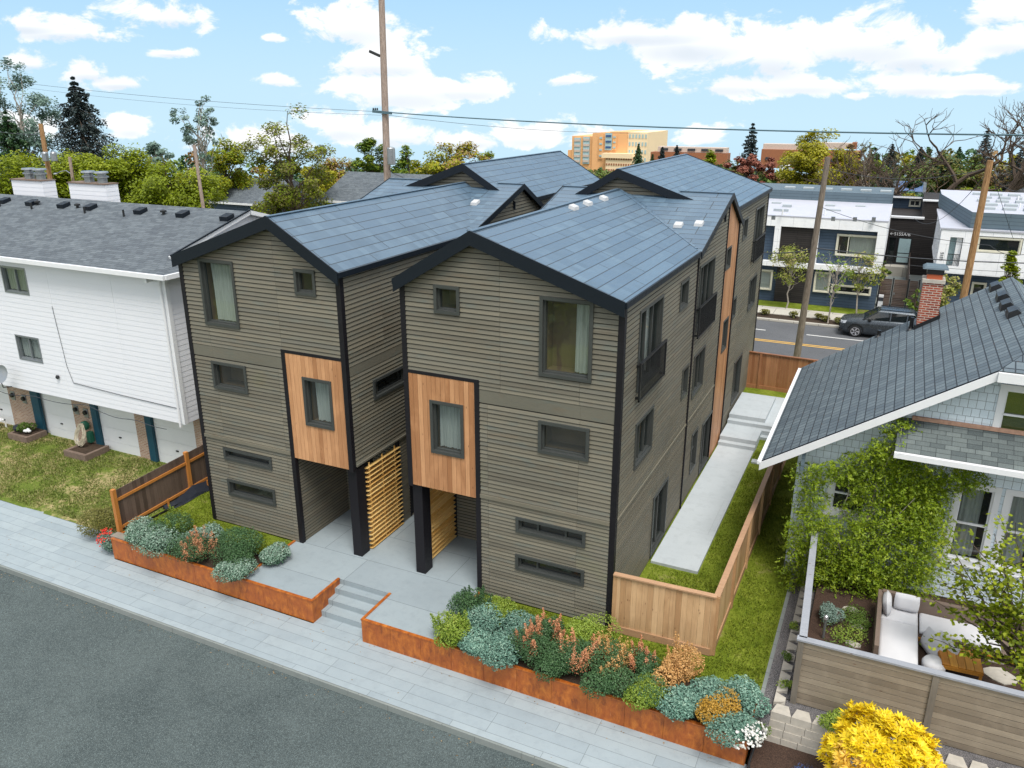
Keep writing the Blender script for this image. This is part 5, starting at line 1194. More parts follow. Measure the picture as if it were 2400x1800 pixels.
T=empty('garden_light',(-.22,19.0,.3),'slim metal garden light on a grey post inside the slat fence','lamp')
b=MB(); b.tube([(-.22,19.0,.3),(-.22,19.0,.86)],.035,10); b.build('post',M['metal'],T); b=MB(); b.lathe((-.22,19.0,.86),[(.05,0),(.06,.03),(.05,.10),(.02,.13)],12); b.build('lamp_head',M['alloy'],T)
for nm,lb,x,y,z,R,H,kd,n,Ls,ct in [('garden_plant','grey lavender clump behind the garden light',-.20,19.8,.3,.34,.5,'greyleaf',1700,.05,'plant'),
  ('ground_cover','yellow green ground cover plant between the garden light and the sofa',.35,19.4,.3,.55,.16,'lime',900,.05,'plant'),('ground_cover','dark green low plant along the inside of the slat fence',.2,18.3,.3,.6,.22,'mid',1200,.06,'plant'),
  ('ground_cover','low green moss plant left of the sofa arm, in the shade of the vine',.55,20.2,.3,.5,.14,'mid',1500,.05,'plant'),
  ('creeping_plant','yellow flowered creeper tumbling over the front of the stone wall',.36,16.1,.14,.36,.26,'lime',1700,.05,'plant'),
  ('creeping_plant','green creeper between the stone blocks at the near corner',-.85,16.9,.12,.17,.2,'lime',400,.045,'plant'),('creeping_plant','green creeper between the stone blocks halfway along the side wall',-.9,18.0,.12,.16,.2,'mid',350,.045,'plant'),
  ('creeping_plant','green creeper on the side wall nearest the vine',-.95,19.4,.12,.17,.2,'lime',350,.045,'plant'),
  ('blue_flowered_shrub','low mound of small blue flowers in the mulch bed',.02,14.75,-.6,.48,.42,'blue',1700,.035,'shrub'),('small_plant','small grey green plant alone in the mulch bed',-.72,14.6,-.6,.17,.22,'greyleaf',500,.05,'plant'),
  ('small_plant','green plant at the outside corner of the right planter end',-1.2,15.45,-.3,.26,.4,'mid',1100,.05,'plant')]:
    shrub(nm,lb,x,y,z,R,H,kd,None,n=n,L=Ls,cat=ct,group='small plants around the sofa garden')
# bright yellow bush: star shaped leaf tufts
def tuft_bush(name,label,x,y,z,R,H,cols,n,seed,starL):
    rng=np.random.default_rng(seed); d=unitv(n,rng); d[:,2]=np.abs(d[:,2])*1.15-.12; c=d*rng.uniform(.86,1.04,n)[:,None]*np.array([R,R*.92,H]); c*=(1+.16*np.sin(d[:,0]*5+1)*np.cos(d[:,1]*6)+.10*np.sin(d[:,0]*13)*np.sin(d[:,2]*11+d[:,1]*9))[:,None]
    k=9; ang=np.linspace(0,2*np.pi,k,endpoint=False); o=d+np.array([0,0,.5]); o/=np.linalg.norm(o,axis=1)[:,None]; a=np.cross(o,unitv(n,rng)); a/=np.linalg.norm(a,axis=1)[:,None]; b_=np.cross(o,a)
    dirs=a[:,None,:]*np.cos(ang)[None,:,None]+b_[:,None,:]*np.sin(ang)[None,:,None]+o[:,None,:]*rng.uniform(.15,.9,(n,k,1)); dirs/=np.linalg.norm(dirs,axis=2)[...,None]
    L_=starL*rng.uniform(.7,1.2,(n,k,1)); base=np.repeat(c[:,None,:],k,1)+rng.normal(0,.01,(n,k,3)); tip=base+dirs*L_; sd_=np.cross(dirs,o[:,None,:]); sd_/=np.linalg.norm(sd_,axis=2)[...,None]+1e-9; mid_=base+dirs*L_*.45
    Q=np.stack([base,mid_+sd_*L_*.17,tip,mid_-sd_*L_*.17],2).reshape(-1,4,3)+np.array([x,y,z]); col=np.repeat(rng.random(n)*.4,k)+rng.random(n*k)*.6
    pe=(d[:,1]<-.35)&(d[:,2]<.55)&(rng.random(n)<.8); mi=np.repeat(np.where(pe,1,0),k)
    m2=int(n*.9); P2=unitv(m2,rng)*np.array([R,R*.92,H])*.8; P2[:,2]=np.abs(P2[:,2]); Q2=leaves(P2+np.array([x,y,z]),np.full(m2,.07),rng); 
    Q=np.concatenate([Q,Q2]); col=np.concatenate([col,rng.random(m2)]); mi=np.concatenate([mi,np.full(m2,2)])
    return tag(quads_to_obj(name,Q,col,cols,mi,base=(x,y,z)),label,'shrub','small plants around the sofa garden')
YB=at(2075,1770,y=14.75)
tuft_bush('yellow_shrub','big bright yellow leaved bush in front of the stone wall',YB[0],14.75,YB[2]-.30,1.04,1.02,[LEAF['yellow'],LEAF['peach'],LEAF['lime']],1150,3,.15)
b=MB(); b.tube([(-1.18,15.9,-.0),(-1.2,15.3,-.1),(-1.26,14.7,-.35),(-1.22,14.35,-.5),(-1.05,14.3,-.52)],.03,8); tag(b.build('drain_hose',M['blackmetal']),'black drain hose running down beside the stone wall corner','hose')

# ------------------------------------------------------------------ street beyond the houses
ZR=-.05
b=MB(); b.box(-70,60,44.4,52.35,-.2,0.0); structure(b.build('street',M['road']))
b=MB(); b.box(-70,60,44.1,44.39,-.2,.13); b.box(-70,60,52.36,52.62,-.2,.13); structure(b.build('kerb',M['sidewalk']))
b=MB(); b.box(-70,60,52.63,53.9,-.2,.10); structure(b.build('planting_strip',M['soil']))
b=MB(); b.box(-70,60,53.91,55.95,-.2,.12); structure(b.build('sidewalk',M['sidewalk']))
b=MB(); b.box(-70,-.75,55.96,57.6,-.2,.13); structure(b.build('grass_strip',M['lawn']))
b=MB(); b.box(-.74,4,55.96,76,-.2,.10); structure(b.build('walkway',M['kerbface']))
b=MB(); b.box(-70,60,47.42,47.54,.0,.006); b.box(-70,60,47.70,47.82,.0,.006); structure(b.build('yellow_centre_lines',M['yellow']))
b=MB(); x=-60
while x<50: b.box(x,x+3.2,49.92,50.04,.0,.006); x+=5.6
structure(b.build('white_lane_dashes',M['paint']))
structure(sheet('verge',-70,60,37.5,44.1,-.02,M['lawn'],2))
def modern_left():
    T=empty('modern_house',(-4.8,62,0),'white and navy modern flat roofed house with dark wood bay, left of the gate','house','modern houses across the street')
    Y=57.75; x0,x1=-13,-.50
    F=((0,Y,0),(1,0),(0,-1)); w=MB(); w.box(x0,x1-.1,Y+.45,70,0,5.5); w.build('navy_wall',M['navy'],T)
    p=MB(); p.box(x0,x1,Y,Y+.44,5.30,5.95); p.box(-.72-.33,x1,Y+.001,Y+.44,2.58,5.299); p.box(x0,-1.06,Y+.002,Y+.44,2.55,2.90); p.box(-7.50,-7.10,Y+.003,Y+.44,2.901,5.299); p.box(-4.93,-4.62,Y+.003,Y+.44,2.901,5.299); p.build('white_portal',M['whitepanel'],T)
    p=MB(); p.box(x1-.099,x1,Y+.441,69,2.6,5.95); p.build('side_wall',M['whitepanel'],T)
    p=MB(); p.box(-7.09,-4.94,Y+.2,Y+.449,2.9,5.3); p.box(-7.09,-4.94,Y+.2,Y+.449,0.02,2.54); p.build('wood_bay',M['blackwood'],T)
    FN=((0,Y+.45,0),(1,0),(0,-1))
    window(T,FN,-3.50,-.93,3.55,4.98,trim=.10,proud=.03,fm='creamframe',surf=True,mull=[-2.75],curtain=[(-2.66,-1.05,0)],room='darkroom')
    window(T,FN,-4.6,-3.55,.95,2.35,trim=.09,proud=.03,fm='creamframe',surf=True,curtain=[(-4.5,-3.66,0)],room='darkroom'); window(T,FN,-3.46,-.93,1.0,1.58,trim=.09,proud=.03,fm='creamframe',surf=True,glass='darkglass')
    window(T,FN,-8.4,-7.35,.78,2.2,trim=.09,proud=.03,fm='creamframe',surf=True,curtain=[(-8.3,-7.45,0)],room='darkroom'); window(T,FN,-1.22,-.85,2.05,2.4,trim=.06,proud=.03,fm='creamframe',surf=True,glass='darkglass')
    r=MB(); r.hexa([(x0,Y-.02,5.951),(x1,Y-.02,5.951),(x1,64.6,6.32),(x0,64.6,6.32),(x0,Y-.02,6.03),(x1,Y-.02,6.03),(x1,64.6,6.40),(x0,64.6,6.40)]); ro=r.build('flat_roof',M['whiteroof'],T)
    r=MB(); r.box(x0,x1-.05,64.601,70,6.0,7.05); r.build('clerestory_wall',M['slateblue'],T)
    for (px,py,w_,d_) in ((1820,476,.32,.22),(1845,482,.30,.22),(1946,482,.32,.22),(1984,476,.34,.22),(2017,484,.33,.22),(1831,489,.5,.06),(1953,490,.5,.06)):
        P=at(px,py,z=6.3); k=MB(); k.box(P[0]-w_,P[0]+w_,P[1]-d_,P[1]+d_,6.05,6.37 if d_>.1 else 6.28); k.build('skylight',M['skyl'],ro)
    for (px,py) in ((1813,509),(1953,512),(2004,513),(2048,513)):
        P=at(px,py,z=6.15); k=MB(); k.box(P[0]-.12,P[0]+.12,P[1]-.1,P[1]+.1,6.0,6.26); k.build('roof_vent',M['metal'],ro)
    for (px,py) in ((1834,500),(1933,500)):
        P=at(px,py,z=6.2); k=MB(); k.tube([(P[0],P[1],6.1),(P[0],P[1],6.45)],.06,8); k.build('vent_pipe',M['whitetrim'],ro)
    for i in range(6):
        k=MB(); xx=-8.2+i*1.35; k.box(xx,xx+.75,66.2,66.8,7.05,7.16); k.build('skylight',M['skyl'],ro)
    return T
modern_left()
def text(s,loc,size,mat,parent,rot=(math.radians(90),0,0),name='lettering',depth=.01):
    cu=bpy.data.curves.new(name,'FONT'); cu.body=s; cu.size=size; cu.extrude=depth; o=bpy.data.objects.new('tmp',cu); COL.objects.link(o)
    dg=bpy.context.evaluated_depsgraph_get(); me=bpy.data.meshes.new_from_object(o.evaluated_get(dg)); bpy.data.objects.remove(o)
    o=bpy.data.objects.new(name,me); COL.objects.link(o); me.materials.clear(); me.materials.append(mat); o.parent=parent; o.rotation_euler=rot
    pl=WLOC[parent.name]; o.location=(loc[0]-pl[0],loc[1]-pl[1],loc[2]-pl[2]); return o
def modern_right():
    T=empty('modern_house',(7,60,0),'white modern house with blue upper storey and slanted side colonnade, right of the gate','house','modern houses across the street')
    Y=55.6; x0=2.52; x1=15
    p=MB(); p.box(x0,3.05,Y,Y+.2,3.35,6.0); p.box(3.051,3.75,Y+.001,Y+.2,5.55,6.0); p.box(3.051,3.75,Y+.001,Y+.2,3.35,3.8); p.box(3.751,4.45,Y,Y+.2,3.35,6.0); p.box(4.451,6.85,Y+.001,Y+.2,5.72,6.0); p.box(4.451,6.85,Y+.001,Y+.2,3.35,4.72); p.box(6.851,x1,Y,Y+.2,3.35,6.0)
    p.build('white_facade',M['whitepanel'],T)
    w=MB(); w.box(3.75,x1,Y+.21,66,3.36,5.99); w.build('inner_wall',M['slateblue'],T)
    w=MB(); w.box(3.05,x1,Y+.9,68,0,3.349); w.build('navy_base',M['navy'],T)
    FN=((0,Y+.21,0),(1,0),(0,-1)); window(T,FN,4.5,6.82,4.76,5.68,trim=.1,proud=.05,fm='creamframe',surf=True,glass='darkglass')
    FB=((0,Y+.9,0),(1,0),(0,-1)); window(T,FB,4.7,5.5,1.9,2.8,trim=.09,proud=.03,fm='creamframe',surf=True,glass='darkglass'); window(T,FB,7,8,1.9,2.8,trim=.09,proud=.03,fm='creamframe',surf=True,glass='darkglass')
    d=MB(); d.box(3.06,3.74,Y+.5,Y+.6,3.8,5.54); d.build('balcony_door',M['hospglass'],T)
    r=MB(); r.box(3.06,3.74,Y+.02,Y+.05,4.50,4.54)
    for k in range(9): r.box(3.07+k*.08,3.09+k*.08,Y+.02,Y+.045,3.8,4.5)
    r.build('balcony_railing',M['blackmetal'],T)
    # side colonnade running back along the walkway
    for k in range(6):
        y=Y+.2+k*1.75; c=MB(); c.box(x0,x0+.14,y,y+.35,3.55,5.84); c.build('column',M['whitepanel'],T)
    c=MB(); c.box(x0,x0+.16,Y+.2,Y+10,3.35,3.549); c.box(x0-.05,x0+.16,Y+.2,Y+10,5.841,5.999); c.build('side_beam',M['whitepanel'],T)
    c=MB(); c.box(x0+.9,x0+1.2,Y+.22,Y+10,3.36,5.83); c.build('recessed_wall',M['whitepanel'],T)
    r=MB(); r.box(x0-.1,x1,Y-.05,Y+10.2,6.001,6.09); r.build('lower_roof',M['whiteroof'],T)
    r=MB(); r.poly([(4.0,Y+.35,6.09),(x1,Y+.35,6.09),(x1,Y+.35,7.05),(4.0,Y+.35,7.05)]); r.poly([(2.6,66.5,6.09),(4.0,Y+.35,6.09),(4.0,Y+.35,7.05),(2.6,66.5,7.05)]); r.poly([(4.0,Y+.35,7.05),(x1,Y+.35,7.05),(x1,70,7.05),(2.6,70,7.05),(2.6,66.5,7.05)],.5,1); r.poly([(2.6,66.5,6.0),(2.6,66.5,7.05),(2.6,70,7.05),(2.6,70,6.0)])
    up=r.build('upper_storey',[M['slateblue'],M['whiteroof']],T)
    for i in range(7):
        for j in range(5):
            k=MB(); xx=4.6+i*1.1+(j%2)*.3; yy=57.6+j*2.3; k.box(xx,xx+.7,yy,yy+.6,7.05,7.19); k.build('skylight',M['skyl'],up)
    for i in range(14):
        k=MB(); xx=5.2+random.random()*7; yy=57.5+random.random()*9; k.tube([(xx,yy,7.05),(xx,yy,7.35)],.05,6); k.build('vent_pipe',M['whitetrim'],up)
    text('5159',(2.66,Y-.012,4.62),.26,M['blackmetal'],T,rot=(math.radians(90),math.radians(90),0))
    return T
modern_right()
def back_house():
    T=empty('dark_house',(.9,75,0),'black walled house at the end of the walkway with white lettering above its glass door','house','modern houses across the street')
    Y=72.0
    w=MB(); w.box(-.9,3.2,Y,80,0,4.55); w.box(1.7,3.2,Y+.5,80,4.55,5.9); w.build('black_wall',M['blackwood'],T)
    w=MB(); w.box(-1.0,1.9,Y-.1,Y+.5,4.551,4.68); w.box(1.6,3.2,Y+.4,Y+1,5.901,6.0); w.build('white_coping',M['whitetrim'],T)
    F=((0,Y,0),(1,0),(0,-1)); window(T,F,-.45,.18,.9,3.05,trim=.05,proud=.03,fm='blackmetal',surf=True,glass='darkglass',hmull=[1.25]); 
    d=MB(); d.box(.25,1.30,Y-.06,Y-.003,.9,3.05); dd=d.build('door',M['blackmetal'],T); g=MB(); g.box(.36,1.2,Y-.075,Y-.061,1.05,1.75); g.box(.36,1.2,Y-.075,Y-.061,1.82,2.95); g.build('pane',M['hospglass'],dd)
    s=MB(); s.box(-.5,1.3,Y-1.2,Y-.01,.1,.85); s.build('doorstep',M['sidewalk'],T)
    text('\u21905155A/B',(-.42,Y-.03,3.18),.34,M['whitetrim'],T)
    w=MB(); w.box(-1.0,3.4,79.0,79.1,4.5,5.6); w.build('upper_wall',M['navy'],T)
    za=at(2150,478,y=84)[2]; r=MB(); r.poly([(-1.6,78.5,5.6),(3.6,78.5,5.6),(4.4,84,za),(.4,84,za)]); r.poly([(-1.6,78.5,5.6),(.4,84,za),(-1.6,89,5.6)]); r.build('grey_roof',M['greyroof'],T)
    w=MB(); w.box(-1.62,3.6,78.4,78.49,5.48,5.62); w.build('white_gutter',M['whitetrim'],T)
    window(T,((0,79,0),(1,0),(0,-1)),.7,1.6,4.75,5.35,trim=.08,proud=.03,fm='creamframe',surf=True,glass='darkglass',mull=[1.15])
    return T
back_house()
T=empty('wooden_gate',(.6,59.3,0),'brown horizontal slat gate in a black frame between the two modern houses','gate')
for (a,c,nm) in ((-.50,.28,'side_panel'),(.38,1.22,'gate_leaf'),(1.32,1.86,'side_panel')):
    b=MB()
    for k in range(17): b.box(a+.02,c-.02,59.28,59.31,.12+k*.112,.12+k*.112+.1)
    b.build(nm,M['teak'] if False else M['oldfence'],T)
b=MB()
for x in (-.52,.29,1.23,1.87): b.box(x,x+.085,59.25,59.34,.08,2.12)
b.box(-.5,1.9,59.26,59.33,.06,.11); b.build('frame',M['blackmetal'],T)
b=MB(); b.box(.44,.52,59.2,59.25,1.0,1.12); b.build('latch',M['metal'],T)
b=MB(); 
for k in range(20): b.box(1.25,1.29,60+k*.6,60+k*.6+.56,.1,1.9-.02*(k%2))
tag(b.build('side_fence',M['oldfence']),'brown fence running along the walkway behind the gate','fence')
b=MB(); b.box(-.42,-.12,58.6,58.9,.1,1.0); b.box(-.42,-.12,58.58,58.599,.62,.86,.5,1); tag(b.build('utility_box',[M['whitetrim'],M['wire']]),'white utility box beside the gate','box')

# ------------------------------------------------------------------ poles, wires
def pole(label,p0,p1,r0=.16,r1=.11,mat='pole',parts=None,group='wooden utility poles'):
    T=empty('utility_pole',p0,label,'utility pole',group); b=MB(); a=Vector(p0);c=Vector(p1); b.tube([a.lerp(c,t/6) for t in range(7)],[r0+(r1-r0)*t/6 for t in range(7)],10); b.build('shaft',M[mat],T); return T
def can(T,c,r,h): b=MB(); b.lathe(c,[(r*.9,0),(r,.04),(r,h-.06),(r*.85,h),(.06,h+.05)],14); b.build('transformer',M['metal'],T)
def bar(T,p,q,w=.09,h=.11,mat='wire',name='crossarm'): b=MB(); b.beam(p,q,w,h); b.build(name,M[mat],T)
T=pole('weathered grey utility pole on the near verge in front of the left modern house',(-3.85,43.6,-.02),(-3.52,43.6,10.72),.19,.13,'greypole')
T=pole('orange brown utility pole behind the grey shake roof, in front of the right modern house',(3.35,43.5,-.02),(3.43,43.5,10.75),.19,.14,'poleo')
B0=(-30.35,45,0); T=pole('very tall pale utility pole rising above the left dark house roof',(-30.45,45,-.05),(-30.02,45,20.6),.27,.19)
q=Vector(at(893,262,y=45)); bar(T,q+Vector((-.45,-.25,.03)),q+Vector((.95,-.25,-.08)),.12,.16,'bluewire'); bar(T,Vector(at(866,120,y=45)),Vector(at(890,131,y=45)),.12,.16,'blackmetal','street_light_arm')
c=at(918,386,y=44.6); can(T,(c[0],44.6,c[2]),.26,1.05)
for i in range(3): b=MB(); b.lathe((q.x-.4+.15*i,44.75,q.z+.1),[(.04,0),(.06,.06),(.03,.14)],8); b.build('insulator',M['blackmetal'],T)
b=MB(); b.tube([at(915,386,y=44.6),at(912,396,y=44.6),at(918,405,y=44.7),at(945,416,y=45)],.02,5); b.build('hanging_cable',M['wire'],T)
T=pole('orange brown utility pole with two transformer cans behind the white apartment roof',(-56.3,40,-.05),at(95,290,y=40),.22,.15,'poleo')
for px in (108,128): c=at(px,378,y=39.6); can(T,(c[0],39.6,c[2]),.22,.62)
T=pole('short grey pole with a street lamp arm right of the two transformer cans',(-56.7,42,-.05),at(163,368,y=42),.15,.11)
b=MB(); b.tube([at(167,408,y=42),at(155,400,y=42),at(143,402,y=42),at(133,407,y=42)],.035,6); b.build('lamp_arm',M['metal'],T); b=MB(); c=at(130,407,y=42); b.lathe((c[0],c[1],c[2]-.08),[(.05,0),(.16,.05),(.10,.13)],8); b.build('lamp_head',M['metal'],T)
T=pole('slim pale utility pole rising behind the right end of the white apartment roof',(-41.3,40,-.05),at(455,340,y=40),.14,.10)
bar(T,at(462,408,y=40),at(474,407,y=40),.05,.05)
def wire(name,label,pts,r,mat='wire',sag=.4,seg=14,group='overhead wires'):
    b=MB()
    for p,q in zip(pts[:-1],pts[1:]):
        p=Vector(p);q=Vector(q); b.tube([p.lerp(q,i/seg)-Vector((0,0,sag*4*(i/seg)*(1-i/seg))) for i in range(seg+1)],r,4)
    tag(b.build(name,M[mat]),label,'cable',group)
wire('power_line','thick blue green cable running right from the tall pole across the whole sky',[at(893,262,y=45),at(2420,317,y=36)],.032,'bluewire',.25)
wire('power_line','upper thin cable running left from the tall pole crossarm',[at(893,262,y=45),at(20,190,y=45)],.011,sag=.25)
wire('power_line','lower thin cable running left from the tall pole',[at(893,270,y=45),at(20,200,y=46)],.008,sag=.35)
wire('power_line','thin cable falling right from the tall pole towards the hospital',[at(893,268,y=45),at(1500,312,y=70)],.012,sag=.3)
wire('power_line','dark cable crossing in front of both modern houses at chimney height',[at(1778,590,y=43.6),(-3.6,43.6,6.25),at(2420,617,y=43.6)],.026,sag=.15)
wire('power_line','thin cable just below the dark one across the modern house windows',[at(1780,607,y=43.6),(-3.62,43.6,5.9),at(2420,640,y=43.6)],.010,sag=.12)
wire('power_line','thin cable crossing at the height of the modern house upper windows',[(-3.55,43.6,8.3),at(2320,575,y=43.6),at(2420,590,y=43.6)],.012,sag=.3)
wire('power_line','cable from the grey pole top across the white roofs to the orange brown pole',[(-3.53,43.6,10.2),(3.43,43.5,10.4),at(2420,440,y=44)],.014,sag=.5)
wire('power_line','slanting service cable from the dark house up to the orange brown pole',[(1.2,71.8,4.6),(3.43,43.5,10.3)],.016,sag=1.2)
wire('power_line','cable from the left edge to the pole with two transformer cans',[at(-20,306,y=40),at(100,315,y=40)],.022,sag=.1)
wire('guy_wire','steep guy wire falling right from the top of the orange brown pole',[(3.45,43.5,10.5),at(2375,560,y=46)],.014,sag=.02)

# ------------------------------------------------------------------ parked car
def car():
    Y0,Y1=50.75,52.15-.0; Yc=(Y0+Y1)/2+.1; X0=-2.28; Lc=4.6
    T=empty('parked_car',(X0+Lc/2,Yc,0),'graphite grey suv parked at the far kerb, partly behind the grey shake roof','car')
    W=.92
    sec=[ # x, half width low, half width high, z bottom, z belt, z top, half width top
     (0,.55,.50,.38,.62,.80),(.12,.80,.76,.26,.66,.94),(.45,.90,.86,.22,.72,1.02),(1.15,.92,.88,.22,.78,1.10),(1.35,.92,.87,.22,.80,1.14),(2.6,.92,.88,.22,.82,1.16),(3.9,.92,.87,.24,.84,1.18),(4.4,.88,.82,.30,.82,1.14),(4.6,.78,.70,.42,.78,1.02)]
    b=MB(); rings=[]
    for (x,wl,wh,zb,zm,zt) in sec:
        r=[(-wl*.92,zb),(-wl,zb+.14),(-wl,zm),(-wh,zt-.07),(-wh*.86,zt),(0,zt+.025),(wh*.86,zt),(wh,zt-.07),(wl,zm),(wl,zb+.14),(wl*.92,zb)]
        i=len(b.v); b.v+=[(X0+x,Yc+y,z) for y,z in r]; rings.append(i)
    n=11
    for a,c in zip(rings[:-1],rings[1:]):
        for j in range(n-1): b.f.append((a+j,a+j+1,c+j+1,c+j)); b.r.append(.5); b.m.append(0)
        b.f.append((a+n-1,a,c,c+n-1)); b.r.append(.5); b.m.append(0)
    b.f.append(tuple(rings[0]+j for j in range(n))[::-1]); b.f.append(tuple(rings[-1]+j for j in range(n))); b.r+=[.5,.5]; b.m+=[0,0]
    b.build('body',M['carpaint'],T,smooth=True)
    g=MB(); P=[(1.25,.84,1.12),(2.05,.70,1.62),(3.95,.68,1.60),(4.42,.78,1.12)]
    def cab(o,P,mat,nm):
        g=MB(); i=0
        for s_ in (-1,1):
            pts=[(X0+x,Yc+s_*y,z) for x,y,z in P]; g.poly(pts if s_<0 else pts[::-1])
        for a,c in zip(P[:-1],P[1:]): g.poly([(X0+a[0],Yc-a[1],a[2]),(X0+a[0],Yc+a[1],a[2]),(X0+c[0],Yc+c[1],c[2]),(X0+c[0],Yc-c[1],c[2])][::-1])
        return g.build(nm,mat,T)
    cab(0,P,M['darkglass'],'glasshouse')
    r=MB(); r.hexa([(X0+1.98,Yc-.69,1.60),(X0+4.0,Yc-.67,1.59),(X0+4.0,Yc+.67,1.59),(X0+1.98,Yc+.69,1.60),(X0+2.15,Yc-.62,1.69),(X0+3.9,Yc-.60,1.68),(X0+3.9,Yc+.60,1.68),(X0+2.15,Yc+.62,1.69)]); r.build('roof',M['carpaint'],T)
    for s_ in (-1,1):
        for (xa,za,xb,zb_) in ((1.25,1.10,2.02,1.62),(2.72,1.12,2.72,1.62),(3.6,1.12,3.62,1.61)):
            k=MB(); k.beam((X0+xa,Yc+s_*(.85 if za<1.2 else .7),za),(X0+xb,Yc+s_*.70,zb_),.06,.07); k.build('pillar',M['carpaint'],T)
        k=MB(); k.beam((X0+2.1,Yc+s_*.58,1.74),(X0+3.85,Yc+s_*.56,1.73),.04,.04); k.build('roof_rail',M['blackmetal'],T)
        k=MB(); k.lathe((X0+1.62,Yc+s_*1.0-.05,1.16),[(.06,0),(.11,.05),(.10,.12),(.04,.15)],10,axis='y'); k.build('mirror',M['blackmetal'],T)
        k=MB(); k.hexa([(X0+.05,Yc+s_*.60-.12,.78),(X0+.32,Yc+s_*.80-.1,.80),(X0+.32,Yc+s_*.80+.1,.80),(X0+.05,Yc+s_*.60+.12,.78),(X0+.05,Yc+s_*.60-.12,.90),(X0+.38,Yc+s_*.80-.1,.95),(X0+.38,Yc+s_*.80+.1,.95),(X0+.05,Yc+s_*.60+.12,.90)]); k.build('headlight',M['lampglass'],T)
        for x in (.92,3.72):
            k=MB(); yy=Yc+s_*.93-(.0 if s_>0 else .0); k.lathe((X0+x,yy-(.22 if s_>0 else 0),.36),[(.30,0),(.36,.03),(.36,.19),(.30,.22)],24,axis='y'); wh=k.build('wheel',M['tyre'],T)
            k=MB(); yo=yy-.012 if s_<0 else yy+.002
            for j in range(5):
                a=6.2832*j/5; k.beam((X0+x,yo,.36),(X0+x+.22*math.cos(a),yo,.36+.22*math.sin(a)),.02,.085,up=(0,1,0)) if False else k.hexa([(X0+x+math.cos(a+w_)*rr,yo+dy,.36+math.sin(a+w_)*rr) for dy in (0,.01) for (w_,rr) in ((-.5,.05),(.5,.05),(.22,.235),(-.22,.235))])
            for j in range(20):
                a,c=6.2832*j/20,6.2832*(j+1)/20; k.hexa([(X0+x+math.cos(t)*rr,yo+dy,.36+math.sin(t)*rr) for dy in (0,.012) for (t,rr) in ((a,.22),(c,.22),(c,.25),(a,.25))])
            k.build('rim',M['alloy'],wh)
            k=MB()
            for j in range(12):
                a,c=math.pi*j/12-.15,math.pi*(j+1)/12-.1; yb=Yc+s_*.925; k.hexa([(X0+x+math.cos(t)*rr,yb+dy,.38+math.sin(t)*rr) for dy in (-.015,.015) for (t,rr) in ((a,.38),(c,.38),(c,.46),(a,.46))])
            k.build('wheel_arch',M['blackmetal'],T)
    k=MB(); k.box(X0-.03,X0+.03,Yc-.55,Yc+.55,.50,.74); k.build('grille',M['blackmetal'],T); k=MB(); k.box(X0-.02,X0+.25,Yc-.82,Yc+.82,.24,.40); k.build('bumper',M['blackmetal'],T)
car()

# ------------------------------------------------------------------ far buildings
def far_block(name,label,y,rects,group=None):
    """rects: (px0,py0,px1,py1,ybase offset,depth,material,windows(nx,ny,material))"""
    r0=rects[0]; c=at((r0[0]+r0[2])/2,r0[3],y=y); T=empty(name,(c[0],y,c[2]),label,'building',group)
    for (px0,py0,px1,py1,dy,dep,mat,win,nm) in rects:
        a=at(px0,py0,y=y+dy); b_=at(px1,py1,y=y+dy); zt=(a[2]+at(px1,py0,y=y+dy)[2])/2; zb=b_[2]; m=MB(); m.box(a[0],b_[0],y+dy,y+dy+dep,zb,zt); w=m.build(nm,M[mat],T)
        if win:
            nx,ny,wm_,fx,fy=win; ww=(b_[0]-a[0])/nx; hh=(zt-zb)/ny
            for i in range(nx):
                for j in range(ny):
                    k=MB(); cx=a[0]+ww*(i+.5); cz=zb+hh*(j+.5); k.box(cx-ww*fx/2,cx+ww*fx/2,y+dy-.3,y+dy-.02,cz-hh*fy/2,cz+hh*fy/2); k.build('window',M[wm_],w)
    return T
far_block('hospital_building','tall orange brick tower with blue glazing on the skyline behind the roofs',430,[
 (1430,309,1466,420,0,40,'hospbrick',None,'wall'),(1389,312,1430,420,.5,40,'hospbrick',None,'wall'),(1341,319,1389,420,2,40,'hospbrick',None,'wall'),
 (1346,323,1359,384,1.2,1,'hospglass',(1,5,'officepale',.9,.42),'glazing'),(1367,321,1380,384,1.2,1,'hospglass',(1,5,'officepale',.9,.42),'glazing'),(1419,312,1433,352,-.6,1,'hospglass',(1,3,'solar',.8,.36),'glazing'),
 (1404,316,1412,372,-.3,.2,'hospbrick',(1,4,'hospglass',.6,.3),'wall'),(1436,315,1444,352,-.9,.2,'hospbrick',(1,3,'hospglass',.6,.3),'wall'),
 (1466,310,1513,420,1,40,'hosppale',(7,6,'hospglass',.45,.5),'side_wall'),(1331,352,1341,420,3,30,'hospbrick',None,'wall'),(1410,360,1480,372,-6,20,'hosppale',None,'roof_plant'),(1420,366,1486,420,-5,20,'hosppale',(12,4,'officebrick',.55,.35),'lower_wall')])
far_block('office_building','long low brown brick building behind the trees, left of the dark conifer',260,[(1525,358,1700,420,0,5,'officebrick',None,'wall'),(1542,345,1702,359,1,4,'officepale',(5,1,'wire',.55,.45),'parapet')],'brick offices behind the trees')
far_block('office_building','brick office building with beige top band behind the yellow green tree',240,[(1785,352,2012,400,0,5,'officebrick',(6,1,'wire',.4,.16),'wall'),(1789,338,1895,352,1,4,'officepale',None,'parapet'),(1895,335,2002,350,.8,4,'officepale',None,'parapet'),(1998,334,2006,350,.7,4,'officebrick',None,'corner_pier')],'brick offices behind the trees')
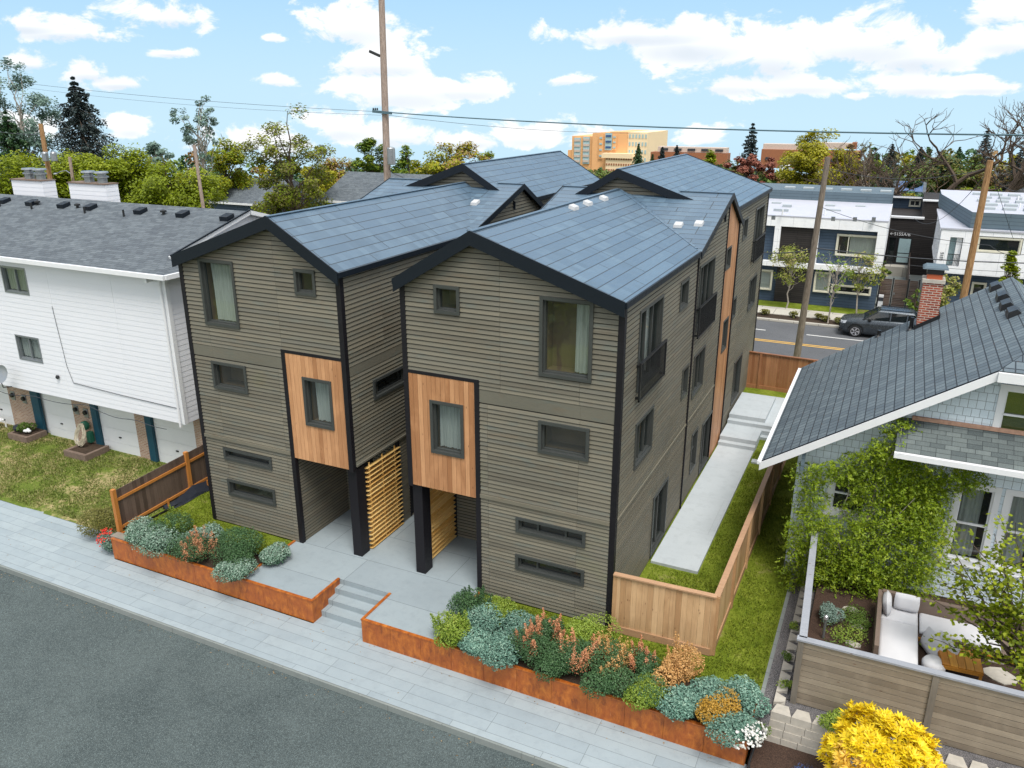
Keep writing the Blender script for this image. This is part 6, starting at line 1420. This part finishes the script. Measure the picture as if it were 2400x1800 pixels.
def cottage(label,x0,x1,y,zb,zw,zr,mat='greyroof',wall='navy',dep=9,group='small houses among the trees',solar=False):
    T=empty('house',((x0+x1)/2,y,zb),label,'house',group); w=MB(); w.box(x0+.3,x1-.3,y+.3,y+dep,zb,zw); w.build('wall',M[wall],T); r=MB(); my=y+dep/2+.15
    P=[(x0,y,zw),(x1,y,zw),(x1-.0,my,zr),(x0,my,zr)]; r.poly(P,.5); r.poly([(x0,my,zr),(x1,my,zr),(x1,y+dep+.3,zw),(x0,y+dep+.3,zw)]); 
    for xx in (x0,x1): r.poly([(xx,y,zw),(xx,my,zr),(xx,y+dep+.3,zw)])
    r.build('roof',M[mat],T); g=MB(); g.box(x0,x1,y-.1,y-.003,zw-.18,zw-.0); g.build('gutter',M['whitetrim'],T)
    window(T,((0,y+.3,0),(1,0),(0,-1)),x0+1,x0+2.2,zb+1.0,zb+2.0,trim=.1,glass='darkglass',fm='whitetrim',surf=True)
    if solar: 
        s=MB(); g=lambda u,v:(x0+(x1-x0)*u,y+(my-y)*v,zw+(zr-zw)*v+.08); s.poly([g(.1,.12),g(.9,.12),g(.9,.94),g(.1,.94)]); s.build('solar_panel',M['solar'],T)
    return T
def rng_roof(px0,px1,pyr,pye,y,**k):
    a=at(px0,pye,y=y); b_=at(px1,pye,y=y); return a[0],b_[0],a[2]
a=at(745,468,y=58); b_=at(905,468,y=58); cottage('grey roofed house behind the left dark house roof, right of the olive brown tree',a[0],b_[0]+6,58,0,a[2],a[2]+2.1,wall='navy')
a=at(470,470,y=62); b_=at(620,470,y=62); cottage('grey roofed house hidden behind the slim pale pole',a[0],b_[0],62,0,a[2],a[2]+2.0,wall='navy')
a=at(2090,452,y=112); b_=at(2170,452,y=112); cottage('distant house with blue solar panels on its roof',a[0],b_[0],112,0,a[2],at(2130,424,y=116)[2],wall='officepale',solar=True,dep=7)
a=at(2095,517,y=92); b_=at(2225,517,y=92); cottage('grey shingled house behind the black walled house',a[0],b_[0],92,0,a[2],at(2160,478,y=96)[2],wall='hosppale')
a=at(2330,455,y=110); b_=at(2460,455,y=110); cottage('pale grey roofed house at the far right edge among bare branches',a[0],b_[0],110,0,a[2],a[2]+3.0,wall='officepale')
b=MB(); a=at(1823,438,y=150); b.box(a[0],a[0]+1.6,150,153,a[2]-6,at(1823,388,y=150)[2]); tag(b.build('white_shed',M['whitetrim']),'narrow white building glimpsed between the red and yellow green trees','building')

# ------------------------------------------------------------------ trees
def limb(st,p,q,r0,r1,rn,seg=5,wob=.06):
    p=np.array(p,float);q=np.array(q,float);L_=np.linalg.norm(q-p); pts=[]
    for i in range(seg+1):
        t=i/seg; o=np.array([rn.gauss(0,1),rn.gauss(0,1),rn.gauss(0,.6)])*wob*L_*math.sin(math.pi*t); pts.append(tuple(p+(q-p)*t+o+np.array([0,0,-.10*L_*math.sin(math.pi*t)*0])))
    st.tube(pts,[r0+(r1-r0)*i/seg for i in range(seg+1)],5,cap=False); return pts
def tree(label,base,H,W,crown=.72,leaf='mid',n=3500,clumps=34,cr=.2,Ls=.25,shape='oval',bark='bark',group='trees behind the houses',name='broadleaf_tree',seed=1,dep=None,twigs=0,trunk_r=None,lift=.0,mix=None,vis=1.0):
    """crown = share of the height the crown takes; clumps of leaf-sized faces round limb ends"""
    rng=np.random.default_rng(seed); rn=random.Random(seed); bx,by,bz=base; dep=dep or W
    T=empty(name,base,label,'tree',group); ch=H*crown; cz=H-ch*.5
    C=[]; tries=0
    while len(C)<clumps and tries<4000:
        tries+=1; d=rng.normal(size=3); d/=np.linalg.norm(d); r=rng.random()**.38; p=d*r; t=(p[2]+1)/2
        prof={'oval':1.0,'round':1.0,'vase':.45+.75*t,'column':1.0,'cone':1.12-t,'spread':.75+.45*t,'loose':1.0}[shape]
        C.append([p[0]*W/2*(1-cr*.5)*prof,p[1]*dep/2*(1-cr*.5)*prof,cz+p[2]*ch/2*(1-cr*.4)])
    C=np.array(C); k=len(C); R_=rng.uniform(.65,1.25,k)*cr*W*.5*1.35
    per=rng.dirichlet(np.ones(k)*6)*n; P=[];col=[]
    for c,r,m in zip(C,R_,per):
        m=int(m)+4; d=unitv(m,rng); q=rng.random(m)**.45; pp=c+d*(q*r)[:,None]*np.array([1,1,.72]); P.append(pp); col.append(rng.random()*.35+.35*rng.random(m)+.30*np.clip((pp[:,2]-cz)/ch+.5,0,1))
    P=np.concatenate(P);col=np.concatenate(col); out=P-np.array([0,0,cz]); out/=np.linalg.norm(out,axis=1)[:,None]+1e-6
    mats=[LEAF[leaf]]; mi=None
    if mix: mats.append(LEAF[mix[0]]); ci=rng.random(len(P))<mix[1]; mi=ci.astype(int)
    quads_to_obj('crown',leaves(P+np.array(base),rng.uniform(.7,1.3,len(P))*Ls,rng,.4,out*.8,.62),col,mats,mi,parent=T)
    st=MB(); tr=trunk_r or max(.09,H*.018); top=(bx+rn.uniform(-.1,.1)*W,by,bz+H*(1-crown*.45)); tp=limb(st,base,top,tr,tr*.45,rn,7,.02)
    tp2=limb(st,top,(bx+rn.uniform(-.05,.05)*W,by,bz+H*.95),tr*.45,tr*.1,rn,4,.05)
    for i in range(min(k,26)):
        c=C[i]; z=bz+min(c[2]-.12*H,H*.85); t=max(.35*(1-crown)+.05,min(1,(z-bz)/(top[2]-bz))); t*=rn.uniform(.72,.98); a=np.array(base)+(np.array(top)-np.array(base))*t
        pe=(bx+c[0],by+c[1],bz+c[2]); pts=limb(st,a,pe,tr*.42,tr*.07,rn,5,.05)
        for j in range(twigs):
            s_=pts[rn.choice([2,3,4])]; limb(st,s_,(s_[0]+rn.uniform(-1,1)*cr*W*.8,s_[1]+rn.uniform(-1,1)*cr*W*.5,s_[2]+rn.uniform(.1,1)*cr*W*.9),tr*.12,tr*.03,rn,3,.06)
    st.build('trunk',M[bark],T); return T
def tpx(label,cx,top,w,y,leaf,n=3000,bz=None,crown=.72,wf=1.0,**k):
    P=at(cx,top,y=y); m=mpp(P); W=w*m; z0=bz if bz is not None else gz(P[0],y); H=P[2]-z0; k.setdefault('Ls',max(.12,m*2.34*2.7)); n=int(n*1.9); k.setdefault('seed',int(cx+top)); k.setdefault('cr',.30)
    return tree(label,(P[0],y,z0),H,W*wf,crown=crown,leaf=leaf,n=n,**k)
# bright green row behind the white block
for cx,top,w,y,lb in [(-10,352,150,41,'bright green tree cut by the left edge behind the white block'),(65,348,150,44,'bright green tree left of the pole with two transformer cans'),(165,336,130,47,'bright green tree right behind the two transformer cans'),
    (225,350,120,43,'bright green tree between the lamp pole and the chimney stack'),(290,328,160,46,'largest bright green tree, above the right chimney stack'),(375,352,150,44,'bright green tree right of the chimney stacks'),(440,372,130,46,'bright green tree around the slim pale pole')]:
    tpx(lb,cx,top,w,y,'spring',10500,crown=.80,clumps=60,shape='round',group='bright green trees behind the white block',wf=1.12,twigs=1)
tpx('tall pale grey green tree at the far left edge of the sky',15,135,190,60,'greyleaf',4200,trunk_r=.16,crown=.62,clumps=56,cr=.17,shape='loose',twigs=2,bark='palebark')
tpx('small pale grey green tree top between the bright green trees',362,322,80,85,'greyleaf',900,crown=.5,clumps=20,cr=.2,twigs=1,bark='palebark')
tpx('airy pale leaved tree with a bare trunk above the slim pale pole',460,215,140,52,'greyleaf',1100,trunk_r=.11,crown=.42,clumps=34,cr=.13,shape='vase',twigs=2,bark='palebark')
tpx('big olive brown tree with a thin open top, centre left',665,240,215,56,'olive',8200,crown=.86,clumps=60,cr=.17,shape='loose',twigs=2,mix=('spring',.38))
tpx('yellow green tree left of the big olive brown tree',520,300,120,64,'spring',5200,crown=.8,clumps=30,shape='oval',mix=('yellowgreen',.4),twigs=1)
tpx('dark green tree behind the slim pale pole',480,345,70,75,'dark',1200,crown=.85,clumps=18)
tpx('green tree behind the very tall pole',870,318,110,80,'mid',4200,crown=.8,clumps=34,cr=.22,shape='loose',twigs=1,mix=('spring',.3))
tpx('green tree just right of the very tall pole transformer',950,330,90,82,'mid',2200,crown=.8,clumps=26,cr=.24,shape='cone',mix=('spring',.35))
tpx('tan budding tree right of the big olive brown tree',800,372,120,95,'tan',1500,crown=.8,clumps=26,cr=.25,twigs=3,mix=('yellowgreen',.4))
tpx('yellow green tree low behind the big olive brown tree',745,385,90,88,'yellowgreen',1500,crown=.8,clumps=20)
tpx('thin topped yellow green tree above the left rear roof',1075,322,150,105,'yellowgreen',1900,crown=.8,clumps=44,cr=.16,shape='loose',twigs=3,mix=('tan',.35))
tpx('yellow green tree between the transformer and the rear roof peak',1010,345,100,100,'yellowgreen',1600,crown=.8,clumps=24,mix=('spring',.3),twigs=1)
tpx('small bright green tree top right of the thin topped tree',1150,345,70,110,'spring',900,crown=.8,clumps=14)
tpx('small yellow green tree top beside the rear roof peak',1210,362,60,120,'yellowgreen',600,crown=.8,clumps=10)
tpx('low green tree in front of the hospital, between the roof peaks',1390,398,90,150,'mid',1000,crown=.9,clumps=16,mix=('olive',.4))
tpx('dark red brown small tree at the foot of the hospital',1362,392,26,160,'burgundy',250,crown=.9,clumps=6)
tpx('rounded bright green tree between the two brick offices',1668,341,62,140,'spring',1100,crown=.9,clumps=16,shape='cone')
tpx('dark green tree right of the rounded bright green one',1705,352,60,138,'mid',1000,crown=.9,clumps=14,mix=('dark',.5))
tpx('grey green bare-ish tree left of the red budding tree',1735,352,50,120,'olive',500,crown=.85,clumps=14,twigs=3)
tpx('red budding tree above the right house eave',1765,352,140,100,'redbud',5200,crown=.85,clumps=52,cr=.13,shape='vase',twigs=4)
tpx('brown budding tree between the red tree and the yellow green tree',1840,395,90,98,'tan',3600,crown=.85,clumps=44,cr=.16,shape='vase',twigs=4)
tpx('tall yellow green tree in front of the brick office',1925,300,185,92,'yellowgreen',11000,crown=.9,clumps=80,cr=.17,shape='oval',twigs=2,wf=1.1)
tpx('brown budding tree right of the tall yellow green tree',2005,330,100,96,'tan',4600,crown=.85,clumps=54,cr=.16,shape='vase',twigs=4)
tpx('fresh green tree behind the grey pole top region, right of the brown tree',2050,348,90,99,'mid',3400,crown=.88,clumps=26,mix=('spring',.5),twigs=1)
tpx('thin leafless looking pale tree in front of the dark conifers',2040,322,60,90,'olive',220,crown=.6,clumps=24,cr=.14,twigs=4,shape='vase',bark='palebark')
for cx,top,w,y,lb,lf,mx_ in [(2150,372,80,118,'olive green tree behind the solar panel house','olive',('mid',.5)),(2215,352,90,125,'green brown tree behind the large bare tree trunk','olive',('dark',.4)),(2285,362,90,122,'olive tree between the bare tree limbs','olive',('mid',.4)),(2350,372,90,112,'brown olive tree left of the right edge','olive',('tan',.4)),(2410,362,100,118,'olive tree at the right edge','olive',('dark',.4)),(2265,425,80,100,'bright green bushy tree behind the white roofs','spring',None),(2140,420,60,105,'dark green tree right of the solar panel house','dark',None),(2330,430,70,100,'green bushy tree behind the orange brown pole','mid',('spring',.4))]:
    tpx(lb,cx,top,w*1.15,y,lf,3600,crown=.88,clumps=36,cr=.24,mix=mx_,twigs=1,group='trees at the right skyline')
tpx('bright yellow green tree between the two modern houses',2120,448,95,88,'yellow' if False else 'yellowgreen',1500,crown=.6,clumps=20,group='trees at the right skyline')
tpx('burgundy leaved shrub beside the walkway house roof',2100,512,40,76,'burgundy',500,crown=.9,clumps=10,group='trees at the right skyline')
tpx('burgundy shrub behind the front of the left dark house roof',640,493,55,42,'burgundy',500,crown=.4,clumps=10)
def conifer(label,cx,top,w,y,n=2600,leaf='conifer',seed=3,name='conifer_tree',levels=17,droop=.32,hw=1.6,ls=1,group='dark conifers on the skyline'):
    P=at(cx,top,y=y); m=mpp(P); W=w*m; z0=gz(P[0],y); H=P[2]-z0; base=(P[0],y,z0); rng=np.random.default_rng(seed); rn=random.Random(seed)
    T=empty(name,base,label,'tree',group); st=MB(); st.tube([base,(P[0],y,z0+H*.97)],[H*.022,H*.004],6); Q=[];col=[]; Hc=min(H*.92,W*hw); Ls=max(.16,m*2.34*2.9*ls); n=int(n*1.5)
    for l in range(levels):
        t=l/(levels-1); z=z0+H-Hc*(1-t)**1.0*1.0 if False else z0+(H-Hc)+Hc*t*.985; L_=W/2*((1-t)**.85)*1.05+.12; nb=max(4,int(9*(1-t*.5)))
        for j in range(nb):
            a=6.2832*(j+rn.random()*.8)/nb+l*.7; ll=L_*rn.uniform(.62,1.18); e=(P[0]+math.cos(a)*ll,y+math.sin(a)*ll,z-ll*droop+ll*.12*rn.random()); st.tube([(P[0],y,z+.1),e],[.05*H/15,.015],3,cap=False)
            mm=max(8,int(n/(levels*nb))); tt=rng.random(mm)**.75; s_=np.array([P[0],y,z+.05])+(np.array(e)-np.array([P[0],y,z+.05]))*tt[:,None]; wd=(.06+.17*ll)*(1-tt*.55)
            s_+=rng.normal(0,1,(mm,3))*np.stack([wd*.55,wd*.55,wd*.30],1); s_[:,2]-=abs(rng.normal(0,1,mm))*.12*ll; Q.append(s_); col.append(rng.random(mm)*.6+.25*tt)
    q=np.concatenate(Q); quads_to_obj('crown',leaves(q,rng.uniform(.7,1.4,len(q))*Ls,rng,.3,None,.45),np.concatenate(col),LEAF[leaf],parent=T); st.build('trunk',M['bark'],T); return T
conifer('large blue black conifer on the left skyline',170,180,200,64,9500,seed=4,levels=20,hw=.98)
conifer('dark rounded conifer at the left edge below the pale grey green tree',12,262,135,58,5500,'dark',seed=9,levels=12,hw=.9)
conifer('dark ragged conifer standing above the red budding tree',1765,290,62,128,1500,seed=6,levels=13)
for k,(cx,top,w,y,lf,lb) in enumerate([(1497,338,42,190,'dark','pointed green conifer just right of the hospital'),(1553,345,34,200,'conifer','dark conifer at the left end of the brick office'),(1587,341,40,200,'conifer','second dark conifer in front of the brick office'),(1530,362,44,185,'dark','low dark conifer between the hospital and the brick office'),
    (2093,338,58,108,'conifer','dark conifer left of the large bare tree'),(2160,345,40,150,'conifer','dark conifer tip behind the large bare tree, left of its trunk'),(2250,345,44,155,'dark','green conifer tip seen through the bare branches'),(2317,300,70,140,'conifer','tall conifer seen through the bare branches near the right edge'),(2395,345,70,110,'conifer','dark conifer cut by the right edge'),(1860,420,30,105,'dark','small dark conifer in front of the brick office wall')]):
    conifer(lb,cx,top,w,y,2600,lf,seed=20+k,levels=22,ls=.55)
def bare_tree(label,base,H,spread,seed,lean=(0,0),r0=.34,group=None,depth=6,lb=.5):
    rn=random.Random(seed); T=empty('bare_tree',base,label,'tree',group); st=MB(); tw=MB()
    def grow(p,d,L_,r,lev):
        pts=[p]; q=Vector(p); dd=Vector(d).normalized(); seg=4
        for i in range(seg):
            dd=(dd+Vector((rn.uniform(-.3,.3)*spread,rn.uniform(-.3,.3),rn.uniform(-.14,.24)))).normalized(); q=q+dd*L_/seg; pts.append(tuple(q))
        (st if lev<3 else tw).tube(pts,[r*(1-.42*i/seg) for i in range(seg+1)],6 if lev<2 else 4 if lev<4 else 3,cap=False)
        if lev>=depth: return
        nb=3 if lev<2 else rn.choice([2,3,3])
        for k in range(nb):
            s_=pts[rn.choice([2,3,4,4])]; a=rn.uniform(0,6.28); nd=Vector((dd.x+math.cos(a)*.95*spread,dd.y+math.sin(a)*.6,dd.z*.75+rn.uniform(-.1,.55))); grow(s_,nd,L_*rn.uniform(.62,.84),max(.022,r*.60),lev+1)
    grow(base,(lean[0],lean[1],1),H*.33,r0,0); st.build('trunk',M['bark'],T); tw.build('twigs',M['bark'],T); return T
P=at(2215,470,y=84); bare_tree('large spreading leafless tree behind the right modern house',(P[0],84,gz(P[0],84)),17.5,1.25,12,(-.05,0),.52,'leafless trees',6)
P=at(2300,455,y=80); bare_tree('leafless tree with arching limbs at the upper right edge',(P[0],80,gz(P[0],80)),15.5,1.2,5,(.22,0),.46,'leafless trees',6)
P=at(2150,485,y=82); bare_tree('small crooked leafless tree above the walkway house',(P[0],82,0),8.2,1.2,8,(.1,0),.22,'leafless trees',4)
# street trees by the modern houses
def st_tree(label,bx,by,top,cx,w,leaf,n,**k):
    b0=at(bx,by,z=.12); P=at(cx,top,y=b0[1]); m=mpp(P); k.setdefault('crown',.66)
    return tree(label,(b0[0],b0[1],.1),P[2]-.1,w*m,leaf=leaf,n=n,Ls=.15,bark='palebark',group='young street trees',trunk_r=.055,seed=int(cx),**k)
st_tree('blossoming street tree in front of the dark wood bay',1843,722,558,1850,105,'pinkgreen',1500,clumps=34,cr=.24,twigs=1)
st_tree('nearly bare vase shaped street tree at the kerb',1940,757,562,1942,112,'lime',190,clumps=34,cr=.12,shape='vase',twigs=4,crown=.72)
st_tree('blossoming street tree left of the gate',2007,735,583,2012,95,'pinkgreen',1100,clumps=30,cr=.24,twigs=1)
tpx('bright green street tree in front of the right modern house, near the right edge',2378,575,95,53.3,'spring',1900,bz=.1,crown=.8,clumps=34,cr=.2,shape='cone',twigs=1,Ls=.17,group='young street trees')
tpx('blossoming bush behind the brick chimney on its right side',2222,632,75,53.5,'pinkgreen',1000,bz=.1,crown=.9,clumps=22,Ls=.16,group='young street trees')
tpx('green leafy bush left of the brick chimney',2152,660,42,53.5,'mid',500,bz=.1,crown=.9,clumps=12,Ls=.16,mix=('lime',.5),group='young street trees')
tpx('dark green hedge column beside the left modern house wall',2080,596,32,62.0,'mid',700,bz=.1,crown=.98,clumps=12,Ls=.16,shape='column',group='young street trees')
for k,(px,py) in enumerate([(1790,737),(1862,744),(1920,748),(1932,752),(1962,757)]):
    c=at(px,py,z=.12); shrub('grass_tuft',['dry grass tuft at the left end of the kerb planting','dry grass tuft behind the grey pole','dry grass tuft left of the vase shaped tree','dry grass tuft touching the vase shaped tree trunk','dry grass tuft nearest the parked car'][k],c[0],c[1],.1,.28,.42,'olive',None,n=180,L=.16,cat='grass',group='grass tufts along the far kerb')
# reflected garden across the front street (seen in the window panes)
for k,(x,y) in enumerate([(-15.5,-3.5),(-11.0,-5.5),(-21,-4.5),(-36,-4),(-42,-5)]):
    tree('green tree across the front street, reflected in the windows',(x,y,-.75),6.0+k*.6,5.5,leaf='mid',n=900,clumps=22,Ls=.34,mix=('spring',.4),group='trees across the front street',seed=50+k)
# leafy young tree arching over the sofa
def sofa_tree():
    base=(4.35,18.3,.3); T=empty('leafy_tree',base,'young bright leaved tree arching over the sofa at the right edge','tree'); rng=np.random.default_rng(9); rn=random.Random(9); st=MB(); Q=[];col=[]
    tg=[(2180,1290,18.9),(2210,1250,19.3),(2250,1340,18.6),(2290,1300,18.9),(2330,1250,19.3),(2230,1380,18.5),(2300,1370,18.6),(2350,1330,18.5),(2390,1290,18.6),(2180,1495,18.7),(2240,1500,18.4),(2330,1420,18.4),(2390,1400,18.2),(2370,1470,18.2),(2390,1540,18.0),(2310,1520,18.5),(2340,1205,19.4),(2400,1340,18.4),(2280,1420,18.5),(2200,1345,18.9),(2380,1225,19.0),(2160,1385,18.9),(2400,1600,17.9),(2350,1370,18.3),(2270,1240,19.2),(2320,1340,18.4)]
    hub=(4.0,18.3,1.3); limb(st,base,hub,.06,.05,rn,4,.03)
    for (px,py,y) in tg:
        e=at(px,py,y=y); pts=limb(st,hub,e,.028,.006,rn,8,.04)
        for j in range(115):
            s_=rn.random()**.6; i=min(7,int(s_*8)); a=np.array(pts[i]);b_=np.array(pts[i+1]); p=a+(b_-a)*(s_*8-i); p=p+rng.normal(0,1,3)*np.array([.13,.13,.075])*(.3+s_)
            if s_>.35: Q.append(p); col.append(rn.random())
    Q=np.array(Q); quads_to_obj('crown',leaves(Q,rng.uniform(.08,.16,len(Q)),rng,.9,None,.68),np.array(col),LEAF['spring'],parent=T); st.build('trunk',M['bark'],T)
sofa_tree()
# far woodland that reads as one mass
def woodland():
    rng=np.random.default_rng(77); Q=[];col=[];mi=[]
    bands=[(-60,480,250,372,.5),(480,1300,240,392,.6),(1300,1560,330,402,.4),(1560,2080,190,408,.6),(2050,2480,175,362,1.0),(-60,1000,170,425,.6),(1700,2480,150,420,.9)]
    for (p0,p1,y,top,dn) in bands:
        for cx in np.arange(p0,p1,16):
            yy=y*rng.uniform(.92,1.1); tp=top+rng.normal(0,7); P=at(float(cx+rng.normal(0,6)),float(tp),y=float(yy)); m=mpp(P); z0=gz(P[0],yy)-1; R=rng.uniform(12,24)*m; n=int(170*dn)+60
            k=rng.integers(0,5); pt=rng.random()<.16; h=P[2]-z0; d=rng.random((n,3))*2-1; zz=rng.random(n)**.8; w_=(1-zz)*1.1+.12 if pt else np.sqrt(np.clip(1-(zz*1.05-.1)**4,0.05,1)); q=np.stack([P[0]+d[:,0]*R*w_,yy+d[:,1]*R*w_,z0+zz*h],1)
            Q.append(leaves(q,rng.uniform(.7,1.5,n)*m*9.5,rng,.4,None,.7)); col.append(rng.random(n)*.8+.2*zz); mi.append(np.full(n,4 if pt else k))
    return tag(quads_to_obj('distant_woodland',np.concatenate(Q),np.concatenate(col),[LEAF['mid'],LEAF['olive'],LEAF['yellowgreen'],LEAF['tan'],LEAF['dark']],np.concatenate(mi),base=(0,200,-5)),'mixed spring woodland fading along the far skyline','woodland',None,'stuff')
woodland()
# grass blades
def blades(name,label,regions,n,leaf,zf,hmin,hmax,seed,w_=.012):
    rng=np.random.default_rng(seed); A=np.array([(r[1]-r[0])*(r[3]-r[2])*r[4] for r in regions]); Q=[];col=[]
    for r,a in zip(regions,A/A.sum()):
        m=int(n*a); x=rng.uniform(r[0],r[1],m);y=rng.uniform(r[2],r[3],m); pn=np.sin(x*2.1+1.3*np.sin(y*1.7))*np.sin(y*2.3+x)+rng.normal(0,.35,m); keep=pn>-.55; x,y,pn=x[keep],y[keep],pn[keep]
        z=np.array([zf(a_,b_) for a_,b_ in zip(x,y)]); h=rng.uniform(hmin,hmax,len(x))*(.75+.25*np.clip(pn,0,1)); a_=rng.uniform(0,6.28,len(x)); dx,dy=np.cos(a_),np.sin(a_); ln=rng.uniform(.2,1.2,len(x))*h
        p=np.stack([x,y,z],1); s_=np.stack([-dy,dx,0*dx],1)*w_*.5; t=p+np.stack([dx*ln,dy*ln,h],1); md=p+np.stack([dx*ln*.3,dy*ln*.3,h*.6],1)
        Q.append(np.stack([p-s_,p+s_,t+s_*.4,md-s_],1)); col.append(np.clip(rng.random(len(x))*.75+.12*pn,0,1))
    return tag(quads_to_obj(name,np.concatenate(Q),np.concatenate(col),LEAF[leaf],base=(regions[0][0],regions[0][2],0)),label,'grass',None,'stuff')
blades('grass','short fresh green lawn grass around the dark houses',[(-9.2,-1.4,16.36,17.42,1.6),(-5.2,-2.75,17.5,21,1.3),(-3.85,-2.75,21,31,1.0),(-2.6,-1.4,17.3,34,1.0),(-21.2,-16,16.36,17.42,1.3),(-21.1,-19.5,17.42,22,1.0)],52000,'grass',zmain,.03,.075,5,.016)
blades('grass','patchy dry and green grass in front of the garages',[(-38,-21.8,16.2,20.7,1.0)],42000,'drygrass',zleft,.04,.10,6,.026)

# leaf litter and grit along the kerb and the foot of the planters
def litter():
    rng=np.random.default_rng(31); n=420; x=rng.uniform(-32,-1.5,n); a=rng.random(n); y=np.where(a<.5,13.10-abs(rng.normal(0,.22,n)),np.where((x>-21.3)&(a<.82),14.98-abs(rng.normal(0,.20,n)),rng.uniform(13.3,15.9,n)))
    z=np.where(y<13.14,-.853,-.693); k=~((y>14.9)&(x>-21.4)); P=np.stack([x,y,z],1)[k]
    Q=leaves(P,rng.uniform(.015,.06,len(P)),rng,6.0,None,.6)
    tag(quads_to_obj('leaf_litter',Q,rng.random(len(P)),LEAF['tan'],base=(-15,13,-.86)),'small dry leaves and grit scattered along the kerb and planters','leaves',None,'stuff')
litter()
